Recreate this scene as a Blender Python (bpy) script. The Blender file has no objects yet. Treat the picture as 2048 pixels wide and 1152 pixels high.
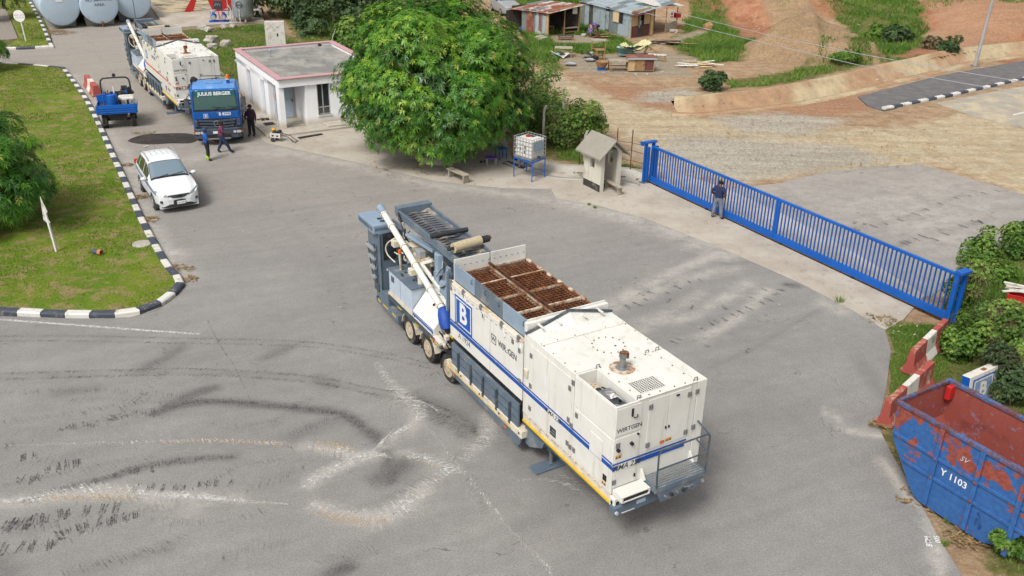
import bpy, bmesh, math, random
import numpy as np
from mathutils import Vector, Matrix
random.seed(7); RNG = np.random.default_rng(11)
SC = bpy.context.scene
COL = SC.collection
rad = math.radians
# ------------------------------------------------------------------ camera
CAM_F, CAM_PITCH, CAM_ROLL, CAM_H = 1855.6, rad(25.5), rad(1.02), 14.4
cam_data = bpy.data.cameras.new('camera'); cam = bpy.data.objects.new('camera', cam_data); COL.objects.link(cam)
cam_data.sensor_width = 36.0; cam_data.lens = CAM_F / 2048 * 36.0; cam_data.clip_start = 0.2; cam_data.clip_end = 4000
_f = Vector((0, math.cos(CAM_PITCH), -math.sin(CAM_PITCH))); _u0 = Vector((0, math.sin(CAM_PITCH), math.cos(CAM_PITCH))); _x = Vector((1, 0, 0))
_r = _x * math.cos(CAM_ROLL) + _u0 * math.sin(CAM_ROLL); _u = -_x * math.sin(CAM_ROLL) + _u0 * math.cos(CAM_ROLL)
cam.matrix_world = Matrix(((_r.x, _u.x, -_f.x, 0), (_r.y, _u.y, -_f.y, 0), (_r.z, _u.z, -_f.z, CAM_H), (0, 0, 0, 1)))
SC.camera = cam
# ------------------------------------------------------------------ sky, sun, exposure (bright overcast)
world = bpy.data.worlds.new('World'); SC.world = world; world.use_nodes = True
wn = world.node_tree; wn.nodes.clear()
SUN_EL, SUN_AZ = rad(52), rad(212)          # azimuth clockwise from +Y
sky = wn.nodes.new('ShaderNodeTexSky'); sky.sky_type = 'NISHITA'; sky.sun_disc = False
sky.sun_elevation = SUN_EL; sky.sun_rotation = SUN_AZ; sky.air_density = 1.0; sky.dust_density = 4.0; sky.ozone_density = 1.0
hs = wn.nodes.new('ShaderNodeHueSaturation'); hs.inputs['Saturation'].default_value = 0.12   # cloud layer: nearly neutral light
bg = wn.nodes.new('ShaderNodeBackground'); bg.inputs['Strength'].default_value = 0.115
wo = wn.nodes.new('ShaderNodeOutputWorld')
wn.links.new(sky.outputs[0], hs.inputs['Color']); wn.links.new(hs.outputs[0], bg.inputs['Color']); wn.links.new(bg.outputs[0], wo.inputs['Surface'])
sd = bpy.data.lights.new('sun', 'SUN'); sd.energy = 1.75; sd.angle = rad(18); sd.color = (1.0, 0.965, 0.91)
sun = bpy.data.objects.new('sun', sd); COL.objects.link(sun)
_sd = Vector((math.sin(SUN_AZ) * math.cos(SUN_EL), math.cos(SUN_AZ) * math.cos(SUN_EL), math.sin(SUN_EL)))
sun.rotation_euler = (-_sd).to_track_quat('-Z', 'Y').to_euler(); sun.location = _sd * 60
SC.view_settings.view_transform = 'Standard'; SC.view_settings.look = 'None'
SC.view_settings.gamma = 1.0; SC.view_settings.exposure = 0.66; SC.view_settings.use_curve_mapping = False
SC.render.engine = 'CYCLES'; SC.render.resolution_x = 1024; SC.render.resolution_y = 576
SC.cycles.max_bounces = 6; SC.cycles.transparent_max_bounces = 12
# ------------------------------------------------------------------ surveying: photo pixel -> point on the plane at height z
def G(u, v, z=0.0):
    a, b = u - 1024.0, v - 576.0
    c, s = math.cos(CAM_ROLL), math.sin(CAM_ROLL)
    x, y = (a * c + b * s) / CAM_F, (-a * s + b * c) / CAM_F
    d = Vector((x, math.cos(CAM_PITCH) - y * math.sin(CAM_PITCH), -math.sin(CAM_PITCH) - y * math.cos(CAM_PITCH)))
    k = (z - CAM_H) / d.z
    return Vector((d.x * k, d.y * k, z))
def GP(pts, z=0.0): return [(p.x, p.y) for p in (G(u, v, z) for u, v in pts)]
# ------------------------------------------------------------------ mesh helpers
class MB:
    def __init__(s, flip=False): s.v = []; s.f = []; s.m = []; s.flip = flip
    def add(s, vs, fs, mi=0):
        o = len(s.v); s.v.extend(vs); s.f.extend([[i + o for i in f] for f in fs]); s.m.extend([mi] * len(fs)); return s
    def b(s, x0, x1, y0, y1, z0, z1, mi=0):
        return s.add([(x0,y0,z0),(x1,y0,z0),(x1,y1,z0),(x0,y1,z0),(x0,y0,z1),(x1,y0,z1),(x1,y1,z1),(x0,y1,z1)],
                     [[0,3,2,1],[4,5,6,7],[0,1,5,4],[1,2,6,5],[2,3,7,6],[3,0,4,7]], mi)
    def bar(s, p0, p1, w, h, up=(0,0,1), mi=0):            # square bar between two points
        p0, p1, up = Vector(p0), Vector(p1), Vector(up); d = (p1 - p0).normalized()
        sx = d.cross(up)
        if sx.length < 1e-4: sx = d.cross(Vector((1,0,0)))
        sx.normalize(); sy = sx.cross(d); vs = []
        for p in (p0, p1):
            for a, c in ((-1,-1),(1,-1),(1,1),(-1,1)): vs.append(tuple(p + sx*a*w/2 + sy*c*h/2))
        return s.add(vs, [[0,1,2,3],[7,6,5,4],[0,4,5,1],[1,5,6,2],[2,6,7,3],[3,7,4,0]], mi)
    def prism(s, pts, ax, a0, a1, mi=0):                   # 2-D outline extruded along an axis; pts are the two other axes in xyz order
        n = len(pts)
        def mk(p, a): return {'x': (a, p[0], p[1]), 'y': (p[0], a, p[1]), 'z': (p[0], p[1], a)}[ax]
        vs = [mk(p, a0) for p in pts] + [mk(p, a1) for p in pts]
        return s.add(vs, [list(range(n))[::-1], list(range(n, 2*n))] + [[i, (i+1) % n, n + (i+1) % n, n + i] for i in range(n)], mi)
    def cyl(s, p0, p1, r0, r1=None, n=12, mi=0, caps=True):
        r1 = r0 if r1 is None else r1
        p0, p1 = Vector(p0), Vector(p1); d = (p1 - p0).normalized(); a = d.orthogonal().normalized(); c = d.cross(a); vs = []
        for p, r in ((p0, r0), (p1, r1)):
            for i in range(n):
                t = 2*math.pi*i/n; vs.append(tuple(p + (a*math.cos(t) + c*math.sin(t))*r))
        fs = [[i, (i+1) % n, n + (i+1) % n, n + i] for i in range(n)]
        if caps: fs += [list(range(n))[::-1], list(range(n, 2*n))]
        return s.add(vs, fs, mi)
    def tube(s, path, r, n=8, mi=0):
        P = [Vector(p) for p in path]; vs = []; ref = None
        rr = r if isinstance(r, (list, tuple)) else [r]*len(P)
        for i, p in enumerate(P):
            d = (P[min(i+1, len(P)-1)] - P[max(i-1, 0)]).normalized()
            a = d.orthogonal().normalized() if ref is None else (ref - d*ref.dot(d)).normalized()
            ref = a; c = d.cross(a)
            for k in range(n):
                t = 2*math.pi*k/n; vs.append(tuple(p + (a*math.cos(t) + c*math.sin(t))*rr[i]))
        fs = [[i*n+k, i*n+(k+1) % n, (i+1)*n+(k+1) % n, (i+1)*n+k] for i in range(len(P)-1) for k in range(n)]
        fs += [list(range(n))[::-1], list(range((len(P)-1)*n, len(P)*n))]
        return s.add(vs, fs, mi)
    def lathe(s, prof, n=20, o=(0,0,0), ax='z', mi=0):     # prof: (r, h)
        vs = []
        for r, h in prof:
            for k in range(n):
                t = 2*math.pi*k/n; c, q = r*math.cos(t), r*math.sin(t)
                p = {'z': (c, q, h), 'y': (c, h, q), 'x': (h, c, q)}[ax]; vs.append((p[0]+o[0], p[1]+o[1], p[2]+o[2]))
        fs = [[i*n+k, i*n+(k+1) % n, (i+1)*n+(k+1) % n, (i+1)*n+k] for i in range(len(prof)-1) for k in range(n)]
        fs += [list(range(n))[::-1], list(range((len(prof)-1)*n, len(prof)*n))]
        return s.add(vs, fs, mi)
    def ball(s, c, r, n=10, m=6, mi=0):
        r = (r, r, r) if not isinstance(r, (tuple, list)) else r
        prof = [(max(1e-3, math.sin(math.pi*i/m)), -math.cos(math.pi*i/m)) for i in range(m+1)]
        vs = []
        for q, h in prof:
            for k in range(n):
                t = 2*math.pi*k/n; vs.append((c[0]+q*math.cos(t)*r[0], c[1]+q*math.sin(t)*r[1], c[2]+h*r[2]))
        fs = [[i*n+k, i*n+(k+1) % n, (i+1)*n+(k+1) % n, (i+1)*n+k] for i in range(m) for k in range(n)]
        return s.add(vs, fs, mi)
    def q(s, a, b, c, d, mi=0): return s.add([a, b, c, d], [[0,1,2,3]], mi)
    def build(s, name, mats, parent=None, smooth=False, bevel=0.0, seg=2, **tags):
        me = bpy.data.meshes.new(name)
        vs = [(x, -y, z) for x, y, z in s.v] if s.flip else s.v
        fs = [f[::-1] for f in s.f] if s.flip else s.f
        me.from_pydata([tuple(v) for v in vs], [], fs)
        ml = mats if isinstance(mats, (list, tuple)) else [mats]
        for m in ml: me.materials.append(m)
        if len(ml) > 1: me.polygons.foreach_set('material_index', s.m)
        if smooth:
            me.polygons.foreach_set('use_smooth', [True]*len(fs))
            me.set_sharp_from_angle(angle=rad(40))
        me.update()
        return link(name, me, parent, bevel, seg, **tags)
def link(name, me, parent=None, bevel=0.0, seg=2, **tags):
    o = bpy.data.objects.new(name, me); COL.objects.link(o)
    if parent is not None: o.parent = parent
    if bevel > 0:
        md = o.modifiers.new('bevel', 'BEVEL'); md.width = bevel; md.segments = seg; md.limit_method = 'ANGLE'; md.angle_limit = rad(40); md.use_clamp_overlap = True
    tag(o, **tags); return o
def tag(o, label=None, cat=None, group=None, kind=None):
    if label: o['label'] = label
    if cat: o['category'] = cat
    if group: o['group'] = group
    if kind: o['kind'] = kind
    return o
def thing(name, label, cat, loc=(0,0,0), rz=0.0, group=None):
    o = bpy.data.objects.new(name, None); COL.objects.link(o); o.empty_display_size = 0.2
    o.location = loc; o.rotation_euler = (0, 0, rz); return tag(o, label, cat, group)
def copy_tree(o, parent=None):
    c = o.copy(); COL.objects.link(c); c.parent = parent
    for ch in list(o.children): copy_tree(ch, c)
    return c
def np_mesh(name, V, F, mat, parent=None, attrs=None, smooth=False, **tags):   # V (n,3), F (m,k) numpy
    me = bpy.data.meshes.new(name); n, m, k = len(V), len(F), F.shape[1]
    me.vertices.add(n); me.vertices.foreach_set('co', np.ascontiguousarray(V, np.float32).ravel())
    me.loops.add(m*k); me.loops.foreach_set('vertex_index', np.ascontiguousarray(F, np.int32).ravel())
    me.polygons.add(m); me.polygons.foreach_set('loop_start', np.arange(0, m*k, k, dtype=np.int32)); me.polygons.foreach_set('loop_total', np.full(m, k, np.int32))
    if smooth: me.polygons.foreach_set('use_smooth', np.ones(m, bool))
    for an, av in (attrs or {}).items():
        a = me.attributes.new(an, 'FLOAT', 'POINT'); a.data.foreach_set('value', np.ascontiguousarray(av, np.float32))
    me.update(calc_edges=True)
    for mm in (mat if isinstance(mat, (list, tuple)) else [mat]): me.materials.append(mm)
    return link(name, me, parent, **tags)
_text_cache = {}
def lettering(txt, h, mat, parent, origin, xdir, ydir, name='lettering', bold=0.0, shear=0.0, align='CENTER', squeeze=1.0, depth=0.0):
    key = (txt, bold, shear, align)
    if key not in _text_cache:
        cu = bpy.data.curves.new('txt', 'FONT'); cu.body = txt; cu.align_x = align; cu.align_y = 'CENTER'; cu.size = 1.0; cu.offset = bold; cu.shear = shear; cu.resolution_u = 3
        ob = bpy.data.objects.new('txt', cu); me = bpy.data.meshes.new_from_object(ob); bpy.data.objects.remove(ob); _text_cache[key] = me
    me = _text_cache[key].copy(); me.name = name; me.materials.clear(); me.materials.append(mat)
    x = Vector(xdir).normalized(); y = Vector(ydir); y = (y - x*y.dot(x)).normalized(); z = x.cross(y); o = Vector(origin); k = h/0.7
    me.transform(Matrix(((x.x*k*squeeze, y.x*k, z.x, o.x), (x.y*k*squeeze, y.y*k, z.y, o.y), (x.z*k*squeeze, y.z*k, z.z, o.z), (0,0,0,1))))
    return link(name, me, parent)
# ------------------------------------------------------------------ materials
def lin(r, g, b): return tuple((c/12.92 if c <= 0.04045 else ((c+0.055)/1.055)**2.4) for c in (r/255, g/255, b/255))
GAIN = 1.45
def C(r, g, b, k=1.0): return tuple(min(0.85, c/GAIN*k) for c in lin(r, g, b)) + (1.0,)
class NT:
    def __init__(s, name):
        s.mat = bpy.data.materials.new(name); s.mat.use_nodes = True; s.t = s.mat.node_tree; s.t.nodes.clear()
        s.out = s.n('ShaderNodeOutputMaterial'); s.bs = s.n('ShaderNodeBsdfPrincipled'); s.l(s.bs.outputs[0], s.out.inputs['Surface'])
        s.tc = s.n('ShaderNodeTexCoord'); s.co = s.tc.outputs['Object']
    def n(s, t, **kw):
        x = s.t.nodes.new(t)
        for k, v in kw.items(): setattr(x, k, v)
        return x
    def l(s, a, b): s.t.links.new(a, b)
    def setv(s, sock, v):
        if isinstance(v, bpy.types.NodeSocket): s.l(v, sock)
        else: sock.default_value = v
    def noise(s, scale, detail=4, rough=0.6, vec=None, dist=0.0, stretch=None):
        x = s.n('ShaderNodeTexNoise'); x.inputs['Scale'].default_value = scale; x.inputs['Detail'].default_value = detail; x.inputs['Roughness'].default_value = rough; x.inputs['Distortion'].default_value = dist
        v = vec or s.co
        if stretch:
            mp = s.n('ShaderNodeMapping'); mp.inputs['Scale'].default_value = stretch; s.l(v, mp.inputs[0]); v = mp.outputs[0]
        s.l(v, x.inputs['Vector']); return x.outputs['Fac']
    def math(s, op, a, b=0.0, c=None):
        x = s.n('ShaderNodeMath', operation=op); s.setv(x.inputs[0], a); s.setv(x.inputs[1], b)
        if c is not None: s.setv(x.inputs[2], c)
        return x.outputs[0]
    def ramp(s, fac, lo, hi, v0=0.0, v1=1.0):
        x = s.n('ShaderNodeMapRange', interpolation_type='SMOOTHSTEP'); s.setv(x.inputs[0], fac)
        for i, v in zip((1,2,3,4), (lo, hi, v0, v1)): x.inputs[i].default_value = v
        return x.outputs[0]
    def mix(s, fac, a, b):
        x = s.n('ShaderNodeMix', data_type='RGBA'); s.setv(x.inputs[0], fac); s.setv(x.inputs[6], a); s.setv(x.inputs[7], b); return x.outputs[2]
    def mul(s, col, fac):
        x = s.n('ShaderNodeVectorMath', operation='SCALE'); s.setv(x.inputs[0], col[:3] if isinstance(col, tuple) else col); s.setv(x.inputs['Scale'], fac); return x.outputs[0]
    def attr(s, name): x = s.n('ShaderNodeAttribute'); x.attribute_name = name; return x.outputs['Fac']
    def bump(s, h, strength, dist=0.02):
        x = s.n('ShaderNodeBump'); x.inputs['Strength'].default_value = strength; x.inputs['Distance'].default_value = dist; s.l(h, x.inputs['Height']); s.l(x.outputs[0], s.bs.inputs['Normal'])
    def fin(s, col, rough=0.6, metal=0.0, spec=0.5):
        s.setv(s.bs.inputs['Base Color'], col); s.setv(s.bs.inputs['Roughness'], rough); s.bs.inputs['Metallic'].default_value = metal; s.bs.inputs['Specular IOR Level'].default_value = spec; return s.mat
def pmat(name, col, rough=0.6, metal=0.0, var=0.14, vs=1.7, dirt=None, da=0.0, ds=1.5, bump=0.0, bs=30.0, spec=0.4, streak=0.0, alpha=None):
    t = NT(name); n1 = t.noise(vs, 5, 0.65)
    c = t.mul(col, t.ramp(n1, 0.3, 0.7, 1-var, 1+var))
    if streak > 0:                                   # vertical run-off stains
        sn = t.noise(1.0, 4, 0.6, stretch=(5.0, 5.0, 0.35)); c = t.mix(t.math('MULTIPLY', t.ramp(sn, 0.52, 0.75), streak), c, dirt or C(120,100,80))
    r = rough
    if dirt and da > 0:
        dn = t.noise(ds, 8, 0.72); k = t.ramp(dn, 0.62 - 0.25*da, 0.80 - 0.25*da); c = t.mix(k, c, dirt); r = t.math('MULTIPLY_ADD', k, 0.9 - rough if rough < 0.9 else 0.0, rough)
    if bump > 0: t.bump(t.noise(bs, 4, 0.7), bump)
    return t.fin(c, r, metal, spec)
M = {}
GRIME = C(120,105,85)
M['cream'] = pmat('cream_paint', C(240,238,230), 0.42, var=0.06, vs=0.8, dirt=C(204,193,170), da=0.10, ds=0.9, streak=0.50)
M['cream_dirty'] = pmat('cream_dirty', C(230,220,200), 0.6, var=0.10, dirt=C(190,162,126), da=0.50, ds=2.5)
M['slate'] = pmat('slate_blue_paint', C(102,118,133), 0.5, var=0.10, dirt=C(150,150,145), da=0.45, ds=2.4, streak=0.25)
M['slate_dark'] = pmat('slate_dark_paint', C(72,85,98), 0.5, var=0.14, dirt=C(120,118,112), da=0.5, ds=3)
M['slate_light'] = pmat('slate_light_paint', C(146,166,186), 0.45, var=0.08, dirt=C(185,185,180), da=0.3, ds=2)
M['pale_blue'] = pmat('pale_blue_panel', C(196,210,224), 0.45, var=0.05, dirt=C(170,170,165), da=0.3, ds=2)
M['dark'] = pmat('dark_steel', C(48,50,54), 0.6, var=0.2, dirt=C(100,92,80), da=0.4, ds=4)
M['black'] = pmat('black_rubber', C(36,36,38), 0.75, var=0.15, dirt=C(95,90,82), da=0.35, ds=5)
M['tyre'] = pmat('tyre_rubber', C(52,51,50), 0.85, var=0.2, dirt=C(120,112,100), da=0.55, ds=5, bump=0.3, bs=25)
M['rim_cream'] = pmat('rim_dusty', C(200,185,160), 0.7, var=0.15, dirt=C(150,120,85), da=0.5, ds=6)
M['rim_grey'] = pmat('rim_grey', C(170,170,172), 0.4, metal=0.4, var=0.1)
M['steel'] = pmat('bare_steel', C(165,166,168), 0.4, metal=0.6, var=0.12, dirt=C(120,105,85), da=0.3)
M['galv'] = pmat('galvanised', C(190,194,196), 0.42, metal=0.35, var=0.1)
M['yellow'] = pmat('yellow_reflector', C(238,196,30), 0.5, var=0.1, dirt=C(180,150,90), da=0.3, ds=6)
M['orange'] = pmat('orange_lens', C(240,110,25), 0.35, var=0.05)
M['orange_paint'] = pmat('orange_stripe', C(228,110,70), 0.5, var=0.1, dirt=C(230,215,195), da=0.35, ds=6)
M['blue_stripe'] = pmat('blue_stripe', C(8,84,176), 0.45, var=0.05, dirt=C(200,205,215), da=0.10, ds=7)
M['logo_blue'] = pmat('logo_blue', C(6,92,186), 0.4, var=0.04)
M['white'] = pmat('white_paint', C(246,246,246), 0.45, var=0.03)
M['white_dirty'] = pmat('white_worn', C(226,222,214), 0.6, var=0.06, dirt=C(170,160,145), da=0.5, ds=4)
M['ink'] = pmat('dark_lettering', C(62,66,72), 0.6, var=0.05)
M['red'] = pmat('red_paint', C(196,44,40), 0.45, var=0.1)
M['grey_plastic'] = pmat('grey_plastic', C(88,92,98), 0.6, var=0.08)
M['hose'] = pmat('hose_black', C(40,40,42), 0.55, var=0.1)
def rust_mat(name, c0, c1, sc=5.0):
    t = NT(name); a = t.noise(sc, 8, 0.7); b = t.noise(sc*6, 5, 0.7)
    c = t.mix(t.ramp(a, 0.40, 0.62), c0, c1); c = t.mul(c, t.ramp(b, 0.3, 0.7, 0.7, 1.25)); t.bump(b, 0.25); return t.fin(c, 0.85, 0.0, 0.2)
M['rust'] = rust_mat('rust', C(112,66,44), C(165,108,70))
M['rust_dark'] = rust_mat('rust_dark', C(70,42,32), C(110,68,48), 3.0)
M['rust_cream'] = rust_mat('rust_on_cream', C(170,125,92), C(226,216,194), 4.0)
def glass_mat(name, col, rough=0.06):
    t = NT(name); m = t.fin(col, rough, 0.0, 1.0); t.bs.inputs['Coat Weight'].default_value = 1.0; t.bs.inputs['Coat Roughness'].default_value = 0.03; return m
M['glass'] = glass_mat('dark_glass', C(44,52,58)); M['glass_blue'] = glass_mat('windscreen_glass', C(120,142,155)); M['glass_teal'] = glass_mat('teal_glass', C(58,98,94), 0.03)
M['lamp'] = glass_mat('headlamp_glass', C(205,208,210), 0.12)
# ------------------------------------------------------------------ ground: polygons, distance fields, terrain
def sdist(P, poly):                                   # signed distance (inside +), P (n,2)
    A = np.array(poly, float); Bp = np.roll(A, -1, 0); d2 = np.full(len(P), 1e18); ins = np.zeros(len(P), bool)
    for a, b in zip(A, Bp):
        e = b - a; w = P - a; tt = np.clip((w @ e)/(e @ e + 1e-12), 0, 1); q = w - tt[:, None]*e; d2 = np.minimum(d2, (q**2).sum(1))
        if a[1] != b[1]:
            c = ((a[1] > P[:,1]) != (b[1] > P[:,1])) & (P[:,0] < (b[0]-a[0])*(P[:,1]-a[1])/(b[1]-a[1]) + a[0]); ins ^= c
    d = np.sqrt(d2); return np.where(ins, d, -d)
def pdist(P, line):                                   # distance to polyline and signed side, plus nearest param
    A = np.array(line, float); best = np.full(len(P), 1e18)
    for a, b in zip(A[:-1], A[1:]):
        e = b - a; w = P - a; tt = np.clip((w @ e)/(e @ e + 1e-12), 0, 1); q = w - tt[:, None]*e; best = np.minimum(best, (q**2).sum(1))
    return np.sqrt(best)
def vnoise(P, s, seed=0):                             # smooth value noise in plan
    q = P/s; i = np.floor(q).astype(int); f = q - i; f = f*f*(3-2*f)
    def h(ix, iy): x = (ix*374761393 + iy*668265263 + seed*982451653) & 0x7fffffff; x = ((x ^ (x >> 13))*1274126177) & 0x7fffffff; return ((x ^ (x >> 16)) & 0xffff)/65535.0
    a, b, c, d = h(i[:,0], i[:,1]), h(i[:,0]+1, i[:,1]), h(i[:,0], i[:,1]+1), h(i[:,0]+1, i[:,1]+1)
    return (a*(1-f[:,0]) + b*f[:,0])*(1-f[:,1]) + (c*(1-f[:,0]) + d*f[:,0])*f[:,1]
def smooth01(x): x = np.clip(x, 0, 1); return x*x*(3-2*x)
def catmull(pts, n=8, closed=False):
    P = [np.array(p, float) for p in pts]; out = []; N = len(P); rng = range(N if closed else N-1)
    for i in rng:
        p0, p1, p2, p3 = (P[(i-1) % N], P[i], P[(i+1) % N], P[(i+2) % N]) if closed else (P[max(i-1,0)], P[i], P[i+1], P[min(i+2, N-1)])
        for k in range(n):
            t = k/n; out.append(tuple(0.5*((2*p1) + (-p0+p2)*t + (2*p0-5*p1+4*p2-p3)*t*t + (-p0+3*p1-3*p2+p3)*t**3)))
    if not closed: out.append(tuple(P[-1]))
    return out
# the masonry drain beside the far road: its near lip, in plan
LIP = GP([(1290,212),(1345,226),(1400,228),(1500,218),(1596,206),(1716,182),(1800,160),(1881,142),(2048,111)]); LIP += [(LIP[-1][0]+40, LIP[-1][1]+18)]
def offset_line(line, d):                             # offset to the left of travel
    A = np.array(line); T = np.gradient(A, axis=0); T /= np.linalg.norm(T, axis=1)[:, None]; return A + np.stack([-T[:,1], T[:,0]], 1)*d
def drain_off(P):                                     # signed distance past the lip (positive on the far side)
    A = np.array(LIP); d = pdist(P, LIP); best = np.full(len(P), 1e18); sg = np.ones(len(P))
    for a, b in zip(A[:-1], A[1:]):
        e = b - a; w = P - a; tt = np.clip((w @ e)/(e @ e), 0, 1); q = w - tt[:, None]*e; dd = (q**2).sum(1); cr = e[0]*w[:,1] - e[1]*w[:,0]
        up = dd < best; best = np.where(up, dd, best); sg = np.where(up, np.sign(cr), sg)
    return d*sg
HEAPS = [(G(1650,128).x, G(1650,128).y+1.5, 5.4, 3.0, 1.9), (G(1585,118).x, G(1585,118).y+1.5, 4.6, 2.6, 1.5), (13.5, 99.0, 7.5, 5.0, 2.6), (20.5, 96.0, 6.5, 5.0, 2.8), (25.0, 90.0, 6.0, 4.0, 1.5), (24.5, 82.0, 3.6, 3.0, 0.9)]
def height(P):
    x, y = P[:,0], P[:,1]; z = np.full(len(P), -0.04)
    n = vnoise(P, 6, 1)*0.6 + vnoise(P, 2.2, 2)*0.3 + vnoise(P, 0.9, 3)*0.1 - 0.5
    yard = smooth01((y - (38 + 0.45*np.maximum(0, -x)))/6)*smooth01((x + 6)/6)
    z += n*0.10*yard
    off = drain_off(P); inx = smooth01((x - 9.5)/3)
    z += np.where(off > 1.6, 0.30*np.exp(-np.maximum(0, off-2.2)/7), 0)*inx
    for hx, hy, rx, ry, h in HEAPS:
        r2 = ((x-hx)/rx)**2 + ((y-hy)/ry)**2; k = np.maximum(0, 1 - r2*(0.8 + 0.5*vnoise(P, 1.6, 9))); z += h*k**0.8*(0.72 + 0.32*vnoise(P, 1.7, 5) + 0.26*vnoise(P, 0.7, 6))
    hill = np.maximum(0, (x - 26)*0.35 + (y - 84)*0.62)*0.22
    z += hill*(0.85 + 0.3*vnoise(P, 5, 8) + 0.14*vnoise(P, 1.2, 14)) * smooth01((y-74)/8) + (vnoise(P, 1.1, 15) - .5)*.22*smooth01((y-84)/5)*smooth01((x-20)/6)
    bank = smooth01((off - 2.5)/3)*smooth01((x-33)/8); z += bank*(0.9 + 0.5*vnoise(P, 4, 12))
    return z
# --- pixel outlines of the surfaces, turned into plan polygons
R_GRASS = [GP(p) for p in [
    [(1040,60),(1010,0),(1180,0),(1170,45),(1290,95),(1360,70),(1380,20),(1420,5),(1490,75),(1545,80),(1480,125),(1390,128),(1330,85),(1290,90),(1250,110),(1160,115),(1130,140),(1085,135),(1040,120)],
    [(1600,0),(1720,0),(1760,25),(1830,50),(1860,95),(1760,125),(1720,95),(1690,60),(1640,45)],
    [(1450,165),(1560,150),(1640,125),(1720,120),(1740,135),(1640,158),(1590,172),(1460,182)],
    [(1740,125),(1840,118),(1850,125),(1770,140)],
    [(330,62),(535,46),(600,82),(640,60),(720,70),(700,140),(500,205),(440,160)],
    [(1770,640),(1900,655),(1960,540),(1940,500),(2200,430),(2400,900),(2100,1200),(1990,1152),(1940,1060),(1780,900),(1775,790),(1780,700)],
    [(1060,175),(1180,230),(1190,290),(1260,330),(1290,350),(1250,352),(1165,330),(1085,310),(1060,260)],
    [(0,-10),(60,-10),(108,92),(40,100),(30,110),(-300,110),(-300,-10)], [(-400,128),(40,128),(130,137),(368,575),(300,615),(180,630),(0,622),(-500,622)],
    [(540,-5),(800,-5),(800,90),(700,130),(600,82)]]]
R_DEAD = [GP(p) for p in [[(1290,212),(1180,225),(1120,170),(1085,140),(1180,135),(1300,140),(1400,150),(1440,190),(1340,208)]]]
R_RED = [GP(p) for p in [[(1470,240),(1560,210),(1720,182),(1800,186),(1760,215),(1640,235),(1560,250)],[(1180,165),(1330,175),(1430,215),(1380,225),(1290,212),(1200,190)],
    [(1780,30),(1900,0),(2100,-30),(2300,90),(2048,88),(1900,112),(1860,60)],[(1600,345),(1660,325),(1720,315),(1640,345),(1560,375),(1480,362)]]]
R_SAND = [GP(p) for p in [[(1090,140),(1200,185),(1290,214),(1400,232),(1560,255),(1780,255),(2048,200),(2400,200),(2400,400),(2048,390),(1900,330),(1780,335),(1500,365),(1320,330),(1200,240),(1120,190),(1060,150)]]]
R_GRAV = [GP(p) for p in [[(1310,330),(1330,270),(1480,275),(1700,290),(1780,320),(1600,345),(1480,362),(1380,350)],[(1270,200),(1300,180),(1380,180),(1400,196),(1330,204)],[(1420,235),(1560,225),(1700,240),(1600,270),(1480,262)],
    [(-60,20),(12,18),(36,76),(-60,78)],[(1960,560),(2048,545),(2048,570),(1990,580)]]]
R_CLEAR = [GP(p) for p in [[(1120,100),(1180,112),(1250,105),(1330,100),(1400,118),(1370,140),(1390,155),(1250,150),(1150,145),(1120,125)],[(1095,68),(1170,70),(1230,82),(1180,88),(1110,86)],[(1300,88),(1400,58),(1420,64),(1330,92)]]]
x0, x1, y0, y1, st = -60.0, 76.0, -3.0, 150.0, 0.36
gx, gy = np.arange(x0, x1+.01, st), np.arange(y0, y1+.01, st); NX, NY = len(gx), len(gy)
XX, YY = np.meshgrid(gx, gy); TP = np.stack([XX.ravel(), YY.ravel()], 1); TZ = height(TP)

def rsd(polys, P=None):
    P = TP if P is None else P; d = np.full(len(P), -6.0)
    for q in polys: d = np.maximum(d, np.clip(sdist(P, q), -6, 6))
    return d
heapm = np.full(len(TP), -6.0)
for hx, hy, rx, ry, h in HEAPS: heapm = np.maximum(heapm, (1 - np.sqrt(((TP[:,0]-hx)/rx)**2 + ((TP[:,1]-hy)/ry)**2))*3)
sd_clear = rsd(R_CLEAR); sd_grass = np.minimum(rsd(R_GRASS), -sd_clear); sd_grass = np.minimum(sd_grass, -heapm + 0.3)
hillm = ((TP[:,0]-22)*0.3 + (TP[:,1]-86)*0.25 + (vnoise(TP, 5, 21)-0.5)*9)
idx = np.arange(NX*NY).reshape(NY, NX); F = np.stack([idx[:-1,:-1], idx[:-1,1:], idx[1:,1:], idx[1:,:-1]], -1).reshape(-1, 4)
cen = TP[F].mean(1); off = drain_off(cen)
SMALL_DRAIN = GP([(1028,322),(1075,341),(1130,350),(1172,352),(1245,356),(1290,366)])
cut = ((off > 0.15) & (off < 2.4) & (cen[:,0] > LIP[1][0]+0.4)) | (pdist(cen, SMALL_DRAIN) < 0.42)
F = F[~cut]
t = NT('earth'); n_big = t.noise(0.25, 5, 0.6); n_mid = t.noise(1.1, 6, 0.65); n_f = t.noise(9, 6, 0.7); n_g = t.noise(45, 3, 0.7)
def mask(a, w=1.5, soft=0.35):
    s = t.math('ADD', t.attr(a), t.math('MULTIPLY', t.math('SUBTRACT', t.math('ADD', t.math('MULTIPLY', n_mid, 0.6), t.math('MULTIPLY', n_f, 0.4)), 0.5), w*2.2)); return t.ramp(s, -soft, soft)
c = t.mix(t.ramp(n_mid, 0.35, 0.65), C(176,144,112), C(200,172,140))
c = t.mix(t.math('MULTIPLY', mask('heap', 0.8), 1.0), c, t.mix(t.ramp(n_f, 0.35, 0.65), C(158,130,100), C(184,158,126)))
c = t.mix(mask('hill', 3.0, 1.0), c, t.mix(t.ramp(n_mid, 0.3, 0.7), C(166,110,82), C(192,144,112)))
c = t.mix(mask('red'), c, t.mix(t.ramp(n_f, 0.3, 0.7), C(176,130,98), C(196,158,128)))
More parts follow.
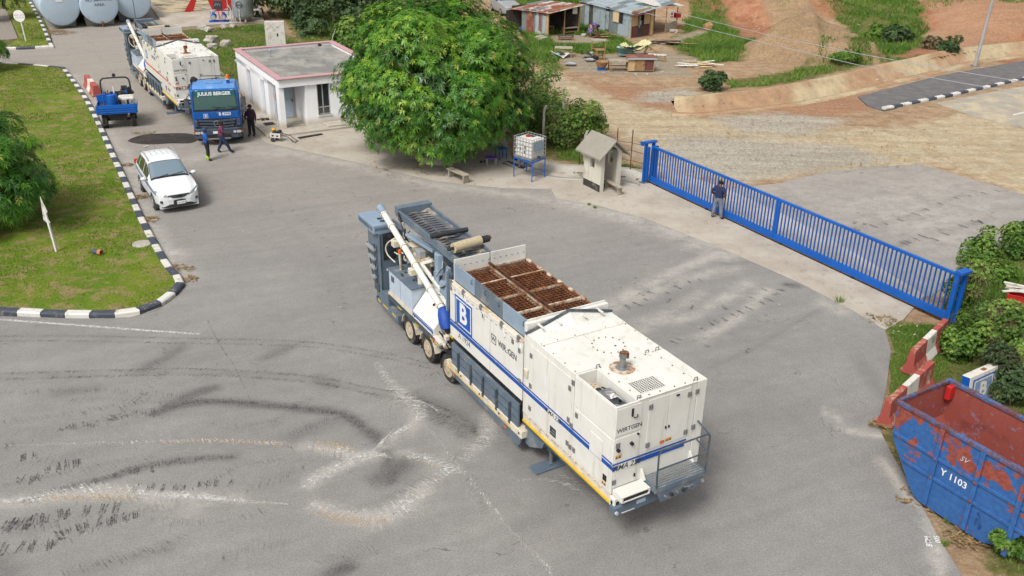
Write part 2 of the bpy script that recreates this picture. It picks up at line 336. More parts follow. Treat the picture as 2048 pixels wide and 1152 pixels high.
c = t.mix(mask('sand', 1.8, 0.8), c, t.mix(t.ramp(n_mid, 0.3, 0.7), C(200,178,144), C(217,201,172)))
c = t.mix(mask('gravel', 1.6, 0.8), c, t.mix(t.ramp(t.noise(16, 4, 0.8), 0.35, 0.65), C(178,168,150), C(214,205,188)))
c = t.mix(mask('clear', 1.2), c, t.mix(t.ramp(n_f, 0.3, 0.7), C(160,146,126), C(186,172,150)))
c = t.mix(mask('grass', 2.4), c, t.mix(t.ramp(n_f, 0.3, 0.7), C(84,96,44), C(140,134,82)))
tr = t.noise(0.9, 4, 0.6, stretch=(0.18, 1.6, 1.0)); c = t.mul(c, t.ramp(tr, 0.3, 0.7, 0.88, 1.10))
c = t.mul(c, t.ramp(n_g, 0.3, 0.7, 0.80, 1.16)); c = t.mul(c, t.ramp(t.noise(4.0, 7, 0.75), 0.3, 0.7, 0.84, 1.14)); t.bump(t.math('ADD', n_f, t.math('MULTIPLY', n_g, 0.4)), 0.8, 0.12)
M['earth'] = t.fin(c, 0.95, 0, 0.15)
np_mesh('ground', np.column_stack([TP, TZ]), F, M['earth'], attrs={'grass': sd_grass, 'red': rsd(R_RED), 'sand': rsd(R_SAND), 'gravel': rsd(R_GRAV), 'clear': sd_clear, 'heap': heapm, 'hill': hillm}, smooth=True, kind='structure')
mb = MB()                                             # the land beyond, to the horizon
R = 1800
for a, b_, c_, d_ in ((-R, x0, -R, R), (x1, R, -R, R), (x0, x1, -R, y0), (x0, x1, y1, R)): mb.q((a, c_, -0.2), (b_, c_, -0.2), (b_, d_, -0.2), (a, d_, -0.2))
mb.build('far_ground', pmat('far_earth', C(150,140,90), 0.95, var=0.3, vs=0.02, dirt=C(190,150,110), da=0.5, ds=0.05), kind='structure')
# --- drain lining
def strip_sheet(name, line, sect, mat, **kw):          # sect: (offset, z)
    L = [offset_line(line, o) for o, _ in sect]; V = np.concatenate([np.column_stack([l, np.full(len(l), z)]) for l, (_, z) in zip(L, sect)]); n = len(line); k = len(sect)
    Fq = np.array([[j*n+i, j*n+i+1, (j+1)*n+i+1, (j+1)*n+i] for j in range(k-1) for i in range(n-1)]); return np_mesh(name, V, Fq, mat, **kw)
t = NT('drain_masonry'); a = t.noise(1.2, 6, 0.7); v = t.noise(1.0, 5, 0.65, stretch=(3.2, 3.2, 0.12)); big = t.noise(0.22, 2, 0.5)
c = t.mix(t.ramp(big, 0.42, 0.58), C(198,180,146), C(182,148,116)); c = t.mix(t.math('MULTIPLY', t.ramp(v, 0.50, 0.72), 0.5), c, C(140,118,92)); c = t.mul(c, t.ramp(a, 0.3, 0.7, 0.82, 1.12)); t.bump(a, 0.4, 0.05); M['drain'] = t.fin(c, 0.92, 0, 0.2)
LIPD = catmull(LIP[1:], 6)
dr = strip_sheet('drain', LIPD, [(-0.45,-0.30),(-0.42,0.03),(0.0,0.05),(0.22,0.03),(0.3,-0.7),(0.75,-0.75),(2.15,0.44),(2.2,0.50),(2.55,0.50),(2.62,-0.2)], M['drain'], kind='structure')
# --- asphalt: grids trimmed to an outline, with stain and dust fields
def trim_grid(poly, step, z):
    A = np.array(poly); lo, hi = A.min(0)-step, A.max(0)+step; ax, ay = np.arange(lo[0], hi[0], step), np.arange(lo[1], hi[1], step); X, Y = np.meshgrid(ax, ay); P = np.stack([X.ravel(), Y.ravel()], 1)
    nx, ny = len(ax), len(ay); ix = np.arange(nx*ny).reshape(ny, nx); Fq = np.stack([ix[:-1,:-1], ix[:-1,1:], ix[1:,1:], ix[1:,:-1]], -1).reshape(-1, 4)
    cs = sdist(P[Fq].mean(1), poly); Fq = Fq[cs > 0]; used = np.unique(Fq); cnt = np.bincount(Fq.ravel(), minlength=len(P)); bd = used[cnt[used] < 4]
    Q = P[bd]; best = np.full(len(Q), 1e18); near = Q.copy(); B2 = np.roll(A, -1, 0)
    for a_, b2 in zip(A, B2):
        e = b2 - a_; w = Q - a_; tt = np.clip((w @ e)/(e @ e + 1e-12), 0, 1); q = a_ + tt[:, None]*e; dd = ((Q-q)**2).sum(1); up = dd < best; best = np.where(up, dd, best); near[up] = q[up]
    P[bd] = near; mp = -np.ones(len(P), int); mp[used] = np.arange(len(used)); return P[used], mp[Fq], z
KERB_PX = [(98,82),(108,97)]
ASPH = GP([(-260,650),(0,632),(180,638),(270,634),(322,616),(369,577),(340,530),(290,440),(240,330),(180,205),(133,138),(40,130),(-300,132),(-300,102),(40,100),(108,96),(100,60),(80,30),(150,20),(300,14),(335,40),(360,58),(450,150),(500,240),(508,262),(530,284),(600,300),(700,322),(870,362),(1000,376),(1102,378),(1112,396),(1200,412),(1300,440),(1450,500),(1600,566),(1700,618),(1770,660),(1782,700),(1772,780),(1755,850),(1782,905),(1832,990),(1880,1080),(1925,1152)]) + [(10.3,13.0),(11.5,8.0),(13.0,1.0),(-44.0,1.0),(-44.0,26.0)]
def px_field(P, paths):                               # soft plan-space smears along surveyed paths: (points, width m, strength)
    f = np.zeros(len(P))
    for pts, w, s in paths:
        d = pdist(P, catmull(GP(pts), 6)); f = np.maximum(f, s*1.15*np.exp(-(d/(w*1.15))**2))
    return f
def z7(pts): return [(x/2.048, 640 + y/2.048) for x, y in pts]
def z8(pts): return [(1200 + x/3.413, 440 + y/3.413) for x, y in pts]
DARK = [(z7([(-40,66),(300,66),(700,76),(1200,90),(1500,126),(1780,184)]), .14, .28), (z7([(-40,230),(300,222),(700,212),(1000,220),(1300,246),(1500,286),(1700,330),(1900,420)]), .16, .34), (z7([(600,190),(690,150),(740,110)]), 0.3, 0.55), (z7([(1090,150),(1180,110)]), 0.3, 0.5), (z7([(240,300),(400,280)]), 0.35, 0.45), (z7([(680,360),(780,310),(870,280)]), 0.3, 0.7), (z7([(300,680),(420,655),(600,600),(800,572),(960,560)]), 0.2, 0.6),
    (z7([(640,380),(760,345),(900,335),(1100,350),(1250,365),(1400,385),(1500,450),(1560,500),(1600,600),(1610,660)]), 0.22, 0.8), (z7([(1560,650),(1640,600),(1680,560)]), 0.45, 0.7), (z7([(1380,1030),(1430,1010)]), 0.22, 0.9), (z7([(600,760),(800,775),(950,760)]), 0.3, 0.35),
    (z7([(1700,310),(1900,400),(1960,480)]), 0.35, 0.6), (z7([(1760,380),(1880,440),(1960,500)]), 0.3, 0.6), (z7([(300,1040),(600,960),(700,930)]), 0.3, 0.4), (z7([(0,1000),(30,1040)]), 0.4, 0.5), (z7([(1200,480),(1300,430),(1360,410)]), 0.4, 0.45), (z7([(1300,240),(1360,270)]), 0.35, 0.5), (z7([(820,240),(900,300),(1000,400),(1060,480)]), 0.08, 0.3),
    ([(1000,880),(1060,930),(1120,960),(1180,960),(1100,1020),(1040,1050)], 0.5, 0.4), ([(300,279),(335,276),(370,276)], 0.8, .5), ([(560,430),(620,500),(680,600),(690,640)], 0.25, 0.22), ([(0,760),(120,755),(250,770)], 0.3, 0.2), (z8([(850,300),(1000,290),(1100,300),(1250,370)]), 0.18, 0.5), (z8([(1270,440),(1340,450)]), 0.2, 0.8),
    ([(1420,735),(1500,700),(1600,640),(1680,600)], 0.15, 0.35), ([(1720,720),(1765,790)], 0.35, 0.4), ([(700,1130),(640,1152)], 0.3, 0.5)]
PALE = [(z7([(0,745),(150,735),(300,715),(480,708),(600,715),(700,722),(850,730),(960,738)]), .22, .55), (z7([(1260,520),(1340,530),(1450,552),(1540,555)]), .2, .6), (z7([(1250,680),(1330,630),(1450,572),(1550,535),(1700,420),(1690,350),(1640,300)]), .2, .55), (z7([(1290,760),(1400,797),(1520,815),(1620,782),(1720,708)]), .22, .55), (z7([(1650,542),(1720,560),(1820,600)]), .2, .5), (z7([(1995,390),(2008,440),(1950,520)]), .2, .45), (z8([(800,240),(450,380),(150,540),(40,600)]), 0.3, 0.6), (z8([(1000,440),(850,530),(600,660),(250,700)]), 0.25, 0.55), (z8([(1150,480),(900,690),(680,810)]), 0.22, 0.6), (z8([(900,330),(600,400),(300,520),(100,590)]), 0.3, 0.5), (z8([(700,500),(450,640),(250,760)]), 0.25, 0.4),
    (z8([(1500,560),(1640,620)]), 0.3, 0.5), ([(1650,820),(1700,860),(1760,870)], 0.12, 0.8), ([(1760,920),(1800,960),(1860,1060),(1880,1140)], 0.18, 0.8), ([(1620,560),(1690,610)], 0.2, 0.6), ([(340,500),(370,560)], 0.35, 0.7), ([(360,540),(385,560)], 0.25, 0.6), ([(250,300),(285,400),(330,500)], 0.28, 0.5), ([(150,150),(200,230),(240,300)], 0.35, 0.4),
    ([(560,300),(700,330),(870,370),(1000,386),(1100,400)], 0.45, 0.5), ([(1112,400),(1300,450),(1450,510)], 0.6, 0.6), ([(380,320),(480,300),(560,310)], 0.8, 0.35), (z7([(600,740),(800,760)]), 0.3, 0.5)]
t = NT('asphalt'); n1 = t.noise(0.22, 4, 0.6); n2 = t.noise(1.3, 6, 0.7); n3 = t.noise(14, 5, 0.75); n4 = t.noise(95, 3, 0.8); n5 = t.noise(24, 2, 0.6); wx = t.n('ShaderNodeTexVoronoi', feature='DISTANCE_TO_EDGE'); wx.inputs['Scale'].default_value = 0.17; 
wv = t.n('ShaderNodeVectorMath', operation='ADD'); t.l(t.co, wv.inputs[0]); nv = t.n('ShaderNodeTexNoise'); nv.inputs['Scale'].default_value = 0.8; nv.inputs['Detail'].default_value = 6; t.l(t.co, nv.inputs['Vector']); sv = t.n('ShaderNodeVectorMath', operation='SCALE'); sv.inputs['Scale'].default_value = 3.0; t.l(nv.outputs['Color'], sv.inputs[0]); t.l(sv.outputs[0], wv.inputs[1]); t.l(wv.outputs[0], wx.inputs['Vector'])
ay_ = t.n('ShaderNodeSeparateXYZ'); t.l(t.co, ay_.inputs[0])
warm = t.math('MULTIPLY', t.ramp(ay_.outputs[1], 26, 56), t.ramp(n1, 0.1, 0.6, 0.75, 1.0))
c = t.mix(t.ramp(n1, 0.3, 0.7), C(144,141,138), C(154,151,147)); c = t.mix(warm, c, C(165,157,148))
c = t.mul(c, t.ramp(n2, 0.25, 0.75, 0.96, 1.04))
st_ = t.ramp(t.math('MULTIPLY', t.attr('stain'), t.ramp(n3, 0.25, 0.7, 0.45, 1.25)), 0.05, 1.1); c = t.mix(st_, c, C(92,90,89))
dk = t.math('MULTIPLY', t.attr('dust'), t.ramp(n2, 0.3, 0.62, 0.15, 1.1)); c = t.mix(t.math('MULTIPLY', dk, 0.8), c, C(206,200,190))
c = t.mix(t.math('MULTIPLY', t.ramp(wx.outputs['Distance'], 0.0, 0.005, 0.8, 0.0), t.ramp(n2, 0.48, 0.62)), c, C(96,93,90))
c = t.mul(c, t.ramp(n4, 0.25, 0.75, 0.66, 1.32)); c = t.mul(c, t.ramp(n5, 0.32, 0.68, 0.86, 1.14)); c = t.mul(c, t.ramp(n3, 0.3, 0.7, 0.93, 1.07)); c = t.mul(c, t.ramp(t.noise(3.2, 5, 0.7), 0.3, 0.7, 0.95, 1.05)); c = t.mix(t.math('MULTIPLY', t.ramp(t.noise(0.5, 6, 0.7, dist=1.5), 0.56, 0.74), 0.16), c, C(112,108,105)); sw = t.n('ShaderNodeMapping'); sw.inputs['Rotation'].default_value = (0, 0, rad(-25)); t.l(t.co, sw.inputs[0]); c = t.mul(c, t.ramp(t.noise(1.0, 5, 0.65, vec=sw.outputs[0], stretch=(0.16, 1.5, 1)), 0.3, 0.7, 0.94, 1.05))
t.bump(n4, 0.5, 0.012); M['asphalt'] = t.fin(c, t.ramp(st_, 0, 1, 0.9, 0.7), 0, 0.25)
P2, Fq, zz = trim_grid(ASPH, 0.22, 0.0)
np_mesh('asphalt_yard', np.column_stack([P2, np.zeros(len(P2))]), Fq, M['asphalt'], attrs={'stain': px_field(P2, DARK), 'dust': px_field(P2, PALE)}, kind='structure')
# asphalt beyond the gate and the new dual carriageway
ASPH2 = GP([(1500,372),(1560,366),(1640,345),(1760,332),(1840,328),(1900,345),(2048,388),(2300,440),(2300,470),(2048,478),(1990,500),(1930,520),(1900,560),(1855,600),(1700,500),(1560,425),(1455,378)])
P2, Fq, zz = trim_grid(ASPH2, 0.3, 0)
def z8b(pts): return [(1500 + x/3.737, 440 + y/3.737) for x, y in pts]
np_mesh('asphalt_forecourt', np.column_stack([P2, np.full(len(P2), -0.012)]), Fq, M['asphalt'], attrs={'stain': px_field(P2, [(z8b([(1420,70),(1600,50),(1700,10)]), 0.2, 0.6), (z8b([(1120,180),(1260,130),(1420,100)]), 0.2, 0.5), ([(1780,440),(1850,420),(1940,380)], 0.2, 0.5)]), 'dust': np.clip(0.05 + 0.55*vnoise(P2, 3.0, 4), 0, 1)*smooth01((P2[:,1]-30)/10 + .3)}, kind='structure')
t = NT('new_asphalt'); a = t.noise(1.5, 5, 0.6); b_ = t.noise(60, 3, 0.7); c = t.mix(t.ramp(a, 0.3, 0.7), C(104,103,103), C(122,120,118)); c = t.mul(c, t.ramp(b_, 0.3, 0.7, 0.8, 1.2)); M['new_asphalt'] = t.fin(c, 0.85, 0, 0.3)
def flat(name, poly, z, mat, th=0.0, parent=None, **kw):
    mb = MB()
    if th: mb.prism(poly, 'z', z-th, z)
    else: mb.add([(x, y, z) for x, y in poly], [list(range(len(poly)))])
    return mb.build(name, mat, parent, **kw)
flat('carriageway', GP([(1716,194),(1880,152),(2048,122),(2350,72),(2350,108),(2048,158),(1900,193),(1768,222),(1735,212)]), 0.045, M['new_asphalt'], th=0.2, kind='structure')
flat('dusty_road', GP([(1872,206),(1960,188),(2048,172),(2350,118),(2500,220),(2200,270),(2048,256),(1960,236)]), -0.008, pmat('dusty_road', C(172,164,150), 0.9, var=0.08, vs=0.8, dirt=C(204,188,158), da=0.7, ds=0.6), th=0.2, kind='structure')
flat('lane_line', GP([(2026,228),(2048,223),(2060,221),(2060,224),(2026,231)]), -0.002, M['white_dirty'], kind='structure')
# --- concrete aprons and slabs
t = NT('concrete'); a = t.noise(0.5, 5, 0.6); b_ = t.noise(2.5, 7, 0.7); d_ = t.noise(50, 3, 0.7); c = t.mix(t.ramp(a, 0.35, 0.65), C(182,172,158), C(200,191,178)); c = t.mix(t.math('MULTIPLY', t.ramp(b_, 0.52, 0.72), 0.55), c, C(138,128,112)); c = t.mix(t.math('MULTIPLY', t.ramp(b_, 0.48, 0.3), 0.5), c, C(206,190,160)); c = t.mul(c, t.ramp(d_, 0.3, 0.7, 0.86, 1.1)); t.bump(d_, 0.3, 0.01); M['concrete'] = t.fin(c, 0.92, 0, 0.2)
t = NT('grey_concrete'); a = t.noise(0.8, 5, 0.6); b_ = t.noise(3.0, 7, 0.7); c = t.mix(t.ramp(a, 0.35, 0.65), C(178,172,160), C(200,196,186)); c = t.mix(t.math('MULTIPLY', t.ramp(b_, 0.55, 0.75), 0.6), c, C(118,110,98)); t.bump(b_, 0.2, 0.03); M['concrete_grey'] = t.fin(c, 0.92, 0, 0.2)
flat('concrete_apron', GP([(500,210),(508,262),(532,286),(600,300),(700,322),(870,362),(1000,376),(1102,378),(1140,362),(1170,356),(1120,346),(1070,338),(1024,318),(1010,270),(820,240)]), 0.012, M['concrete'], th=0.2, kind='structure')
flat('gate_apron', GP([(1102,378),(1112,396),(1200,412),(1300,440),(1450,500),(1600,566),(1700,618),(1770,660),(1806,640),(1850,590),(1700,500),(1560,425),(1455,378),(1310,330),(1290,368),(1242,360),(1172,356),(1140,362)]), 0.008, M['concrete'], th=0.2, kind='structure')
flat('pump_slab', GP([(322,44),(360,58),(528,45),(520,8),(500,-25),(290,-25),(300,14)]), 0.16, M['concrete'], th=0.35, kind='structure')
t = NT('oil_crust'); a = t.noise(0.9, 5, 0.7, stretch=(0.5, 1.6, 1)); c = t.mix(t.ramp(a, 0.45, 0.6), C(200,182,148), C(78,74,70)); M['oil'] = t.fin(c, 0.8)
flat('oil_crust', GP([(300,8),(330,30),(380,28),(430,16),(425,-6),(300,-6)]), 0.166, M['oil'], kind='structure')
# small open drain beside the gate
sdr = strip_sheet('small_drain', catmull(SMALL_DRAIN, 5), [(-0.75,-0.02),(-0.62,0.03),(-0.42,0.03),(-0.36,-0.30),(0.30,-0.30),(0.50,0.22),(0.85,0.30),(1.1,-0.2)], M['concrete_grey'], kind='structure')
# gravel-edged strip behind the lawn
flat('path', GP([(-300,22),(12,18),(36,77),(20,79),(-300,82)]), 0.01, pmat('path_gravel', C(150,140,130), 0.9, var=0.25, vs=6), th=0.15, kind='structure')
# --- lawns
LAWN = GP([(-420,128),(40,129),(131,138),(178,206),(238,331),(288,441),(337,531),(364,574),(318,609),(268,626),(180,630),(0,622),(-420,628)])
LAWN2 = GP([(-300,96),(12,96),(40,78),(12,18),(-20,-10),(58,-10),(90,45),(106,92),(40,98)])
t = NT('turf'); a = t.noise(0.35, 5, 0.65); b_ = t.noise(1.6, 7, 0.75); d_ = t.noise(28, 4, 0.7)
c = t.mix(t.ramp(a, 0.38, 0.6), C(120,136,46), C(100,128,36)); c = t.mix(t.ramp(b_, 0.46, 0.62), c, C(154,136,96)); c = t.mul(c, t.ramp(d_, 0.25, 0.75, 0.7, 1.25)); t.bump(d_, 0.6, 0.03); M['turf'] = t.fin(c, 0.95, 0, 0.1)
lawn_o = flat('lawn', LAWN, 0.11, M['turf'], th=0.25, kind='structure'); lawn2_o = flat('lawn', LAWN2, 0.10, M['turf'], th=0.25, kind='structure')
# --- kerbs: every stone its own piece
t = NT('kerb_white'); a = t.noise(4, 7, 0.75); c = t.mix(t.ramp(a, 0.52, 0.68), C(226,223,216), C(158,142,118)); M['kerb_white'] = t.fin(c, 0.75)
t = NT('kerb_black'); a = t.noise(4, 7, 0.75); c = t.mix(t.ramp(a, 0.54, 0.70), C(66,73,86), C(150,142,130)); M['kerb_black'] = t.fin(c, 0.75)
def kerb(name, line, length, w=0.28, h=0.17, first=0, z0=-0.05):
    P = np.array(catmull(line, 12)); seg = np.r_[0, np.cumsum(np.linalg.norm(np.diff(P, axis=0), axis=1))]; n = max(1, int(round(seg[-1]/length))); root = None
    k = MB(); k.prism([(p[0], p[1]) for p in list(P) + list(offset_line(P, w*0.6)[::-1])], 'z', z0-0.1, z0+0.05); root = k.build(name, M['concrete_grey'], kind='structure')
    for i in range(n):
        s0, s1 = seg[-1]*i/n + 0.012, seg[-1]*(i+1)/n - 0.012; a = np.array([np.interp(s0, seg, P[:,0]), np.interp(s0, seg, P[:,1])]); b2 = np.array([np.interp(s1, seg, P[:,0]), np.interp(s1, seg, P[:,1])])
        d = (b2-a)/np.linalg.norm(b2-a); nrm = np.array([-d[1], d[0]]); j = random.uniform(-0.008, 0.008); m = MB()
        sec = [(0, z0), (0.0, h*0.72), (0.05, h+j), (w, h+j), (w, z0)]; vs = [tuple(p + nrm*o) + (z,) for p in (a, b2) for o, z in sec]
        m.add(vs, [[0,1,2,3,4][::-1], [5,6,7,8,9]] + [[q, (q+1) % 5, 5+(q+1) % 5, 5+q] for q in range(5)]); m.build('kerb_stone', M['kerb_white' if (i+first) % 2 else 'kerb_black'], root)
    return root
kerb('kerb', GP([(-60,627),(0,630),(90,635),(180,637),(232,636),(270,632),(322,614),(355,590),(369,575),(366,560),(340,530),(290,440),(240,330),(180,205),(131,138)]), 0.82, first=1)
kerb('kerb', GP([(131,138),(90,134),(40,130),(-60,126)])[::1], 1.3, h=0.15, first=0)
kerb('kerb', GP([(-40,100),(40,99.5),(108,96)]), 1.3, first=0); kerb('kerb', GP([(108,95),(100,78),(88,50),(72,20),(58,-6)]), 1.1, first=1)
kerb('kerb', GP([(1770,221),(1820,211),(1900,194),(1960,181),(2048,161),(2100,149)]), 0.88, first=1, z0=-0.02)
# ------------------------------------------------------------------ tyre scuffs and powder marks on the asphalt (thin slivers on the surface)
def sliver_mat(name, c0, c1, lo, hi, sc=9.0):
    t = NT(name); a = t.noise(sc, 5, 0.75); b_ = t.noise(1.3, 3, 0.6); c = t.mix(t.ramp(b_, 0.42, 0.6), c0, c1); m = t.fin(c, 0.9, 0, 0.2)
    tr = t.n('ShaderNodeBsdfTransparent'); mx = t.n('ShaderNodeMixShader'); t.l(t.ramp(a, lo, hi), mx.inputs[0]); t.l(tr.outputs[0], mx.inputs[1]); t.l(t.bs.outputs[0], mx.inputs[2]); t.l(mx.outputs[0], t.out.inputs['Surface']); return m
M['powder'] = sliver_mat('white_powder', C(240,238,232), C(222,217,209), 0.35, 0.78, 9.0)
M['powder_tan'] = sliver_mat('tan_powder', C(218,196,164), C(204,180,146), 0.34, 0.75, 7.0)
M['scuff'] = sliver_mat('rubber_scuff', C(90,88,88), C(104,101,99), 0.34, 0.74)
M['scuff_line'] = sliver_mat('tyre_line', C(88,86,84), C(104,101,98), 0.34, 0.80, 3.0); M['scuff_soft'] = sliver_mat('rubber_film', C(112,109,107), C(122,119,116), 0.38, 0.95, 4.0)
def slivers(paths, z):
    V = []
    for pts, ws, per_m, ang, thick, lenf in paths:
        P = np.array(catmull(GP(pts), 10)); seg = np.r_[0, np.cumsum(np.linalg.norm(np.diff(P, axis=0), axis=1))]; L = seg[-1]; n = int(L*per_m*.9)
        s = np.clip(L*(np.arange(n)+.5)/n + RNG.normal(0, .35*L/max(1,n), n), 0, L); u = s/L; x, y = np.interp(s, seg, P[:,0]), np.interp(s, seg, P[:,1]); tx, ty = np.gradient(P[:,0], seg), np.gradient(P[:,1], seg); dx, dy = np.interp(s, seg, tx), np.interp(s, seg, ty)
        w = np.interp(u, np.linspace(0, 1, len(ws)), ws); a = np.radians(ang) + RNG.normal(0, 0.05, n); hd = np.arctan2(dy, dx) + a; hl = w*RNG.uniform(*lenf, n)/2; o = RNG.normal(0, 0.09, n)*w; nx, ny = -dy, dx; nl = np.hypot(nx, ny)+1e-9
        cx, cy = x + nx/nl*o, y + ny/nl*o; ht = RNG.uniform(*thick, n)/2; ex, ey = np.cos(hd), np.sin(hd); zz = z + RNG.uniform(0, 0.004, n); cv = RNG.normal(0, 0.06, n)*hl
        for k, (a_, b_) in enumerate(((-1,-0.5),(0,-1),(1,-0.3),(1,0.3),(0,1),(-1,0.5))):
            bend = cv if a_ == 0 else 0; V.append(np.stack([cx + ex*hl*a_ - ey*(ht*b_ + bend), cy + ey*hl*a_ + ex*(ht*b_ + bend), zz], 1))
    m = len(V)//6; out = []
    for i in range(m): out.append(np.stack(V[i*6:i*6+6], 1).reshape(-1, 3))
    A = np.concatenate(out); n = len(A)//6; i0 = np.arange(n)*6; Fq = np.concatenate([np.stack([i0, i0+1, i0+4, i0+5], 1), np.stack([i0+1, i0+2, i0+3, i0+4], 1)]); return A, Fq
TH = (0.012, 0.035)
WHITE = [(z7([(-40,748),(0,745),(150,735),(300,715),(480,708),(600,715),(700,720),(850,727),(1000,742),(1180,756)]), [0.25,.35,.7,.95,.85,.45,.42,.38,.2,.06], 75, -50, TH, (.55,1.1)), (z7([(640,722),(760,722),(900,735)]), [.3,.4,.2], 90, -20, TH, (.55,1.1)),
    (z7([(0,518),(200,510),(500,503),(850,496),(1000,500),(1200,512)]), [.12,.16,.2,.25,.25,.3], 22, -62, TH, (.6,1.1)), (z7([(1260,520),(1340,530),(1450,552),(1500,560)]), [.25,.5,.6,.3], 55, -75, TH, (.55,1.1)),
    (z7([(1235,690),(1330,630),(1450,572),(1550,545)]), [.25,.6,.6,.4], 55, 95, TH, (.6,1.1)), (z7([(1540,525),(1600,475),(1700,420),(1715,390)]), [.3,.5,.7,.5], 55, 10, TH, (.4,1.1)), (z7([(1725,410),(1690,350),(1625,285),(1565,205),(1540,170)]), [.5,.7,.6,.4,.3], 42, 62, TH, (.6,1.1)),
    (z7([(1270,755),(1400,795),(1520,815),(1620,782),(1720,708),(1800,640),(1850,605)]), [.35,.6,.75,.8,.7,.5,.3], 46, 82, (0.015,0.045), (.6,1.1)), (z7([(1640,540),(1720,560),(1800,590),(1880,630)]), [.35,.5,.5,.3], 55, 55, TH, (.6,1.1)),
    (z7([(1995,380),(2008,440),(1950,520),(1900,575)]), [.5,.6,.55,.45], 40, -75, TH, (.65,1.1)), (z7([(1740,430),(1800,500),(1850,565),(1950,685),(2060,815)]), [.12,.2,.25,.25,.2], 26, -38, (0.01,0.025), (.65,1.1)), ([(1000,1040),(1050,1090),(1110,1150)], [.2,.25,.3], 22, -40, (0.01,0.025), (.65,1.1)),
    (z7([(1480,560),(1560,556),(1590,560)]), [.3,.5,.4], 55, 5, TH, (.6,1.1)), (z7([(1700,330),(1760,350),(1800,380)]), [.15,.2,.15], 25, 20, TH, (.65,1.1)), (z7([(1100,750),(1180,756)]), [.1,.08], 20, 80, TH, (.6,1.1)), ([(1030,960),(1100,960),(1170,985)], [.2,.3,.3], 12, 30, TH, (.65,1.1)), ([(1135,950),(1180,990),(1210,1010)], [.4,.5,.4], 12, 60, (.01,.02), (.65,1.1)),
    (z7([(2000,1040),(2080,1090)]), [.2,.2], 10, -40, (.01,.02), (.65,1.1)), (z7([(430,460),(600,470),(770,475)]), [.1,.15,.1], 6, -60, TH, (.65,1.1))]
TAN = [(z7([(150,740),(300,730),(480,728),(560,735)]), [.3,.5,.5,.3], 40, -50, TH, (.3,.8)), (z7([(640,505),(850,494),(1000,502),(1180,512)]), [.15,.28,.28,.25], 30, -70, TH, (.6,1.1)), (z7([(1280,505),(1360,512),(1450,530)]), [.3,.5,.35], 45, -80, TH, (.3,.9)), (z7([(1300,785),(1400,815),(1520,828),(1580,815)]), [.25,.45,.45,.3], 45, 80, TH, (.3,.9)), (z7([(1280,530),(1400,560)]), [.3,.3], 15, -75, TH, (.3,.9)), (z7([(1700,575),(1800,605)]), [.2,.2], 20, 60, TH, (.3,.9))]
def parallel(pts, dy): return [(x, y+dy) for x, y in pts]
T1 = [(-40,66),(300,66),(700,74),(1200,86),(1500,122),(1780,182)]; T2 = [(-40,218),(300,208),(700,197),(1000,206),(1300,232),(1500,272),(1700,312),(1900,405),(1960,475)]
LN = [(z7(parallel(T1, d)), [.16]*4, 26, 80, (.012,.03), (.5,1.1)) for d in (0, 20)] + [(z7(parallel(T2, d)), [.18]*4, 30, 80, (.012,.032), (.5,1.15)) for d in (3, 27)]
ARC = [[(0,300),(300,290),(620,300),(840,330)],[(250,330),(500,320),(700,340)],[(1180,470),(1350,410),(1500,420)],[(60,460),(300,440),(520,430)],[(420,400),(560,330),(690,190)],[(1500,300),(1650,340),(1800,420),(1900,480)],[(1680,330),(1800,400),(1890,480)],[(0,600),(200,570),(400,520)],[(300,880),(560,800),(800,690),(980,600)],[(380,1000),(620,940),(760,880)],[(600,820),(850,830),(1100,780)],[(1760,620),(1880,560),(1960,500)],[(1500,760),(1640,700),(1740,640)],[(900,980),(1040,930),(1200,900)],[(1100,420),(1240,340),(1360,260)],[(0,960),(160,930),(300,900)],[(700,90),(640,170),(560,230)],[(1240,90),(1120,150),(1000,190)],[(0,420),(240,390),(480,350),(700,330)],[(0,680),(200,640),(420,600),(640,560)],[(0,860),(180,850),(380,810)],[(860,420),(1000,440),(1160,420)],[(1000,700),(1140,650),(1260,600)],[(1900,620),(1960,700),(2000,790)],[(1300,1000),(1420,960),(1560,940)],[(260,1040),(480,980),(700,920)]]
DK = [(z7(a_), [.35,.5,.4], 16, random.choice((-65,-75,60,75)), (.015,.04), (.5,1.1)) for a_ in ARC] + [
    (z7([(240,448),(330,435),(400,425),(500,390),(640,375)]), [.3,.4,.45,.5,.5], 40, -80, (.03,.07), (.65,1.1)), (z7([(660,372),(760,340),(900,333),(1100,350),(1250,365),(1400,388),(1500,452),(1560,505)]), [.3]*8, 45, -70, (.02,.05), (.6,1.1)),
    (z7([(90,748),(130,735),(220,705),(320,675),(420,655),(600,597),(800,572),(960,560)]), [.35,.4,.3,.4,.4,.35,.3,.2], 38, -80, (.03,.06), (.65,1.1)), (z7([(20,520),(60,508)]), [.35,.35], 40, -80, (.03,.06), (.6,1)),
    (z7([(1000,850-260),(1150,575),(1240,570)]), [.2,.3,.2], 20, -60, TH, (.6,1.1))]
def treads(pts, n, w, ln):                             # separate tread-block prints
    P = np.array(catmull(GP(pts), 10)); out = []; idx = np.linspace(0, len(P)-2, n).astype(int)
    for i in idx:
        a = P[i]; d = P[i+1]-P[i]; d /= np.linalg.norm(d)+1e-9; o = a + d*random.uniform(-.1, .1); nn = np.array([-d[1], d[0]]); k = random.uniform(.5, 1)*ln
        for q in range(4): out.append((o + nn*random.uniform(-.08,.08) + d*q*w/4, nn, k, w*0.22))
    return out
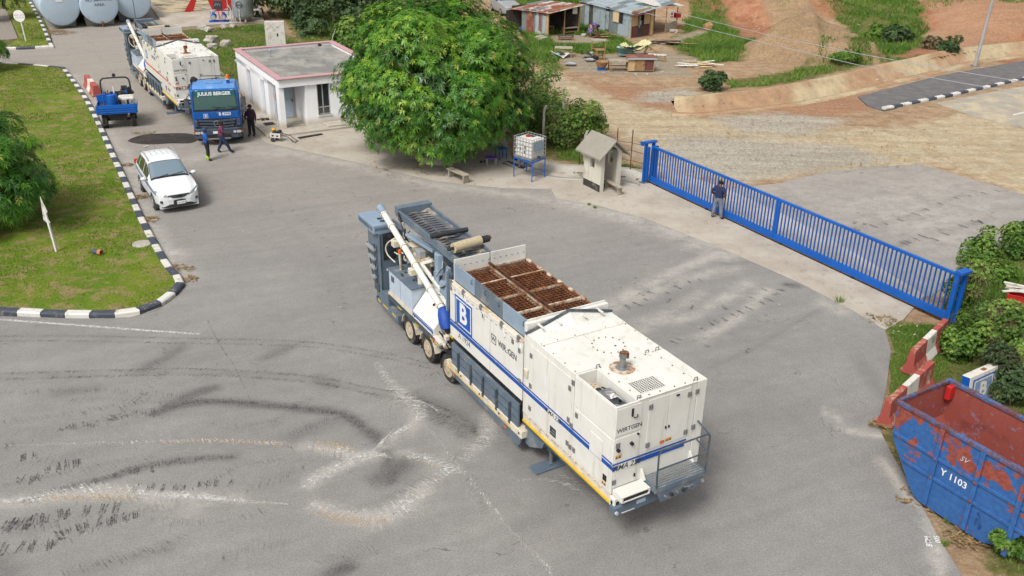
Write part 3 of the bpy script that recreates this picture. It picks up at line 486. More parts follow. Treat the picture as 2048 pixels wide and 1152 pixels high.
TR = treads(z7([(15,835),(60,835),(110,830),(200,812),(330,785),(480,772)]), 13, .16, .5) + treads(z7([(230,890),(330,850),(450,822),(560,800)]), 10, .14, .42) + treads(z7([(70,570),(120,560)]), 3, .14, .4) + treads(z7([(200,610),(330,580)]), 5, .14, .4) + treads(z7([(90,655),(160,645)]), 3, .14, .4) + treads(z7([(20,935),(150,925),(230,910)]), 5, .14, .4) + treads(z7([(450,640),(620,610)]), 5, .12, .3) + treads(z7([(560,690),(760,680),(960,670)]), 10, .12, .3)
TR += treads(z8([(1165,545),(1085,575),(1000,610),(930,640),(870,670),(815,690),(775,708),(710,742)]), 9, .12, .42) + treads(z8([(1250,470),(1180,520)]), 6, .10, .25) + treads(z8([(545,805),(500,835)]), 2, .1, .4) + treads(z8([(685,412),(560,440),(462,497)]), 4, .12, .42) + treads(z8([(325,545),(250,577),(200,595)]), 3, .13, .45) + treads(z8([(340,490),(285,515)]), 2, .12, .5) + treads([(585,420),(640,470),(680,560),(690,620)], 16, .06, .2) + treads([(1530,580),(1440,620),(1330,600)], 5, .1, .35)
TR2 = treads(z8b([(780,15),(830,25)]), 2, .15, .5) + treads(z8b([(1140,180),(1210,150),(1290,125)]), 4, .16, .6) + treads(z8b([(1370,140),(1650,20),(1720,10)]), 6, .16, .5) + treads([(1700,460),(1800,440),(1900,400),(2000,380)], 12, .16, .5)
def tread_mesh(name, TRs, z):
    m = MB()
    for o, nn, k, w in TRs:
        dd = np.array([nn[1], -nn[0]]); zz = z + random.uniform(0, .002); s = random.uniform(-.04, .04); a = o - nn*k/2; b_ = o + nn*k/2 + dd*s; m.q((a[0]-dd[0]*w/2, a[1]-dd[1]*w/2, zz), (b_[0]-dd[0]*w/2, b_[1]-dd[1]*w/2, zz), (b_[0]+dd[0]*w/2, b_[1]+dd[1]*w/2, zz), (a[0]+dd[0]*w/2, a[1]+dd[1]*w/2, zz))
    return m.build(name, M['scuff'])
for nm, pth, zz, mt, lb in (('tyre_lines', LN, 0.0035, M['scuff_line'], 'long double tyre lines curving across the asphalt'), ('scuff_marks', DK, 0.004, M['scuff_soft'], 'dark rubber scuff arcs curving across the asphalt'), ('powder_marks', WHITE, 0.009, M['powder'], 'white powder tyre prints swept in arcs on the asphalt'), ('tan_powder', TAN, 0.0145, M['powder_tan'], 'tan tinted powder within the white tyre prints')):
    A, Fq = slivers(pth, zz); np_mesh(nm, A, Fq, mt, label=lb, cat='tyre marks', kind='stuff')
tag(tread_mesh('tread_prints', TR, 0.005), 'dark tread block prints on the asphalt yard', 'tyre marks', kind='stuff')
tag(tread_mesh('tread_prints', TR2, -0.004), 'dark tread block prints outside the blue gate', 'tyre marks', kind='stuff')
# painted line, worn; old centre line on the drive
M['worn_white'] = sliver_mat('worn_road_paint', C(226,224,219), C(210,208,202), 0.34, 0.60, 14.0); M['pale_film'] = sliver_mat('pale_film', C(206,198,186), C(196,188,176), 0.42, 0.7, 6.0)
def ribbon(name, pts, w, z, mat, **kw):
    P = np.array(catmull(GP(pts), 8)); A, B_ = offset_line(P, w/2), offset_line(P, -w/2); n = len(P); V = np.column_stack([np.concatenate([A, B_]), np.full(2*n, z)]); return np_mesh(name, V, np.array([[i, i+1, n+i+1, n+i] for i in range(n-1)]), mat, **kw)
ribbon('edge_line', [(-60,632),(0,639),(150,650),(280,660),(400,668)], 0.11, 0.005, M['worn_white'], kind='structure')
ribbon('centre_line', [(160,55),(185,90),(205,122),(222,145),(232,155)], 0.35, 0.005, M['pale_film'], kind='structure')
ribbon('road_joint', [(415,640),(440,690),(470,735),(500,800)], 0.05, 0.0045, M['scuff_soft'], kind='structure')
pt = bpy.data.objects.new('painted_marking', None); COL.objects.link(pt); pt.location = G(1868,1082, 0.0); tag(pt, 'white hand painted BTM 005 lettering on the asphalt edge', 'road marking')
_a = G(1864,1098) - G(1862,1072); _d = G(1858,1097) - G(1850,1060)
xd = (G(1862,1070) - G(1868,1098)).normalized(); yd = (G(1856,1083) - G(1880,1083)).normalized()
def road_text(txt, u0, v0, u1, v1, h):
    a, b2 = G(u0, v0), G(u1, v1); xdr = (b2 - a).normalized(); ydr = Vector((-xdr.y, xdr.x, 0)); mid = (a+b2)/2 - pt.location; lettering(txt, h, M['white'], pt, (mid.x, mid.y, 0.006), xdr, ydr, bold=0.015)
road_text('BTM', 1859.7, 1093.5, 1855, 1073, 0.13); road_text('005', 1878, 1089, 1872, 1069, 0.12)
M['oil_film'] = sliver_mat('oil_film', C(62,58,56), C(74,68,64), 0.26, 0.44, 2.2)
ol = catmull(GP([(256,281),(285,270),(330,267),(375,267),(398,275),(384,286),(340,287),(305,289),(272,287)]), 5, closed=True); flat('oil_stain', ol, .0065, M['oil_film'], kind='structure')
# ------------------------------------------------------------------ mobile mixing plant on a semi-trailer: l from the front end, w from the near side
def KB(): return MB(flip=True)
LX, FX, UZ = (-1,0,0), (0,-1,0), (0,0,1)
def wheel(parent, l, w, r, width, out, rim_mat, n=26, hub=True, lug=False, rim_r=0.62):
    k = KB(); h = width/2; s = out                        # s=-1: outer face towards w-
    k.lathe([(r*0.55, -h), (r*0.93, -h), (r, -h*0.72), (r, h*0.72), (r*0.93, h), (r*0.55, h)], n, (l, w, r), 'y'); ty = k.build('wheel', M['tyre'], parent, smooth=True)
    if lug:
        k = KB()
        for i in range(18):
            a = 2*math.pi*i/18
            for sd_ in (-1, 1): k.bar((l+math.cos(a)*r*1.0, w+sd_*0.02, r+math.sin(a)*r*1.0), (l+math.cos(a+.22)*r*0.99, w+sd_*h*0.98, r+math.sin(a+.22)*r*0.99), 0.05, 0.05)
        k.build('tread', M['tyre'], ty)
    else:
        k = KB()
        for q in (-0.4, 0, 0.4): k.lathe([(r*1.001, q*width-0.012), (r*1.008, q*width-0.010), (r*1.008, q*width+0.010), (r*1.001, q*width+0.012)], n, (l, w, r), 'y')
        k.build('tread', M['black'], ty)
    k = KB(); rr = r*rim_r; o = s*h*1.02
    k.lathe([(rr, o), (rr*0.94, o+s*0.01), (rr*0.86, o-s*0.05), (rr*0.62, o-s*0.08), (rr*0.5, o-s*0.02), (rr*0.40, o+s*0.02), (0.01, o+s*0.03)], 20, (l, w, r), 'y'); rm = k.build('rim', rim_mat, ty, smooth=True)
    k = KB()
    for i in range(8):
        a = 2*math.pi*i/8; k.cyl((l+math.cos(a)*rr*0.56, w+o-s*0.02, r+math.sin(a)*rr*0.56), (l+math.cos(a)*rr*0.56, w+o+s*0.005, r+math.sin(a)*rr*0.56), 0.014, n=6)
    k.build('wheel_nut', M['dark'], rm)
    return ty
def hinge(parent, p, ax):
    k = KB(); x, y, z = p
    if ax == 'l': k.b(x-.05, x-.012, y-.02, y, z-.06, z+.06); k.b(x+.012, x+.05, y-.02, y, z-.06, z+.06); k.b(x-.012, x+.012, y-.035, y, z-.05, z+.05)
    else: k.b(x-.02, x, y-.05, y-.012, z-.06, z+.06); k.b(x-.02, x, y+.012, y+.05, z-.06, z+.06); k.b(x-.035, x, y-.012, y+.012, z-.05, z+.05)
    return k.build('hinge', M['hinge'], parent)
def side_panel(parent, name, l0, l1, z0, z1, w=0.0, th=0.012, mat=None):
    return KB().b(l0, l1, w-th, w, z0, z1).build(name, mat or M['cream'], parent, bevel=0.006)
def front_panel(parent, name, w0, w1, z0, z1, l=0.0, th=0.012, mat=None):
    return KB().b(l-th, l, w0, w1, z0, z1).build(name, mat or M['cream'], parent, bevel=0.006)
def warning(parent, kind, a, z, sgn):
    k = KB()
    if kind == 'f': k.b(-.018, -.013, a, a+.16, z, z+.09)
    else: k.b(a-.16, a, -.018, -.013, z, z+.09)
    o = k.build('warning_label', M['label_orange'], parent); k = KB()
    for i in (0.035, 0.115):
        if kind == 'f': k.add([(-.021, a+i-.03, z+.015), (-.021, a+i+.03, z+.015), (-.021, a+i, z+.075)], [[0,1,2]])
        else: k.add([(a-i-.03, -.021, z+.015), (a-i+.03, -.021, z+.015), (a-i, -.021, z+.075)], [[0,1,2]])
    k.build('symbol', M['ink'], o)
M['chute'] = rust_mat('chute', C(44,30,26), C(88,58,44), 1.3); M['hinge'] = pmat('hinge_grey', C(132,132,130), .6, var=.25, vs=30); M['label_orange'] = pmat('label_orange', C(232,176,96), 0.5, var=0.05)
M['chevron_belt'] = pmat('conveyor_belt', C(92,98,106), 0.75, var=0.15, dirt=C(186,172,152), da=0.55, ds=1.6)
M['brush'] = pmat('brush_bristle', C(206,190,156), 0.95, var=0.2, vs=25, bump=0.8, bs=60)
M['tarp_blue'] = pmat('blue_tarpaulin', C(30,80,170), 0.6, var=0.2, vs=4, bump=0.5, bs=6)
def plant(label, loc, rz, stripe, old=False):
    T = thing('mixing_plant', label, 'trailer plant', loc, rz)
    cream, slate = M['cream'], M['slate']
    # chassis ---------------------------------------------------------------
    k = KB(); k.b(0.0, 3.85, 0.04, 2.46, 1.16, 1.40); g = k.build('gooseneck', M['cream_dirty'], T, bevel=0.015)
    k = KB(); k.b(0.02, 3.80, -.006, .035, 1.17, 1.215); k.build('reflective_stripe', M['yellow'], g); k = KB(); k.b(0.0, 3.80, 0.0, .03, 1.10, 1.168); k.build('edge_rail', M['slate_dark'], g)
    k = KB(); k.prism([(2.85,1.15),(3.86,1.15),(3.86,.42),(3.62,.42),(3.05,.72)], 'y', .12, 2.38); k.build('neck_bracket', slate, g, bevel=0.01)
    k = KB()
    for i in range(13): l = .35 + i*.26; k.b(l, l+.07, -.004, .10, 1.40, 1.43)
    k.build('cleat', M['cream_dirty'], g, kind='stuff')
    for l in (.55, 1.02, 1.32, 2.0, 2.7):
        m = MB(flip=True); pts = [(l + .09*math.cos(a), .03 - .025*math.sin(a), 1.46 + .035*math.sin(a)) for a in np.linspace(0, 2*math.pi, 12)]; m.tube(pts, .016, 5); m.build('lashing_ring', M['cream_dirty'], g)
    for w in (-.006, 2.30):
        k = KB(); k.b(-.17, .02, w, w+.2, 1.14, 1.40); cc = k.build('corner_casting', M['cream'], g, bevel=0.02)
        KB().b(-.176, -.165, w+.05, w+.13, 1.22, 1.32).build('casting_hole', M['black'], cc); KB().b(-.11, -.04, w-.003, w+.002, 1.22, 1.32).build('casting_hole', M['black'], cc)
    # landing legs
    for w in (.5, 2.0):
        k = KB(); k.b(3.08, 3.26, w-.08, w+.08, .45, 1.2); lg = k.build('landing_leg', slate, T, bevel=.01)
        KB().cyl((3.17, w, .05), (3.17, w, .5), .055, n=12).build('leg_ram', M['steel'], lg, smooth=True)
        k = KB(); k.b(2.98, 3.36, w-.55, w+.5, .0, .055); k.b(3.1, 3.24, w-.1, w+.1, .055, .1); k.build('foot_plate', M['slate'], lg, bevel=.008)
    # main rails and side beam
    k = KB(); k.b(3.8, 13.0, .62, .86, .62, .98); k.b(3.8, 13.0, 1.64, 1.88, .62, .98); k.b(3.8, 13.0, .3, 2.2, .9, .97); k.build('main_rail', M['slate_dark'], T, bevel=.01)
    k = KB(); k.b(3.74, 8.02, -.06, .26, .64, .86); sb = k.build('side_beam', M['cream_dirty'], T, bevel=.015)
    k = KB(); k.b(7.0, 7.95, -.066, -.058, .70, .735); k.b(5.75, 6.75, -.066, -.058, .68, .715); k.b(4.25, 4.95, -.066, -.058, .68, .715); k.b(5.1,5.55,-.066,-.058,.68,.715); k.build('reflective_stripe', M['yellow'], sb)
    k = KB(); k.prism([(3.82,.64),(7.9,.64),(7.7,.46),(4.7,.40),(4.3,.30),(3.95,.30),(3.85,.44)], 'y', -.03, .02); k.build('side_skirt', slate, sb)
    for l in (3.86, 4.9, 6.0, 7.1): KB().cyl((l, -.075, .77), (l, -.055, .77), .03, n=8).build('bolt_hole', M['dark'], sb)
    for l in (4.55, 7.55): KB().b(l-.05, l+.05, -.075, -.058, .52, .57).build('marker_lamp', M['orange'], sb)
    k = KB(); k.b(3.74, 8.02, 2.24, 2.56, .64, .86); k.build('side_beam', M['cream_dirty'], T, bevel=.015)
    # lower folding flap
    lf = KB().b(3.97, 7.72, -.035, .03, .84, 1.56).build('feeder_flap', M['slate'], T, bevel=.01)
    for l in (4.35, 5.05, 5.8, 6.5, 7.25): k = KB(); k.b(l-.03, l+.03, -.09, -.03, .80, 1.44); k.b(l-.02, l+.02, -.11, -.085, 1.0, 1.42); k.build('stiffener', M['slate_dark'], lf, bevel=.006)
    for z in (1.1, 1.34): KB().b(3.99, 7.70, -.042, -.03, z-.01, z+.01).build('crease', M['slate_dark'], lf)
    # dark underside between flap and hopper
    k = KB(); k.b(3.9, 7.8, .10, 2.4, .97, 1.6); k.prism([(.04,1.72),(2.46,1.72),(2.3,1.5),(.2,1.5)], 'x', 3.9, 7.82); k.build('hopper_underframe', M['dark'], T)
    # hopper ---------------------------------------------------------------
    hp = KB().b(3.86, 7.86, 0, .035, 1.72, 3.36).build('hopper_side', cream, T, bevel=.008)
    KB().b(5.52, 5.528, -.002, .002, 1.75, 3.3).build('panel_joint', M['grey_plastic'], hp)
    k = KB(); k.b(3.86, 7.86, .0, .12, 3.36, 3.44); k.cyl((3.9, -.005, 3.40), (7.85, -.005, 3.40), .02, n=8); k.build('top_rail', M['cream_dirty'], hp, bevel=.008)
    for l in (4.05, 4.9, 6.0, 7.0, 7.75):
        k = KB(); k.b(l-.05, l+.05, -.05, .02, 3.36, 3.47); k.cyl((l, -.03, 3.47), (l, -.03, 3.52), .035, n=8); k.build('clamp', M['steel'], hp)
        m = MB(flip=True); m.tube([(l-.05,-.02,3.36),(l-.16,-.03,3.28),(l-.2,-.03,3.18),(l-.12,-.02,3.1)], .008, 5); m.build('safety_cord', M['white'], hp)
    for i in range(14): KB().b(4.1+i*.26, 4.22+i*.26, -.004, .0, 3.27, 3.285).build('slot', M['grey_plastic'], hp)
    for l, z in ((3.98,2.25),(4.35,3.2),(7.4,2.3),(5.9,3.22),(4.02,3.1),(7.75,3.25)): hinge(hp, (l, 0, z), 'l')
    KB().b(3.86, 7.86, 2.465, 2.5, 1.72, 3.36).build('hopper_side', cream, T, bevel=.008)
    for l, nm in ((3.86, 'front'), (7.80, 'rear')):
        for w0, w1 in ((.12, 1.24), (1.28, 2.42)): KB().b(l, l+.035, w0, w1, 3.36, 4.06 if nm == 'rear' else 4.0).build('hopper_end', cream if nm == 'rear' else M['cream'], T, bevel=.006)
    er = T.children[-1]
    k = KB()
    for i in range(12): k.cyl((7.795, .25+i*.19, 3.86), (7.785, .25+i*.19, 3.86), .014, n=6)
    k.build('rivet', M['dark'], T, kind='stuff')
    k = KB(); k.b(3.9, 7.82, .02, .10, 3.30, 3.34); k.build('rail_seat', M['rust'], hp)
    for l0, l1 in ((3.90,5.10),(5.12,5.85),(5.87,6.6),(6.62,7.8)):
        fl = KB().b(l0, l1, .12, .15, 3.46, 3.96).build('hopper_flap', M['slate_light'] if l0 < 5 or l0 > 6 else M['slate'], T, bevel=.006)
        m = MB(flip=True); m.tube([(l0+.12,.12,3.90),(l0+.10,.07,3.88),(l0+.10,.07,3.78),(l0+.12,.12,3.76)], .010, 5); m.build('pull_handle', M['slate_dark'], fl)
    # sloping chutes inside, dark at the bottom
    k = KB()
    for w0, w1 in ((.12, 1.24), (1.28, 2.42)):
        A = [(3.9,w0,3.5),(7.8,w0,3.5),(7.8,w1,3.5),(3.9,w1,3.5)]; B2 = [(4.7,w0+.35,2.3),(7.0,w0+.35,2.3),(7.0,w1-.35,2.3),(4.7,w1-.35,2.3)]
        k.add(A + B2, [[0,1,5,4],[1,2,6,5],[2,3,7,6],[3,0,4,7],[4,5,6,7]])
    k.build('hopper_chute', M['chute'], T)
    k = KB(); k.b(3.9, 7.82, 1.235, 1.285, 3.3, 3.72); k.build('divider', M['rust_cream'], T, bevel=.01); k = KB(); k.b(3.9,7.82,1.19,1.25,3.72,3.78); k.build('divider_cap', M['rust_dark'], T, bevel=.008)
    for ci, (w0, w1) in enumerate(((.17, 1.20), (1.30, 2.42))):
        for j in range(4):
            l0, l1 = 3.92 + j*.97, 3.92 + (j+1)*.97 - .03; k = KB(); zc = 3.60
            nb = 8
            for i in range(nb+1): l = l0 + (l1-l0)*i/nb; k.bar((l, w0, zc), (l, w1, zc), .012, .024)
            for i in range(10): w = w0 + (w1-w0)*i/9; k.bar((l0, w, zc+.022), (l1, w, zc+.022), .010, .010)
            gr = k.build('grate', M['rust'], T)
            k = KB(); k.bar((l0, w0, zc+.03), (l0, w1, zc+.03), .05, .08); k.bar((l1, w0, zc+.03), (l1, w1, zc+.03), .03, .06); k.build('grate_frame', M['rust_cream'] if j != 2 else M['rust'], gr)
    k = KB()
    for i in range(7): l = 4.2 + i*.55; k.cyl((l, 2.44, 3.62), (l+.22, 2.44, 3.62), .05, n=8)
    k.build('side_latch', M['rust_cream'], T); KB().bar((3.92,2.45,3.56),(7.8,2.45,3.56),.06,.1).build('side_bar', M['rust'], T)
    # tank housing -------------------------------------------------------------
    k = KB(); k.b(1.60, 3.80, 0, 2.5, 1.43, 3.70); th = k.build('tank_housing', cream, T, bevel=.012)
    k = KB(); A = [(3.05,.0,3.703),(3.05,2.5,3.703),(3.74,2.5,3.72),(3.80,1.25,4.02),(3.74,0,3.72),(3.38,1.25,3.74)]
    k.add(A + [(3.05,0,3.69),(3.05,2.5,3.69),(3.80,2.5,3.69),(3.80,0,3.69)], [[0,1,5],[1,2,3,5],[0,5,3,4],[4,3,2,8,9],[0,4,9,6],[1,7,8,2]]); k.build('gable_roof', cream, th)
    k = KB(); k.tube([(3.70,-.03,3.735),(3.72,.6,3.88),(3.76,1.25,4.045),(3.72,1.9,3.9),(3.70,2.53,3.745)], .035, 6); k.build('sealing_strip', M['slate_dark'], th)
    k = KB(); A = [(3.80,0,3.40),(3.86,0,3.40),(3.86,0,3.72),(3.80,0,3.74)]; k.b(3.76, 3.90, .05, 1.22, 3.70, 3.95); k.b(3.76, 3.90, 1.3, 2.45, 3.70, 3.95); k.build('hopper_lip', cream, th, bevel=.01)
    for w in (.35, .85, 1.6, 2.1): KB().b(3.50, 3.86, w-.02, w+.02, 3.86, 3.90).build('lip_bracket', cream, th)
    KB().b(3.045, 3.053, .01, 2.49, 3.701, 3.706).build('roof_seam', M['rust_cream'], th); KB().b(1.60, 3.05, 1.2, 1.206, 3.701, 3.704).build('roof_seam', M['rust_cream'], th)
    k = KB(); k.lathe([(.43, 3.70), (.43, 3.712), (.40, 3.716), (0.01, 3.716)], 28, (2.30, 1.42, 0)); mc = k.build('manhole_cover', cream, th, smooth=True)
    k = KB()
    for i in range(14): a = 2*math.pi*i/14; k.cyl((2.30+.39*math.cos(a), 1.42+.39*math.sin(a), 3.71), (2.30+.39*math.cos(a), 1.42+.39*math.sin(a), 3.735), .018, n=6)
    k.build('cover_bolt', M['rust'], mc)
    KB().cyl((2.2,1.55,3.716),(2.2,1.55,3.722),.03,n=10).build('vent', M['grey_plastic'], mc)
    k = KB()
    for l in (1.68, 2.1, 2.6, 3.0, 3.12, 3.5):
        for w in (.06, 2.44): k.cyl((l, w, 3.70), (l, w, 3.715), .016, n=6)
    for w in (.5, 1.0, 1.9): k.cyl((3.10, w, 3.71), (3.10, w, 3.725), .016, n=6)
    k.build('roof_bolt', M['rust'], th)
    for l0, l1 in ((1.66, 2.58), (2.62, 3.50)):
        d = side_panel(th, 'side_door', l0, l1, 1.50, 3.52); 
        hinge(d, (l0+.08 if l0 < 2 else l1-.06, -.012, 3.25), 'l'); hinge(d, (l0+.08 if l0 < 2 else l1-.06, -.012, 1.75), 'l'); hinge(d, (l0+.08 if l0 < 2 else l1-.06, -.012, 2.4), 'l')
    side_panel(th, 'corner_post', 3.54, 3.79, 1.46, 3.62, th=.008)
    KB().b(3.56,3.72,-.06,-.008,2.55,2.78).build('step_recess', M['cream_dirty'], th, bevel=.02)
    k = KB(); k.b(2.24, 2.50, -.018, -.012, 1.56, 1.80); rp = k.build('nameplate', M['ink'], th); k = KB(); k.b(2.27,2.47,-.021,-.018,1.62,1.66); k.b(2.27,2.40,-.021,-.018,1.70,1.74); k.build('plate_text', M['steel'], rp)
    for zc, sx, l in ((2.75,.18,2.72),(2.45,.1,2.66),(2.1,.14,2.2),(3.3,.10,3.42),(2.5,.12,3.45)): KB().b(l, l+sx*.5, -.0165, -.013, zc, zc+sx*1.7).build('paint_patch', M['white'], th)
    # engine housing ------------------------------------------------------------
    k = KB(); k.b(0, 1.58, .56, 2.22, 1.43, 3.70); k.b(.0, 1.58, 2.235, 2.5, 1.43, 3.70); k.b(0, 1.58, 0, .556, 1.43, 2.86); k.b(.0, .045, 0, .56, 2.86, 3.70); k.b(1.53, 1.578, 0, .56, 2.86, 3.70); k.b(.045, 1.53, 0, .03, 2.86, 3.70)
    eh = k.build('engine_housing', cream, T, bevel=.01)
    KB().b(.02, 1.56, 2.218, 2.238, 1.45, 3.69).build('housing_gap', M['black'], eh)
    k = KB(); k.b(-.015, 1.585, .58, 2.20, 3.702, 3.722); rf = k.build('roof_plate', cream, eh, bevel=.006)
    # engine in its bay
    k = KB(); k.b(.35, 1.2, .10, .50, 2.86, 3.36); k.b(.50, .9, .14, .46, 3.36, 3.60); k.b(.06,.5,.06,.5,2.86,3.1); en = k.build('engine', M['steel'], eh, bevel=.03)
    m = KB()
    for i in range(5): m.tube([(.55+i*.07, .2, 3.56), (.45+i*.05, .35, 3.64), (.3+i*.03, .45, 3.55), (.2, .5, 3.3)], .030, 6)
    m.build('intake_pipe', M['steel'], en, smooth=True)
    KB().lathe([(.14,2.95),(.16,3.0),(.16,3.46),(.13,3.52),(0.01,3.53)], 16, (.24,.18,0)).build('filter', M['slate_light'], en, smooth=True)
    KB().lathe([(.20,2.95),(.20,3.42),(0.01,3.43)], 18, (1.33,.26,0)).build('fuel_cap', M['rust_cream'], en, smooth=True); KB().lathe([(.09,3.2),(.09,3.5),(.06,3.54),(0.01,3.54)], 12, (1.02,.26,0)).build('oil_filler', M['dark'], en, smooth=True)
    m = KB(); m.tube([(1.05,.15,3.45),(.9,.05,3.5),(.7,.1,3.48),(.5,.08,3.4)], .022, 6); m.tube([(1.1,.4,3.5),(.8,.5,3.52),(.5,.5,3.42)], .02, 6); m.build('engine_hose', M['hose'], en, smooth=True)
    # roof grille
    gl = KB().b(.18, .64, .76, 1.45, 3.723, 3.726).build('roof_grille', M['black'], rf); k = KB()
    for i in range(12): w = .76 + .69*i/11; k.bar((.18, w, 3.732), (.64, w, 3.732), .013, .012)
    for i in range(9): l = .18 + .46*i/8; k.bar((l, .76, 3.733), (l, 1.45, 3.733), .012, .012)
    k.build('grille_bar', cream, gl)
    k = KB(); k.lathe([(.16,3.72),(.16,3.735),(.075,3.75),(.075,4.0),(.095,4.02),(.095,4.12),(.075,4.12),(.07,4.0)], 16, (1.27,1.07,0)); ex = k.build('exhaust_pipe', M['rust'] if old else M['steel'], rf, smooth=True)
    k = KB(); k.lathe([(.30,3.722),(.30,3.732),(0.01,3.733)], 20, (1.27,1.07,0)); k.build('exhaust_flange', M['rust_cream'], rf); k = KB(); k.lathe([(.09,4.125),(.09,4.135),(.01,4.135)],12,(1.25,1.10,0)); k.b(1.19,1.23,1.14,1.18,3.98,4.12); k.build('rain_flap', M['rust'], ex)
    KB().b(.85, 1.12, 1.35, 1.62, 3.722, 3.73).build('service_hatch', cream, rf, bevel=.004)
    k = KB()
    for l in (.05, .4, .8, 1.2, 1.52):
        for w in (.64, 2.14): k.cyl((l, w, 3.72), (l, w, 3.737), .018, n=6)
    for w in (.9, 1.2, 1.6, 1.9): k.cyl((.06, w, 3.72), (.06, w, 3.737), .018, n=6); k.cyl((1.5, w, 3.72), (1.5, w, 3.737), .018, n=6)
    k.build('roof_bolt', M['rust'], rf)
    for l, w in ((.05,.62),(.05,2.2),(1.56,.6),(1.56,2.0),(1.56,2.3)):
        m = KB(); m.tube([(l, w-.05, 3.70), (l, w-.04, 3.79), (l, w+.04, 3.79), (l, w+.05, 3.70)], .014, 6); m.build('lifting_eye', M['steel'], eh)
    # front face
    hb = front_panel(eh, 'bay_cover', .01, .69, 2.95, 3.64); lettering('WIRTGEN', .105, M['ink'], hb, (-.016, -.38, 3.08), FX, UZ, bold=.012)
    k = KB(); k.b(-.02,-.012,.40,.46,3.38,3.56); k.b(-.03,-.018,.415,.445,3.36,3.5); k.build('latch', M['dark'], hb); m = KB(); m.tube([(-.03,.46,3.34),(-.06,.50,3.33),(-.06,.54,3.36),(-.03,.56,3.38)], .014, 6); m.build('handle', M['dark'], hb)
    ld = front_panel(eh, 'control_door', .04, .69, 1.58, 2.88)
    for w, z in ((.10, 2.60), (.46, 2.66)): KB().cyl((-.01, w, z), (-.07, w, z), .042, n=10).build('knob', M['black'], ld, smooth=True)
    KB().cyl((-.01, .62, 2.86), (-.05, .62, 2.86), .025, n=8).build('knob', M['black'], ld); KB().b(-.04,-.012,.60,.635,1.72,1.80).build('latch', M['black'], ld)
    hinge(ld, (-.012, .09, 2.72), 'w'); hinge(ld, (-.012, .06, 1.75), 'w'); warning(ld, 'f', .05, 2.36, 1)
    for w0, w1, hw in ((.88, 1.43, .92), (1.45, 2.04, 2.0)):
        d = front_panel(eh, 'front_door', w0, w1, 2.31, 3.62); hinge(d, (-.012, hw, 3.45), 'w'); hinge(d, (-.012, hw, 2.45), 'w'); KB().b(-.035,-.012, (1.38 if w0 < 1 else 1.47), (1.41 if w0 < 1 else 1.50), 2.74, 2.80).build('latch', M['black'], d)
    KB().b(-.02,-.013,1.27,1.40,2.36,2.44).build('warning_label', M['orange_paint'] if not old else M['label_orange'], eh); warning(eh, 'f', 1.44, 2.37, 1)
    for z in (3.45, 2.5): hinge(eh, (0.0, 2.23, z), 'w')
    KB().b(-.04,-.012,1.62,1.70,3.52,3.55).build('latch', M['black'], eh)
    # engine side: lower door, patch, hinges
    d = side_panel(eh, 'side_door', .10, 1.50, 1.52, 2.84); hinge(d, (1.42, -.012, 2.7), 'l'); hinge(d, (1.46, -.012, 1.72), 'l'); side_panel(d, 'blank_plate', .38, .86, 2.10, 2.62, w=-.012)
    KB().b(.16,.30,-.02,-.012,1.66,1.82).build('inspection_window', M['black'], d); warning(d, 's', .32, 1.54, 1)
    side_panel(eh, 'bay_side', .03, 1.55, 2.89, 3.66)
    for z in (3.45, 2.3, 1.7): hinge(th, (1.64, 0, z), 'l')
    # stripes
    S = stripe; k = KB()
    if not old:
        k.b(-.004, 7.86, -.019, -.0135, 2.09, 2.20); k.b(-.004, 7.86, -.019, -.0135, 2.235, 2.275)
        k.b(-.019, -.0135, -.012, .14, 2.06, 2.17); k.b(-.019, -.0135, .62, 2.0, 2.06, 2.17); k.b(-.019, -.0135, -.012, 2.05, 2.205, 2.245)
    else:
        k.b(1.7, 7.6, -.019, -.0135, 2.14, 2.24); k.b(-.019, -.0135, .0, .7, 2.14, 2.22); k.b(.05, 1.5, -.019, -.0135, 2.10, 2.2)
    k.build('stripe', S, T)
    k = KB(); k.b(.42, 1.02, -.0225, -.0195, 2.03, 2.21); 
    if not old: KB().b(2.14, 2.62, -.0225, -.0195, 2.08, 2.21).build('lettering_panel', cream, T); lettering('KMA 220', .12, M['ink'], T, (2.38, .025, 2.14), LX, UZ, bold=.012, shear=.25)
    KB().b(-.0225, -.0195, .15, .61, 2.03, 2.18).build('lettering_panel', cream, T)
    lettering('KMA 220', .135, M['ink'], T, (-.025, -.38, 2.105), FX, UZ, bold=.015, shear=.25)
    # side lettering and emblem
    if not old:
        e0 = KB().b(6.50, 7.56, -.006, 0, 2.24, 3.20).build('emblem', M['white'], hp, bevel=.002)
        KB().b(6.52, 7.54, -.009, -.006, 2.26, 3.18).build('emblem_border', M['logo_blue'], e0); KB().b(6.58, 7.48, -.012, -.009, 2.32, 3.12).build('emblem_line', M['white'], e0); KB().b(6.62, 7.44, -.015, -.012, 2.36, 3.08).build('emblem_field', M['logo_blue'], e0)
        lettering('B', .56, M['white'], e0, (7.03, .019, 2.72), LX, UZ, bold=.035, name='emblem_letter'); lettering('A 1924', .17, M['ink'], hp, (7.0, .004, 1.95), LX, UZ, bold=.0)
        k = KB(); k.b(5.20, 5.46, -.005, 0, 2.66, 2.92); f1 = k.build('maker_mark', M['ink'], hp); KB().b(5.225, 5.435, -.008, -.005, 2.685, 2.895).build('mark_field', cream, f1); lettering('W', .13, M['ink'], f1, (5.33, .012, 2.79), LX, UZ, bold=.02)
        lettering('WIR.:GEN', .175, M['ink'], hp, (4.62, .006, 2.80), LX, UZ, bold=.015, squeeze=.88)
    else:
        e0 = KB().b(6.7, 7.15, -.006, 0, 2.5, 3.0).build('emblem', M['logo_blue'], hp); lettering('B', .32, M['white'], e0, (6.92, .01, 2.75), LX, UZ, bold=.03, name='emblem_letter'); lettering('WIRTGEN', .17, M['grey_plastic'], hp, (4.9, .006, 2.9), LX, UZ, bold=.01, squeeze=.9)
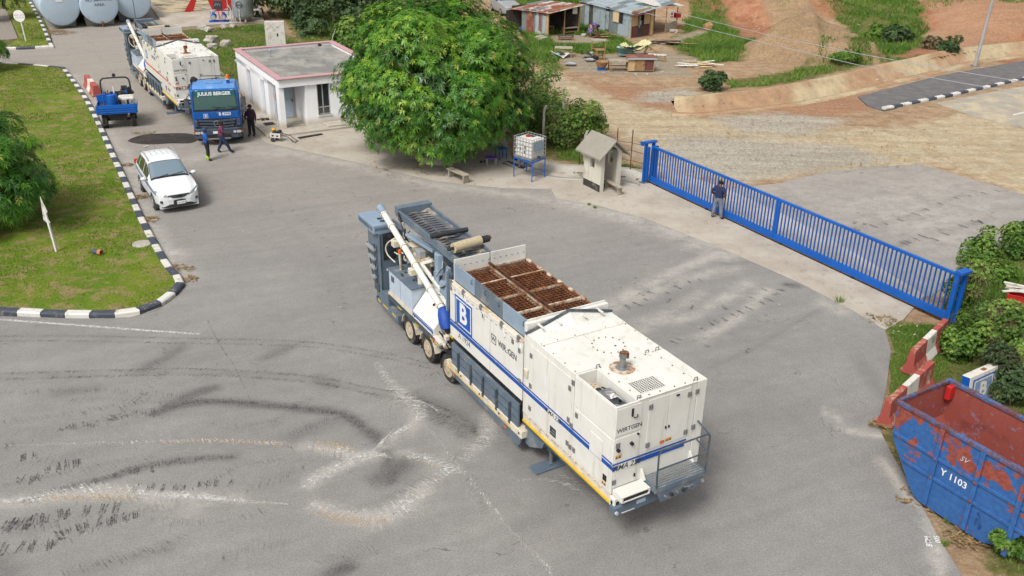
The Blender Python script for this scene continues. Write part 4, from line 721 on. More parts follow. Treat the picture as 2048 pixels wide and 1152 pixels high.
    # front platform -------------------------------------------------------------
    k = KB(); k.b(-.50, -.02, .84, .90, 1.48, 1.62); k.b(-.50, -.02, 2.22, 2.28, 1.48, 1.62); k.b(-.52, -.46, .84, 2.28, 1.46, 1.60); k.prism([(.9,1.46),(2.25,1.46),(2.05,1.16),(1.05,1.16)], 'x', -.50, -.42); k.build('platform', slate, T, bevel=.006); pf = T.children[-1]
    k = KB()
    for i in range(24): w = .92 + 1.28*i/23; k.bar((-.46, w, 1.605), (-.02, w, 1.605), .010, .03)
    for i in range(7): l = -.45 + .43*i/6; k.bar((l, .9, 1.618), (l, 2.22, 1.618), .012, .010)
    k.build('grating', M['galv'], pf)
    k = KB(); rr = .021
    k.tube([(-.50,.88,1.56),(-.50,.86,2.52),(-.50,.92,2.60),(-.50,2.22,2.60),(-.50,2.30,2.53),(-.50,2.28,1.56)], rr, 7); k.tube([(-.50,.87,2.1),(-.50,2.29,2.1)], rr*.9, 7); k.tube([(-.50,2.29,2.56),(0,2.36,2.62)], rr, 7); k.tube([(-.50,2.29,2.1),(0,2.36,2.15)], rr*.9, 7); k.build('guard_rail', M['slate_dark'], pf, smooth=True)
    for w in (.80, 2.20): k = KB(); k.add([(0,w,1.45),(0,w,1.85),(-.16,w,1.62),(0,w+.05,1.45),(0,w+.05,1.85),(-.16,w+.05,1.62)], [[0,1,2],[3,5,4],[0,3,4,1],[1,4,5,2],[2,5,3,0]]); k.build('bracket', cream, pf)
    k = KB(); k.b(-.38, -.02, .04, .82, 1.545, 1.575); k.b(-.38,-.02,.04,.08,1.42,1.545); k.b(-.38,-.02,.78,.82,1.42,1.545); k.b(-.38,-.35,.04,.82,1.41,1.44); stp = k.build('step', cream, T, bevel=.005); KB().b(-.36,-.03,.1,.76,1.43,1.5).build('step_gap', M['dark'], stp)
    k = KB(); k.prism([(-.05,1.02),(-.05,1.22),(.9,1.30),(2.5,1.30),(2.45,1.10),(.4,.98)], 'x', -.26, -.06); fb = k.build('front_beam', slate, T, bevel=.01)
    KB().b(-.27,-.258,.55,.80,1.14,1.24).build('type_plate', M['pale_blue'], fb); KB().b(-.268,-.258,.15,.50,1.03,1.05).build('beam_mark', M['white'], fb)
    for w in (.0, 2.46): KB().cyl((-.26,w,1.10),(-.30,w,1.10),.045,n=12).build('lamp', M['lamp'], fb)
    for i, w in enumerate((1.15, 1.32, 1.48, 1.66, 1.82)): KB().cyl((-.49,w,1.30),(-.56,w,1.30),.035+.01*(i % 2),n=10).build('coupling', M['dark' if i % 2 else 'steel'], fb)
    m = KB(); m.tube([(-.52,1.7,1.35),(-.60,1.75,1.42),(-.60,1.85,1.42),(-.52,1.9,1.33)], .015, 6); m.build('air_hose', M['steel'], fb)
    # running gear -------------------------------------------------------------
    for l in (8.14, 9.50, 10.86):
        for w, s in ((.22, -1), (2.28, 1)): wheel(T, l, w, .45, .36, s, M['rim_cream'])
        KB().cyl((l,.3,.45),(l,2.2,.45),.07,n=10).build('axle', M['dark'], T)
    k = KB(); k.b(8.35, 12.5, .04, 2.46, .98, 1.12); k.build('deck', M['cream_dirty'], T, bevel=.01); dk = T.children[-1]
    k = KB(); k.b(8.45, 12.4, -.02, .04, .94, 1.06); k.build('deck_edge', M['slate_dark'], dk)
    for a, b_ in ((8.6,8.9),(9.0,9.2),(10.0,10.3),(11.3,11.6)): KB().b(a, b_, -.026, -.02, .96, 1.0).build('reflective_stripe', M['yellow'], dk)
    for l in (8.14, 9.50, 10.86):
        for w0, w1 in ((.02,.42),(2.08,2.48)):
            k = KB(); pts = [(l+.56*math.cos(a), .45+.56*math.sin(a)) for a in np.linspace(.15, math.pi-.15, 9)]; pts2 = [(l+.53*math.cos(a), .45+.53*math.sin(a)) for a in np.linspace(math.pi-.15, .15, 9)]; k.prism(pts + pts2, 'y', w0, w1); k.build('mudguard', M['cream_dirty'] if l > 9 else M['black'], T)
        KB().b(l+.50, l+.52, .05, .4, .2, .5).build('mud_flap', M['black'], T)
    # mixer housing ---------------------------------------------------------------
    k = KB(); k.prism([(.0,1.12),(.0,1.34),(.62,2.12),(1.3,2.12),(1.3,1.12)], 'x', 9.0, 10.46); mx = k.build('mixer_housing', cream, T, bevel=.012)
    for z0, z1 in ((1.20,1.27),(1.30,1.325)): KB().b(9.02, 10.44, -.006, 0, z0, z1).build('stripe', S, mx)
    KB().cyl((9.66,.36,1.80),(9.66,.345,1.82),.045,n=10).build('vent', M['black'], mx)
    for l in (9.08, 10.36): hinge(mx, (l, .02, 1.22), 'l')
    m = KB(); m.cyl((8.4,.42,1.30),(9.02,.42,1.46),.13,n=16); m.build('discharge_pipe', M['cream_dirty'], mx, smooth=True); m = KB(); m.cyl((8.42,.42,1.305),(8.3,.42,1.28),.14,n=16); m.build('pipe_flange', M['yellow'], mx)
    k = KB(); k.b(8.5,9.0,-.02,.1,1.0,1.14); k.build('lamp_board', M['cream'], T); KB().b(8.86,8.98,-.028,-.018,1.02,1.12).build('tail_lamp', M['red'], T)
    # small machinery in front of the mixer
    rr_ = random.Random(3)
    for i in range(16):
        l, w, z = rr_.uniform(8.05,8.7), rr_.uniform(.05,.5), rr_.uniform(.95,1.5); k = KB()
        if i % 3: k.b(l-.08, l+.08, w-.06, w+.06, z-.07, z+.07)
        else: k.cyl((l-.1,w,z),(l+.1,w,z),.06,n=10)
        k.build('valve', M['dark' if i % 2 else ('slate_light' if i % 4 else 'cream_dirty')], T, bevel=.01)
    for i in range(10):
        l, w, z = rr_.uniform(8.05,8.6), rr_.uniform(.0,.5), rr_.uniform(.9,1.4); m = KB(); m.tube([(l,w,z),(l+rr_.uniform(-.2,.2),w-.08,z+.15),(l+rr_.uniform(-.2,.3),w-.05,z+.1),(l+rr_.uniform(-.2,.3),w+.1,z-.2)], .018, 5); m.build('hose', M['hose'], T, smooth=True)
    # control cabinet -----------------------------------------------------------------
    cb = KB().b(10.50, 12.26, 0, .78, 1.12, 2.02).build('control_cabinet', M['pale_blue'], T, bevel=.012)
    KB().b(10.46, 12.30, -.03, .82, 2.02, 2.07).build('cabinet_lid', M['slate'], cb, bevel=.008); KB().b(10.5,12.26,-.004,.0,1.12,1.30).build('cabinet_base', M['cream_dirty'], cb)
    for l in (11.38,): KB().b(l-.006, l+.006, -.004, .0, 1.3, 2.0).build('door_gap', M['slate_dark'], cb)
    KB().b(11.85,12.08,-.006,0,1.68,1.88).build('cabinet_window', M['grey_plastic'], cb)
    k = KB()
    for i in range(8): a, b_ = rr_.uniform(10.6,12.1), rr_.uniform(.1,.7); k.b(a, a+.12, b_, b_+.06, 2.07, 2.075)
    k.build('rubber_pad', M['dark'], cb)
    KB().cyl((10.72,.42,2.05),(10.72,.42,2.5),.10,n=14).build('breather_stack', M['cream_dirty'], T, smooth=True); KB().cyl((11.95,.30,2.05),(11.78,.20,2.72),.045,n=10).build('lamp_post', M['cream_dirty'], T, smooth=True); KB().cyl((11.78,.20,2.72),(11.77,.195,2.84),.05,n=10).build('warning_lamp', M['orange'], T, smooth=True)
    # inclined screw conveyor and bag ------------------------------------------------
    k = KB(); A, B2 = Vector((13.25,.34,3.52)), Vector((9.0,.32,1.95)); k.cyl(A, B2, .10, n=18); sc = k.build('screw_conveyor', M['cream'], T, smooth=True)
    for f_ in (.0, .14, .36, .55, .8, .96): p = A.lerp(B2, f_); d = (B2-A).normalized(); KB().cyl(p-d*.03, p+d*.03, .13, n=18).build('pipe_collar', M['cream_dirty'], sc, smooth=True)
    k = KB(); k.cyl(A + Vector((.05,0,.02)), A + Vector((.35,0,.14)), .13, .12, n=14); k.build('screw_drive', M['slate_light'], sc, smooth=True)
    for f_ in (.25, .55): p = A.lerp(B2, f_); k = KB(); k.b(p.x-.12,p.x+.12,p.y-.2,p.y+.18,p.z-.32,p.z-.12); k.build('pipe_saddle', M['cream_dirty'], sc, bevel=.01)
    k = KB(); ring = [(.0,.16,0),(.25,.22,-.18),(.5,.24,-.38),(.72,.20,-.55)]; k.tube([(9.0,.32,1.98),(8.86,.30,1.88),(8.72,.28,1.72),(8.62,.27,1.52),(8.6,.27,1.42)], [.15,.20,.22,.19,.06], 12); k.build('discharge_bag', M['tarp_blue'], sc, smooth=True)
    # operator cab ------------------------------------------------------------------
    k = KB(); k.prism([(12.92,.98),(12.92,3.02),(13.95,3.02),(13.95,1.75),(13.5,.98)], 'y', .0, .95); cab = k.build('operator_cab', M['slate'], T, bevel=.03)
    k = KB(); k.b(13.0, 14.35, -.16, .50, 2.98, 3.27); ac = k.build('air_conditioner', M['slate_light'], cab, bevel=.015); 
    for l in (13.30, 13.55): KB().cyl((l,.28,3.27),(l,.28,3.282),.085,n=14).build('fan', M['dark'], ac)
    k = KB()
    for i in range(14): k.b(12.995,13.0,-.10+.04*i,-.08+.04*i,3.08,3.18)
    for i in range(24): k.b(13.1+.05*i,13.125+.05*i,-.164,-.16,3.06,3.2)
    k.build('louvre', M['slate_dark'], ac)
    w0 = KB().b(12.895, 12.92, .10, .55, 2.06, 3.0).build('cab_window', M['black'], cab, bevel=.03); KB().b(12.89, 12.897, .14, .51, 2.12, 2.95).build('pane', M['glass'], w0)
    KB().b(12.905,12.92,.6,.9,1.2,2.9).build('cab_panel', M['slate_dark'], cab); k = KB(); k.b(12.91,12.92,.20,.28,1.66,1.74); k.build('maker_mark', M['white'], cab); lettering('WIRTG', .08, M['white'], cab, (12.905, -.48, 1.70), FX, UZ)
    KB().b(12.90,12.925,-.004,.025,1.0,3.0).build('corner_trim', M['slate_dark'], cab)
    lad = KB(); lad.bar((13.80,-.09,2.45),(13.35,-.09,1.2),.03,.05); lad.bar((13.2,-.09,2.6),(13.16,-.09,1.2),.03,.05); ld = lad.build('ladder', M['slate_dark'], cab)
    for i in range(4): z = 2.42 - i*.33; a = 13.78 - i*.14; k = KB(); k.b(13.14, a, -.16, -.06, z-.09, z+.0); k.build('ladder_tread', M['galv'], ld, bevel=.006)
    k = KB(); k.b(13.1,13.45,-.05,.06,.86,1.16); k.build('cab_step', M['slate_dark'], cab, bevel=.02)
    k = KB(); k.prism([(11.6,.34),(13.35,.40),(13.35,.62),(11.6,.62)], 'y', -.03, .30); k.b(13.2,13.4,-.03,2.5,.40,.62); k.b(12.4,13.4,.0,2.5,.62,.98); rfm = k.build('rear_frame', M['slate'], T, bevel=.01)
    for a, b_ in ((11.75,12.05),(12.4,12.8),(13.0,13.25)): KB().b(a,b_,-.036,-.028,.50,.56).build('reflective_stripe', M['yellow'], rfm)
    # folded discharge conveyor --------------------------------------------------------
    def cz(l): return 3.42 + (l-8.5)*.02
    k = KB()
    for w in (.66, 1.78): k.bar((8.45,w,cz(8.45)+.12),(13.0,w,cz(13.0)+.12),.07,.24)
    k.b(12.75,13.05,.62,1.82,cz(13)+.1,cz(13)+.32); cf = k.build('conveyor_frame', M['slate'], T, bevel=.01)
    k = KB(); n = 14
    for i in range(n):
        l0, l1 = 8.5 + 4.3*i/n, 8.5 + 4.3*(i+1)/n
        for j in range(4):
            q0, q1 = j/4, (j+1)/4; y0_, y1_ = .72 + .98*q0, .72 + .98*q1; d0, d1 = .12*(2*q0-1)**2, .12*(2*q1-1)**2
            k.q((l0,y0_,cz(l0)+.06+d0),(l1,y0_,cz(l1)+.06+d0),(l1,y1_,cz(l1)+.06+d1),(l0,y1_,cz(l0)+.06+d1))
    bl = k.build('conveyor_belt', M['chevron_belt'], cf, smooth=True); k = KB()
    for i in range(22):
        l = 8.6 + i*.185
        for sgn in (-1, 1): k.bar((l+.20, 1.21+sgn*.03, cz(l)+.072), (l, 1.21+sgn*.36, cz(l)+.132), .022, .018)
    k.build('chevron', M['dark'], bl)
    KB().cyl((10.3,.60,cz(10.3)+.30),(10.3,1.84,cz(10.3)+.30),.075,n=12).build('hold_roller', M['dark'], cf, smooth=True)
    k = KB(); k.cyl((9.0,.70,cz(9)+.42),(9.15,1.66,cz(9)+.42),.15,n=18); br = k.build('brush_roller', M['brush'], cf, smooth=True); k = KB(); k.cyl((8.97,.5,cz(9)+.42),(9.18,1.95,cz(9)+.42),.05,n=10); k.cyl((9.15,1.75,cz(9)+.42),(9.18,1.95,cz(9)+.42),.11,n=12); k.build('brush_shaft', M['dark'], br, smooth=True); KB().cyl((9.18,1.96,cz(9)+.44),(9.19,2.03,cz(9)+.44),.06,n=10).build('shaft_cap', M['rust'], br)
    k = KB(); k.b(8.3,8.9,.62,1.86,3.0,3.42); k.b(8.25,8.3,.7,1.9,3.2,3.55); k.build('transfer_box', M['slate_dark'], cf, bevel=.02)
    for w in (.66,1.78): KB().bar((8.7,w,1.1),(8.7,w,3.3),.08,.1).build('conveyor_leg', M['slate_dark'], cf)
    KB().b(8.85,8.95,.9,2.2,2.7,3.1).build('deflector', M['cream'], T, bevel=.02)
    k = KB(); k.b(8.0,8.3,1.3,2.45,3.3,3.5); k.build('chute_cover', cream, T, bevel=.03)
    # bay machinery between cabinet and conveyor ------------------------------------------
    k = KB(); k.bar((12.1,.58,3.18),(10.5,.77,3.16),.10,.08); k.bar((12.1,.70,3.18),(10.5,.90,3.16),.06,.08); k.build('boom', M['slate_light'], T, bevel=.01)
    k = KB(); k.lathe([(.19,2.7),(.19,3.25),(.16,3.30),(0.01,3.30)], 8, (10.05,.78,0)); k.build('hydraulic_motor', M['slate_light'], T)
    k = KB(); k.bar((10.95,.55,2.62),(9.55,.62,2.16),.10,.10); k.bar((10.95,.55,2.62),(10.9,.55,2.1),.1,.1); k.bar((10.95,.55,2.62),(10.55,.75,2.85),.1,.1); k.bar((9.55,.62,2.16),(9.0,.62,2.5),.08,.08); k.build('support_frame', M['cream'], T, bevel=.012)
    k = KB(); k.bar((9.35,.6,2.1),(9.2,.6,3.2),.07,.07); k.bar((8.9,.5,1.3),(8.9,.5,3.3),.09,.09); k.bar((8.75,.35,1.3),(8.75,.35,3.3),.06,.06); k.build('upright', M['slate_light'], T)
    k = KB(); k.b(9.0,12.5,.95,2.4,1.12,2.2); k.b(9.6,10.9,.9,2.3,2.2,2.7); k.b(11.2,12.4,.8,2.3,2.2,2.55); k.build('machine_casing', M['slate'], T, bevel=.03)
    k = KB(); k.b(10.9,11.6,.55,.9,2.1,2.75); k.b(11.7,12.3,.6,1.2,2.5,2.9); k.build('valve_block', M['cream_dirty'], T, bevel=.03); k = KB(); k.b(11.0,11.3,.52,.75,2.75,3.0); k.build('junction_box', M['galv'], T, bevel=.02)
    k = KB(); k.b(9.2,9.7,.55,.95,2.15,2.6); k.b(9.85,10.2,.6,.9,2.3,2.68); k.build('drive_unit', M['slate_light'], T, bevel=.04)
    for i in range(26):
        a = Vector((rr_.uniform(8.9,12.6), rr_.uniform(.4,.95), rr_.uniform(2.1,2.9))); b_ = a + Vector((rr_.uniform(-.6,.6), rr_.uniform(-.15,.25), rr_.uniform(-.3,.5))); md = (a+b_)/2 + Vector((0, rr_.uniform(-.1,.1), rr_.uniform(-.35,.25)))
        m = KB(); m.tube(catmull([a, (a+md)/2+Vector((0,0,.06)), md, (md+b_)/2, b_], 4), rr_.choice((.016,.022,.012)), 5); m.build('hose', M['hose' if i % 4 else 'cream_dirty'], T, smooth=True)
    for i in range(12): l, w, z = rr_.uniform(9.0,12.6), rr_.uniform(.45,.95), rr_.uniform(2.15,2.75); k = KB(); k.b(l-.1,l+.1,w-.07,w+.07,z-.08,z+.08); k.build('valve', M[rr_.choice(('dark','slate_light','steel','cream_dirty'))], T, bevel=.015)
    m = KB(); m.tube(catmull([(12.3,.25,2.2),(12.5,.1,2.4),(12.55,.05,2.65),(12.4,.1,2.9),(12.2,.3,3.1)], 5), .022, 6); m.build('hose', M['cream_dirty'], T, smooth=True)
    for i in range(6): m = KB(); m.tube(catmull([(12.9,.75+i*.03,3.3),(12.7,.6,3.5+.04*i),(12.4,.55,3.45),(12.2,.6,3.1),(12.0+.1*i,.7,2.8)], 4), .02, 5); m.build('hose', M['hose'], T, smooth=True)
    return T
plant('large cream and slate mixing plant trailer with blue stripes and B emblem in the foreground', (2.262, 16.634, 0), rad(120.6), M['blue_stripe'])
plant('cream mixing plant trailer with faded orange stripes hitched behind the blue truck', (-18.539, 50.196, 0), rad(121.6), M['orange_paint'], old=True)
# ------------------------------------------------------------------ blue tractor unit (x forward, w to its right)
M['truck_blue'] = pmat('truck_blue', C(22,94,178), 0.35, var=0.06, vs=1.2, dirt=C(120,140,170), da=0.15, ds=3); M['truck_roof'] = pmat('truck_roof_pale_blue', C(96,150,212), 0.5, var=0.10, vs=2, dirt=C(150,180,210), da=0.3, ds=2); M['truck_grey'] = pmat('truck_bumper', C(70,81,98), 0.55, var=0.08, dirt=C(140,135,125), da=0.3, ds=4)  # cab roof is coloured a paler blue than the cab body
T = thing('tractor_truck', 'blue tractor truck with grey bumper and orange roof beacon facing the yard', 'truck', (-15.41, 46.95, 0), rad(-75.3))
k = KB(); k.prism([(-1.9,.95),(-1.9,2.85),(-1.75,2.98),(-.36,2.96),(-.16,2.84),(-.03,1.86),(.0,.95)], 'y', -1.19, 1.19); cab = k.build('cab', M['truck_blue'], T, bevel=.07, seg=3)
k = KB(); k.prism([(-1.72,2.975),(-.40,2.955),(-.24,2.90),(-.5,3.05),(-1.6,3.08)], 'y', -1.05, 1.05); rf = k.build('cab_roof', M['truck_roof'], cab, bevel=.03); k = KB(); k.b(-1.25,-.75,-.42,.42,3.06,3.095); k.build('roof_hatch', M['truck_roof'], rf, bevel=.02)
def fx(z): return -.16 + (2.84-z)/(2.84-1.86)*.13           # slope of the front face
k = KB(); e = .012; k.add([(fx(1.80)+e,-1.12,1.80),(fx(1.80)+e,1.12,1.80),(fx(2.84)+e,1.05,2.84),(fx(2.84)+e,-1.05,2.84)], [[0,1,2,3]]); k.add([(fx(1.80)+e+.02,-.98,1.84),(fx(1.80)+e+.02,.98,1.84)],[]) ; ws = k.build('windscreen_surround', M['black'], cab)
k = KB(); e = .02; k.add([(fx(1.90)+e,-1.06,1.90),(fx(1.90)+e,1.06,1.90),(fx(2.82)+e,1.0,2.82),(fx(2.82)+e,-1.0,2.82)], [[0,1,2,3]]); k.build('windscreen', M['glass_teal'], ws)
k = KB(); e = .027; k.add([(fx(2.56)+e,-1.02,2.56),(fx(2.56)+e,1.02,2.56),(fx(2.83)+e,1.0,2.83),(fx(2.83)+e,-1.0,2.83)], [[0,1,2,3]]); sv = k.build('sun_strip', pmat('sun_strip', C(10,100,104), 0.3, var=0.03), ws)
lettering('JULIUS BERGER', .17, M['white'], sv, (fx(2.68)+.034, .0, 2.68), (0,1,0), (fx(2.8)-fx(2.6),0,.2), bold=.03)
for w in (-.7, .1): m = KB(); m.tube([(fx(1.88)+.05,w,1.88),(fx(1.98)+.04,w-.35,1.98)], .012, 5); m.tube([(fx(1.98)+.04,w-.6,1.96),(fx(1.98)+.04,w+.1,2.02)], .010, 5); m.build('wiper', M['black'], ws)
for w in (-.86,.86): KB().b(fx(2.86)-.02, fx(2.86)+.03, w-.07, w+.07, 2.83, 2.86).build('marker_lamp', M['lamp'], cab)
fp = KB().b(-.02, .02, -1.10, 1.10, 1.42, 1.78).build('front_panel', M['truck_blue'], cab, bevel=.015)
lettering('B 8223', .15, M['white'], fp, (.026, .42, 1.64), (0,1,0), UZ, bold=.03)
k = KB(); k.b(.02,.026,.42,.64,1.46,1.68); em = k.build('emblem', M['white'], fp); KB().b(.026,.029,.44,.62,1.48,1.66).build('emblem_field', M['truck_blue'], em); lettering('B', .12, M['white'], em, (.033,-.53,1.57), (0,1,0), UZ, bold=.03)
KB().cyl((.0,-.05,1.72),(.03,-.05,1.72),.035,n=10).build('washer_cap', M['steel'], fp)
gr = KB().b(-.04, .015, -.95, .95, .92, 1.42).build('grille', M['black'], cab)
for i, z in enumerate((1.33, 1.18, 1.02)):
    k = KB(); w = .92 - i*.06; k.add([(.02,-w,z+.05),(.02,0,z+.0),(.02,w,z+.05),(.02,w,z-.05),(.02,0,z-.10),(.02,-w,z-.05)] + [(.06,-w,z+.04),(.08,0,z-.01),(.06,w,z+.04),(.06,w,z-.04),(.08,0,z-.09),(.06,-w,z-.04)], [[6,7,10,11],[7,8,9,10],[0,1,7,6],[1,2,8,7],[5,11,10,4],[4,10,9,3],[0,6,11,5],[2,3,9,8]]); k.build('grille_slat', M['truck_grey'], gr)
m = KB(); m.tube([(.11, .16*math.cos(a), 1.16+.16*math.sin(a)) for a in np.linspace(0, 2*math.pi, 20)], .018, 6)
for a in (90, 210, 330): m.bar((.11,0,1.16), (.11,.15*math.cos(rad(a)),1.16+.15*math.sin(rad(a))), .03, .02)
m.build('badge', M['steel'], gr)
for s in (-1, 1): KB().b(-.02,.03,min(s*.97,s*1.14),max(s*.97,s*1.14),1.0,1.36).build('air_vent', M['truck_grey'], cab, bevel=.02)
k = KB(); k.prism([(-.02,-1.2),(.10,-1.0),(.14,0),(.10,1.0),(-.02,1.2),(-.5,1.22),(-.5,-1.22)], 'z', .38, .92); bp = k.build('bumper', M['truck_grey'], T, bevel=.04)
k = KB(); k.b(.08,.145,-.62,.62,.44,.60); k.build('bumper_intake', M['black'], bp); KB().b(.10,.155,-.6,.6,.34,.42).build('step_bar', M['steel'], bp, bevel=.01)
for s in (-1, 1):
    hl = KB(); a, b_ = sorted((s*.72, s*1.16)); hl.b(.02, .115, a, b_, .60, .84); h = hl.build('headlight', M['black'], bp, bevel=.03)
    for q in (.82, .98, 1.08): KB().cyl((.10, s*q, .72), (.125, s*q, .72), .075, n=14).build('lens', M['lamp'], h, smooth=True)
    KB().b(.0,.06,min(s*1.17,s*1.225),max(s*1.17,s*1.225),.66,.76).build('indicator', M['orange'], bp)
pl = KB().b(.14,.15,-.26,.26,.66,.78).build('number_plate', M['white'], bp)
for s in (-1, 1):
    dr = KB().prism([(-1.62,1.0),(-1.62,2.72),(-.42,2.72),(-.22,1.95),(-.30,1.0)], 'y', min(s*1.19,s*1.205), max(s*1.19,s*1.205)).build('door', M['truck_blue'], cab, bevel=.006)
    KB().prism([(-1.5,1.92),(-1.5,2.62),(-.52,2.62),(-.34,1.92)], 'y', min(s*1.2,s*1.215), max(s*1.2,s*1.215)).build('window', M['glass'], dr); KB().b(-1.5,-1.36,min(s*1.2,s*1.235),max(s*1.2,s*1.235),1.62,1.68).build('handle', M['black'], dr)
    KB().b(-1.0,-.5,min(s*1.205,s*1.21),max(s*1.205,s*1.21),1.1,1.5).build('door_panel', M['truck_blue'], dr)
    mr = KB(); a, b_ = sorted((s*1.28, s*1.52)); mr.b(-.30,-.16,a,b_,1.98,2.46); mr.b(-.30,-.16,a,b_,1.66,1.93); mo = mr.build('mirror', M['grey_plastic'], cab, bevel=.04); m = KB(); m.tube([(-.2,s*1.18,2.62),(-.12,s*1.32,2.6),(-.12,s*1.4,2.4)], .02, 6); m.tube([(-.2,s*1.18,1.7),(-.14,s*1.3,1.72)], .02, 6); m.build('mirror_arm', M['black'], mo)
lettering('B 8223', .14, M['white'], cab, (-1.15, 1.213, 1.75), (-1,0,0), UZ, bold=.02); lettering('8223', .14, M['white'], cab, (-.55,-1.216,1.35), (1,0,0), UZ, bold=.02); lettering('B 8', .16, M['white'], cab, (-1.1,-1.216,1.62), (1,0,0), UZ, bold=.02)
k = KB(); k.tube([(-1.95,1.0,1.2),(-1.98,1.0,2.6),(-1.9,1.0,3.0),(-1.55,1.02,3.12),(-1.25,1.05,3.08)], [.15,.16,.18,.17,.14], 8); k.build('snorkel', M['black'], cab, smooth=True); k = KB(); k.b(-1.3,-.95,1.0,1.28,2.66,2.98); k.build('side_deflector', M['dark'], cab, bevel=.06)
m = KB(); m.tube([(-1.88,-1.0,2.9),(-1.88,-.98,3.18),(-1.88,.7,3.22),(-1.88,.72,2.95)], .022, 6); m.build('roof_rail', M['dark'], cab)
k = KB(); k.lathe([(.09,2.98),(.09,3.24),(.085,3.24)], 14, (-.75,-.72,0)); k.build('beacon_base', M['truck_blue'], cab, smooth=True); k = KB(); k.lathe([(.10,3.24),(.10,3.29),(0.01,3.29)], 14, (-.75,-.72,0)); bc = k.build('beacon_ring', M['white_dirty'], cab); k = KB(); k.lathe([(.095,3.29),(.09,3.44),(.06,3.5),(0.01,3.51)], 14, (-.75,-.72,0)); k.build('beacon_lens', M['orange'], bc, smooth=True)
for s in (-1, 1):
    for l in (-1.2,): wheel(T, l, s*1.03, .5, .30, s, M['rim_cream'])
    for l in (-4.05, -5.42): wheel(T, l, s*.98, .5, .42, s, M['rim_grey'])
    k = KB(); pts = [(-1.2+.62*math.cos(a), .5+.62*math.sin(a)) for a in np.linspace(.1, math.pi-.1, 11)]; p2 = [(-1.2+.56*math.cos(a), .5+.56*math.sin(a)) for a in np.linspace(math.pi-.1, .1, 11)]; k.prism(pts+p2, 'y', min(s*.8,s*1.225), max(s*.8,s*1.225)); k.build('wheel_arch', M['truck_grey'], T, bevel=.01)
    for l in (-4.05, -5.42):
        k = KB(); pts = [(l+.60*math.cos(a), .5+.60*math.sin(a)) for a in np.linspace(.25, math.pi-.25, 9)]; p2 = [(l+.57*math.cos(a), .5+.57*math.sin(a)) for a in np.linspace(math.pi-.25, .25, 9)]; k.prism(pts+p2, 'y', min(s*.75,s*1.2), max(s*.75,s*1.2)); k.build('mudguard', M['black'], T)
    a, b_ = sorted((s*.55, s*1.15)); KB().b(-3.3,-2.0,a,b_,.45,1.0).build('fuel_tank', M['dark'], T, bevel=.06); KB().b(-1.85,-1.75,min(s*.7,s*1.2),max(s*.7,s*1.2),.45,1.1).build('cab_step', M['truck_grey'], T, bevel=.02)
k = KB(); k.b(-6.0,-.3,-.45,-.36,.72,.98); k.b(-6.0,-.3,.36,.45,.72,.98); k.b(-2.6,-2.1,-.45,.45,.7,1.1); k.build('chassis', M['dark'], T); KB().lathe([(.52,1.0),(.52,1.1),(0.01,1.12)], 20, (-4.7,0,0)).build('fifth_wheel', M['dark'], T)
# ------------------------------------------------------------------ white sport utility car (x forward from front axle, w to its right)
M['car_white'] = pmat('car_white', C(244,246,248), 0.25, var=0.02, vs=1, dirt=C(205,200,190), da=0.08, ds=3, spec=0.5)
ST = np.array([[.97,.42,.68,.70,.46,.36],[.93,.34,.78,.82,.66,.54],[.84,.29,.86,.92,.79,.65],[.68,.27,.92,1.0,.86,.71],[.45,.26,.97,1.06,.905,.75],[.1,.26,1.01,1.12,.925,.78],[-.36,.26,1.05,1.18,.93,.79],[-.50,.26,1.06,1.20,.93,.77],[-1.28,.26,1.08,1.67,.93,.64],[-1.55,.26,1.09,1.74,.93,.64],[-1.95,.26,1.10,1.765,.93,.64],[-2.6,.27,1.13,1.75,.925,.63],[-3.1,.31,1.16,1.68,.91,.61],[-3.36,.36,1.16,1.50,.88,.60],[-3.54,.42,1.12,1.22,.82,.62],[-3.62,.46,.90,.94,.74,.56]])
def suv(x, u):                                        # u 0..6 along half section
    o = np.argsort(ST[:,0]); zb, zl, zr, h1, h2 = (np.interp(x, ST[o,0], ST[o,i]) for i in range(1, 6))
    P = [(h1*.93, zb), (h1*.985, zb+.16), (h1, zb+.40 if zl-zb > .5 else (zb+zl)/2), (h1*.975, zl), (h2+ (h1-h2)*.12, zr-.075 - .0*(zr-zl)), (h2*.82, zr-.018), (0, zr)]
    i = min(5, int(u)); f = u - i; return (P[i][0]*(1-f) + P[i+1][0]*f, P[i][1]*(1-f) + P[i+1][1]*f)
def patch(k, xs, us, off=0.0, side=1, fn=suv):
    n = len(us); o = len(k.v); vs = []
    for x in xs:
        for u in us: w, z = fn(x, u); vs.append((x, side*(w + off*(1 if u < 4.6 else .3)), z + (off if u > 3.4 else 0)))
    k.add(vs, [[i*n+j, i*n+j+1, (i+1)*n+j+1, (i+1)*n+j] if side > 0 else [i*n+j+1, i*n+j, (i+1)*n+j, (i+1)*n+j+1] for i in range(len(xs)-1) for j in range(n-1)])
def patch2(k, xs_, u0, off):
    ul = np.linspace(u0, 6, 9); n = 2*len(ul)-1; vs = []
    for x in xs_:
        row = [suv(x, u) for u in ul]; vs += [(x, w+off*.5, z+off) for w, z in row] + [(x, -w-off*.5, z+off) for w, z in row[-2::-1]]
    k.add(vs, [[i*n+j, i*n+j+1, (i+1)*n+j+1, (i+1)*n+j] for i in range(len(xs_)-1) for j in range(n-1)])
M['headlamp'] = glass_mat('car_headlamp', C(150,156,162), .1)
CS = thing('suv_car', 'white sport utility car with blue side stripe parked by the kerb', 'car', (-14.71, 37.96, 0), rad(-58.7))
xs = np.unique(np.r_[np.linspace(-3.62,.97,60), ST[:,0]]); us = np.linspace(0, 6, 37); k = KB(); patch(k, xs, us, 0, 1); patch(k, xs, us, 0, -1)
